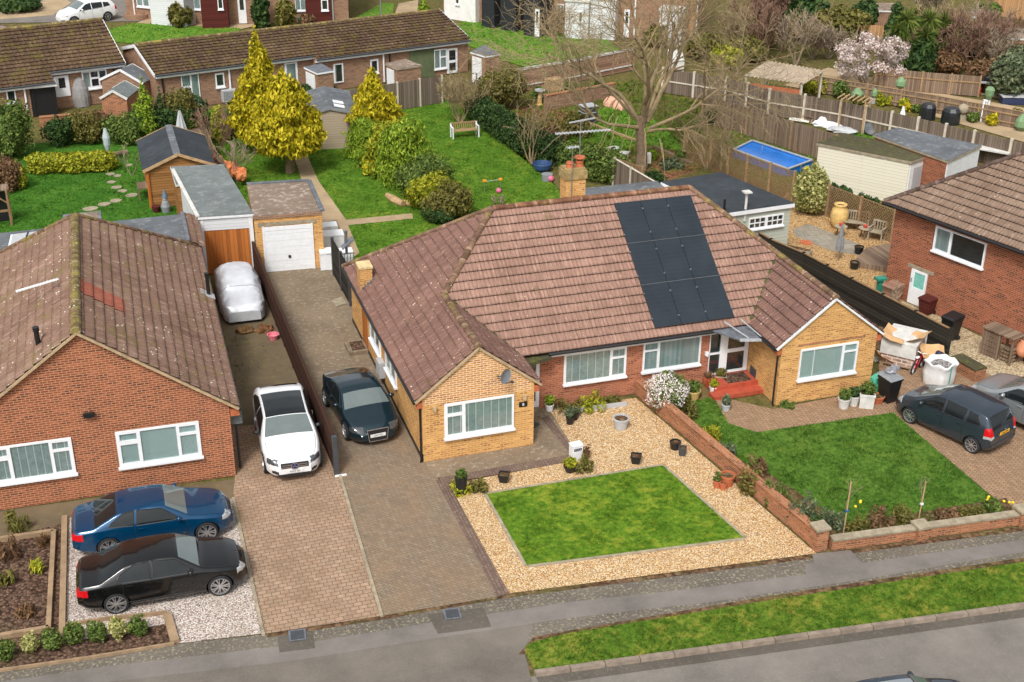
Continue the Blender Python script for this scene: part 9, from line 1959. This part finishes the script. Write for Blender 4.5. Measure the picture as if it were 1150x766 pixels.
b = gp(155, 20); mb = MB(); mb.lathe([(1.0, 0), (1.0, 0.35), (0.8, 0.35), (0.7, 0.25), (0.001, 0.3)], (0, 0, 0), 20, 0, True, False); solo('brick_planter', mb, M['brick_brown'], 'round low brick planter by the white porch house', 'planter', (b.x, b.y, 0))
b = gp(428, 20); t = thing('street_post', 'pale grey street post with a crossbar beyond the brown terrace', 'post', b); mb = MB(); mb.tube([(0, 0, 0), (0, 0, 4.5)], 0.07, 8); mb.build('pole', M['metal'], t); mb = MB(); mb.bar((-0.45, 0, 1.7), (0.45, 0, 1.7), 0.08, 0.08); mb.build('crossbar', M['metal'], t)
b = gp(775, 62); t = thing('telegraph_pole', 'tall brown telegraph pole with a pale conduit behind the big tree', 'pole', b); mb = MB(); mb.tube([(0, 0, 0), (0, 0, 8.5)], [0.24, 0.2], 10); mb.build('pole', plain('pole_wood', S(168, 124, 88), 0.9, 0, 0.2), t); mb = MB(); mb.tube([(0.26, -0.1, 0), (0.26, -0.1, 5)], 0.05, 6); mb.build('conduit', M['offwhite'], t)
b = gp(606, 118); t = thing('bird_bath', 'pale stone bird bath in the rough garden', 'bird bath', b); mb = MB(); mb.lathe([(0.22, 0), (0.14, 0.1), (0.11, 0.75), (0.16, 0.8)], (0, 0, 0), 14); mb.build('pedestal', M['pot_buff'], t); mb = MB(); mb.lathe([(0.16, 0.8), (0.32, 0.9), (0.32, 0.95), (0.001, 0.9)], (0, 0, 0), 16, 0, True, False); mb.build('bowl', M['ltgrey'], t)
b = gp(622, 101); mb = MB(); mb.box(-0.5, 0.5, -0.35, 0.35, 0, 0.75); solo('straw_bale', mb, M['timber_raw'], 'pale buff block standing by the old brown wall', 'block', (b.x, b.y, 0), 0.2)
b = gp(626, 117); mb = MB(); mb.lathe([(0.3, 0), (0.34, 0.6), (0.3, 0.62)], (0, 0, 0), 14); solo('grey_barrel', mb, M['grey'], 'grey barrel in the rough garden between the bird bath and the crates', 'barrel', (b.x, b.y, 0))
b = gp(660, 138); t = thing('crate_stack', 'stack of black and white crates in the rough garden', 'crates', b, 0.15)
for i in range(3): mb = MB(); mb.box(-0.42, 0.42, -0.35, 0.35, i*0.36, i*0.36+0.30); mb.build('crate', M['dkgrey'], t); mb = MB(); mb.box(-0.45, 0.45, -0.38, 0.38, i*0.36+0.302, i*0.36+0.355); mb.build('lid', M['ltgrey'], t)
for i, (px, lab) in enumerate([((692, 120), 'left rusty curved panel lying in the rough garden'), ((704, 123), 'right pinkish curved panel lying under the big tree')]):
 b = gp(*px); mb = MB(); vs = []; fs = []
 for j in range(13):
  a_ = PI*j/12
  for k in (0, 1): vs.append((0.5*math.cos(a_), 0.7*k, 0.5*math.sin(a_)))
 for j in range(12): fs.append((2*j, 2*j+1, 2*j+3, 2*j+2))
 fs.append(tuple(range(0, 26, 2))); mb.add(vs, fs); solo('curved_panel', mb, plain('pinkish_panel_%d' % i, S(206, 160, 132), 0.8, 0, 0.25, 4), lab, 'panel', (b.x, b.y, 0), 0.25+0.3*i)
a, b = gp(662, 140), gp(716, 160); mb = MB(); mb.bar((0, 0, 0.08), (b.x-a.x, b.y-a.y, 0.08), 0.12, 0.12); solo('long_plank', mb, M['timber_raw'], 'long timber plank lying across the rough garden', 'plank', (a.x, a.y, 0))
a, b = gp(735, 166), gp(778, 186); mb = MB(); mb.bar((0, 0, 0.08), (b.x-a.x, b.y-a.y, 0.08), 0.14, 0.12); solo('dark_plank', mb, M['trunk'], 'dark timber plank along the top of the soil bed', 'plank', (a.x, a.y, 0))
b = gp(722, 186); mb = MB(); mb.box(-0.18, 0.18, -0.1, 0.1, 0.3, 0.85); mb.tube([(0, 0, 0), (0, 0, 0.3)], 0.03, 5); solo('white_tag_box', mb, M['offwhite'], 'small white box on a stake by the big tree trunk', 'box', (b.x, b.y-0.5, 0))
for i, (px, lab) in enumerate([((688, 168), 'white scrap lying on the lawn beyond the square hedge'), ((700, 174), 'pale folded scrap by the lattice screen')]):
 b = gp(*px); mb = MB(); mb.ball((0, 0, 0.08), 0.4, 0.2, 0.12, 10, 6, 0, 0.2, i); solo('white_scrap', mb, M['offwhite'], lab, 'scrap', (b.x, b.y, 0))
b = gp(868, 149);
P_ = [gp(*p, 0.45) for p in ((824, 168), (845, 158), (912, 180), (885, 190))]; c = sum(P_, Vector())/4; c.z = 0; L_ = [(p.x-c.x, p.y-c.y) for p in P_]; t = thing('frame_pool', 'bright blue rectangular frame pool by the lattice fence', 'pool', c)
mb = MB(); n_ = 4
for i in range(4):
 a, b = L_[i], L_[(i+1) % 4]; mb.poly([(a[0], a[1], 0), (b[0], b[1], 0), (b[0], b[1], 0.45), (a[0], a[1], 0.45)])
M['pool_blue'] = plain('pool_blue', S(24, 120, 208), 0.35, 0, 0.12, 3); mb.build('liner', M['pool_blue'], t)
mb = MB(); mb.poly([(p[0], p[1], 0.40) for p in L_]); wat = plain('pool_cover_blue', S(16, 116, 206), 0.12, 0, 0.14, 2, bump=0.15); mb.build('water', wat, t)
mb = MB()
for i in range(4): a, b = L_[i], L_[(i+1) % 4]; mb.bar((a[0], a[1], 0.47), (b[0], b[1], 0.47), 0.10, 0.06)
mb.build('rim', M['ltgrey'], t)
for i in range(4):
 a, b = L_[i], L_[(i+1) % 4]
 for f in (0.0, 0.5): mb = MB(); x, y = a[0]+(b[0]-a[0])*f, a[1]+(b[1]-a[1])*f; mb.bar((x*1.03, y*1.03, 0), (x*1.03, y*1.03, 0.44), 0.06, 0.06); mb.build('leg', M['metal'], t)
b = gp(901, 190); mb = MB(); mb.lathe([(0.3, 0.0), (0.36, 0.12), (0.3, 0.25), (0.15, 0.2)], (0, 0, 0), 16); solo('yellow_ring', mb, plain('yellow_toy', S(238, 206, 40), 0.4), 'yellow toy ring beside the round clipped bush', 'toy', (b.x, b.y, 0))
b = gp(902, 172); mb = MB(); mb.box(-0.35, 0.35, -0.15, 0.15, 0, 0.3); solo('red_toy', mb, plain('red_toy', S(206, 80, 50), 0.5), 'orange red box behind the blue pool', 'toy', (b.x, b.y, 0), -1.0)
for i, (px, lab) in enumerate([((894, 132), 'left folded brown deckchair by the long post fence'), ((908, 136), 'right folded brown deckchair by the long post fence')]):
 b = gp(*px); t = thing('deckchair', lab, 'chair', b, -0.9); mb = MB(); mb.add([(-0.3, -0.4, 0.35), (0.3, -0.4, 0.35), (0.3, 0.05, 0.32), (-0.3, 0.05, 0.32), (0.3, 0.4, 1.05), (-0.3, 0.4, 1.05)], [(0, 1, 2, 3), (3, 2, 4, 5), (3, 2, 1, 0), (5, 4, 2, 3)]); mb.build('sling', plain('brown_sling_%d' % i, S(164, 122, 98), 0.8), t)
 for s in (-.32, .32): mb = MB(); mb.bar((s, -0.45, 0), (s, 0.42, 1.08), 0.04, 0.04); mb.bar((s, 0.35, 0), (s, -0.42, 0.4), 0.04, 0.04); mb.build('frame', M['timber_raw'], t)
for i, (px, lab) in enumerate([((885, 128), 'pale green lounger board on the narrow lawn'), ((898, 137), 'white flat board beside the deckchairs')]):
 b = gp(*px); mb = MB(); mb.bar((-0.5, 0.36, 0.15), (0.45, -0.3, 0.08), 0.4, 0.06); solo('flat_board', mb, plain('pale_board_%d' % i, S(206, 214, 168) if i == 0 else S(222, 220, 210), 0.7), lab, 'board', (b.x, b.y, 0))
b = gp(928, 142); mb = MB(); mb.ball((0, 0, 0.1), 0.9, 0.4, 0.22, 14, 8, 0, 0.12, 2); mb.ball((-0.3, 0.1, 0.25), 0.3, 0.25, 0.25, 10, 7, 0, 0.15, 4); solo('white_tarpaulin', mb, M['white'], 'crumpled white tarpaulin on the narrow lawn', 'tarpaulin', (b.x, b.y, 0), -0.8)
b = gp(946, 149); mb = MB(); mb.ball((0, 0, 0.15), 0.9, 0.4, 0.2, 12, 7, 0, 0.15, 6); solo('pale_sheet', mb, M['ltgrey'], 'pale lilac sheet bundled by the bamboo arbour', 'sheet', (b.x, b.y, 0), -0.8)
b = gp(957, 147); t = thing('bamboo_arbour', 'small bamboo arbour frame behind the mossy cream garage', 'arbour', b, -0.9);
for x in (-0.7, 0.7):
 for y in (-0.4, 0.4): MB().tube([(x, y, 0), (x, y, 1.9)], 0.05, 6).build('post', M['timber_raw'], t)
mb = MB()
for k in range(7): mb.tube([(-0.9+0.3*k, -0.55, 1.92), (-0.9+0.3*k, 0.55, 1.92)], 0.045, 6)
mb.build('roof_poles', M['timber_raw'], t)
b = gp(977, 152); mb = MB(); mb.lathe([(0.36, 0), (0.34, 0.04)], (0, 0, 0), 18, 0); o = solo('grey_disc', mb, M['felt_grey'], 'round grey lid standing by the bamboo arbour', 'lid', (b.x, b.y, 0.4)); o.rotation_euler = (1.2, 0, -0.5)
wrap = plain('green_fleece', S(112, 140, 100), 0.7, 0, 0.15, 4)
for i, (px, w, h, r, lab) in enumerate([((962, 113), 0.6, 0.8, 0.42, 'green fleece tent shaped wrapped plant, largest of its row'), ((981, 116), 0.35, 0.95, 0.2, 'thin green wrapped plant in a grey pot'), ((1009, 112), 0.55, 1.45, 0.34, 'tall green wrapped plant on a dark stem'), ((1146, 147), 0.5, 1.0, 0.4, 'green wrapped plant at the right edge of the picture')]):
 b = gp(*px); t = thing('wrapped_plant', lab, 'wrapped plant', b); z0 = 0.75 if i == 2 else (0.35 if i == 1 else 0.05); mb = MB(); mb.lathe([(r*0.5, z0), (r, z0+0.25*(h-z0)), (r*0.9, z0+0.6*(h-z0)), (r*0.35, h*0.97), (0.03, h)], (0, 0, 0), 9); mb.build('fleece', wrap, t)
 mb = MB(); mb.lathe([(0.2, 0), (0.24, 0.32)], (0, 0, 0), 12) if i == 1 else mb.tube([(0, 0, 0), (0, 0, max(z0, 0.2))], 0.08, 6); mb.build('stem' if i != 1 else 'pot', M['trunk' if i != 1 else 'ltgrey'], t)
b = gp(1104, 137); t = thing('letter_board', 'tall white board with dark letters topped by a green wrapped plant', 'sign', b, -0.3); mb = MB(); mb.box(-0.2, 0.2, -0.06, 0.06, 0, 1.35); mb.build('board', M['white'], t)
for i, ch_ in enumerate('HOME'): text(ch_, 0.30, M['dkgrey'], t, (0, -0.065, 1.17-i*0.32), (PI/2, 0, 0), 'letter')
mb = MB(); mb.lathe([(0.12, 1.36), (0.24, 1.6), (0.28, 1.95), (0.16, 2.1)], (0.1, 0, 0), 9); mb.build('fleece', wrap, t)
for i, (px, w, h, lab) in enumerate([((1041, 133), 0.48, 0.95, 'left barbecue under a black cover behind the long fence'), ((1067, 138), 0.55, 0.95, 'right wider barbecue under a black cover behind the long fence')]):
 b = gp(*px); mb = MB(); mb.lathe([(w*1.02, 0), (w, 0.5), (w*0.95, h*0.75), (w*0.72, h*0.95), (0.02, h)], (0, 0, 0), 9); solo('covered_barbecue', mb, plain('black_cover_%d' % i, (0.016, 0.018, 0.02, 1), 0.35, 0, 0.3, 4, bump=0.3), lab, 'barbecue', (b.x, b.y, 0), 0.4)
b = gp(1080, 134); mb = MB(); mb.ball((0, 0, 0.62), 0.32, 0.32, 0.32, 16, 10); mb.lathe([(0.28, 0), (0.2, 0.32)], (0, 0, 0), 12); solo('stone_ball', mb, M['edging'], 'grey stone ball on a short base right of the covered barbecues', 'ornament', (b.x, b.y, 0))
b = gp(1103, 106); t = thing('barbecue_table', 'dark barbecue table with red canister behind the railed fence', 'table', b, -0.4); mb = MB(); mb.box(-0.9, 0.9, -0.4, 0.4, 0.8, 0.86); mb.build('table_top', M['ltgrey'], t)
for x in (-.85, .85):
 for y in (-.35, .35): mb = MB(); mb.box(x-.04, x+.04, y-.04, y+.04, 0, 0.8); mb.build('leg', M['black'], t)
mb = MB(); mb.ball((0.4, 0, 1.05), 0.45, 0.3, 0.22, 12, 7); mb.box(-0.5, 0.5, -0.1, 0.3, 0.862, 1.0); mb.build('lid', M['black'], t)
mb = MB(); mb.lathe([(0.2, 0.05), (0.2, 0.5), (0.1, 0.6)], (-0.3, 0, 0), 12); mb.build('canister', plain('red_canister', S(196, 60, 46), 0.4), t)
b = gp(1138, 116); mb = MB(); mb.box(-0.8, 0.8, -0.35, 0.35, 0.0, 0.45); mb.box(-0.85, 0.85, -0.4, 0.4, 0.452, 0.52, 1); solo('blue_chest', mb, [plain('navy_chest', S(40, 50, 80), 0.5), M['ltgrey']], 'navy storage chest with a pale lid behind the railed fence', 'chest', (b.x, b.y, 0), -0.35)
for i, (px, s_, lab) in enumerate([((948, 88), 0.55, 'white and black wrapped bundle below the blossom tree'), ((967, 90), 0.6, 'upright white and blue wrapped bundle below the blossom tree')]):
 b = gp(*px); mb = MB(); mb.ball((0, 0, s_), s_*0.8, s_*0.6, s_*(1.0 if i else 0.7), 12, 8, 0, 0.15, i+11); solo('white_bundle', mb, M['white'], lab, 'bundle', (b.x, b.y, 0))
b = gp(1112, 186); t = thing('garden_workbench', 'pale workbench with bags beside the grey roofed garage', 'bench', b, -0.9); mb = MB(); mb.box(-0.9, 0.9, -0.35, 0.35, 0.85, 0.92); mb.build('bench_top', M['offwhite'], t)
for x in (-.8, .8): mb = MB(); mb.box(x-.05, x+.05, -.3, .3, 0, 0.85); mb.build('leg', M['dkgrey'], t)
def far_hut(label, tops, z, wall, roof): return flat_block('far_hut', label, 'hut', tops, z, wall, roof, 'offwhite', 0.15, 0.1)
far_hut('small far hut with a pale weathered roof at the top above the palm', [(974, 11), (1008, 12), (1004, 3), (972, 3)], 1.2, 'brick_brown', 'felt_old')
far_hut('dark windowed hut at the right edge beyond the thicket', [(1124, 42), (1190, 44), (1190, 32), (1128, 31)], 2.4, 'brick_brown', 'felt_old')
far_hut('low hut with a rounded grey roof among the bushes at the top right', [(1090, 18), (1116, 20), (1112, 11), (1092, 10)], 2.0, 'brick_brown', 'felt_old')
P_ = [gp(*p) for p in ((755, 84), (768, 58), (778, 62), (770, 84))];
b = gp(760, 78); mb = MB(); mb.bar((-0.6, -1.2, 0.5), (0.5, 1.6, 0.5), 1.0, 0.9); solo('white_container', mb, M['offwhite'], 'white low container seen through the big tree branches', 'container', (b.x, b.y, 0))
for i, (px, w, d, rz, lab) in enumerate([((334, 714), 0.45, 0.45, -0.1, 'small square iron cover in the pavement by the brown drive'), ((508, 690), 0.45, 0.45, -0.1, 'small square iron cover in the pavement below the middle drive'), ((386, 392), 0.5, 0.4, 0.0, 'pale patched cover in the middle drive')][:2]):
 b = gp(*px); mb = MB(); mb.box(-w/2, w/2, -d/2, d/2, 0, 0.012); mb.box(-w/2+.05, w/2-.05, -d/2+.05, d/2-.05, 0.0125, 0.018, 1); solo('inspection_cover', mb, [M['lead'], M['dkgrey']], lab, 'cover', (b.x, b.y, 0.018), rz)
sheet('cement_patch', pp((372, 338), (384, 334), (390, 341), (378, 345)), 0.006, 'edging')
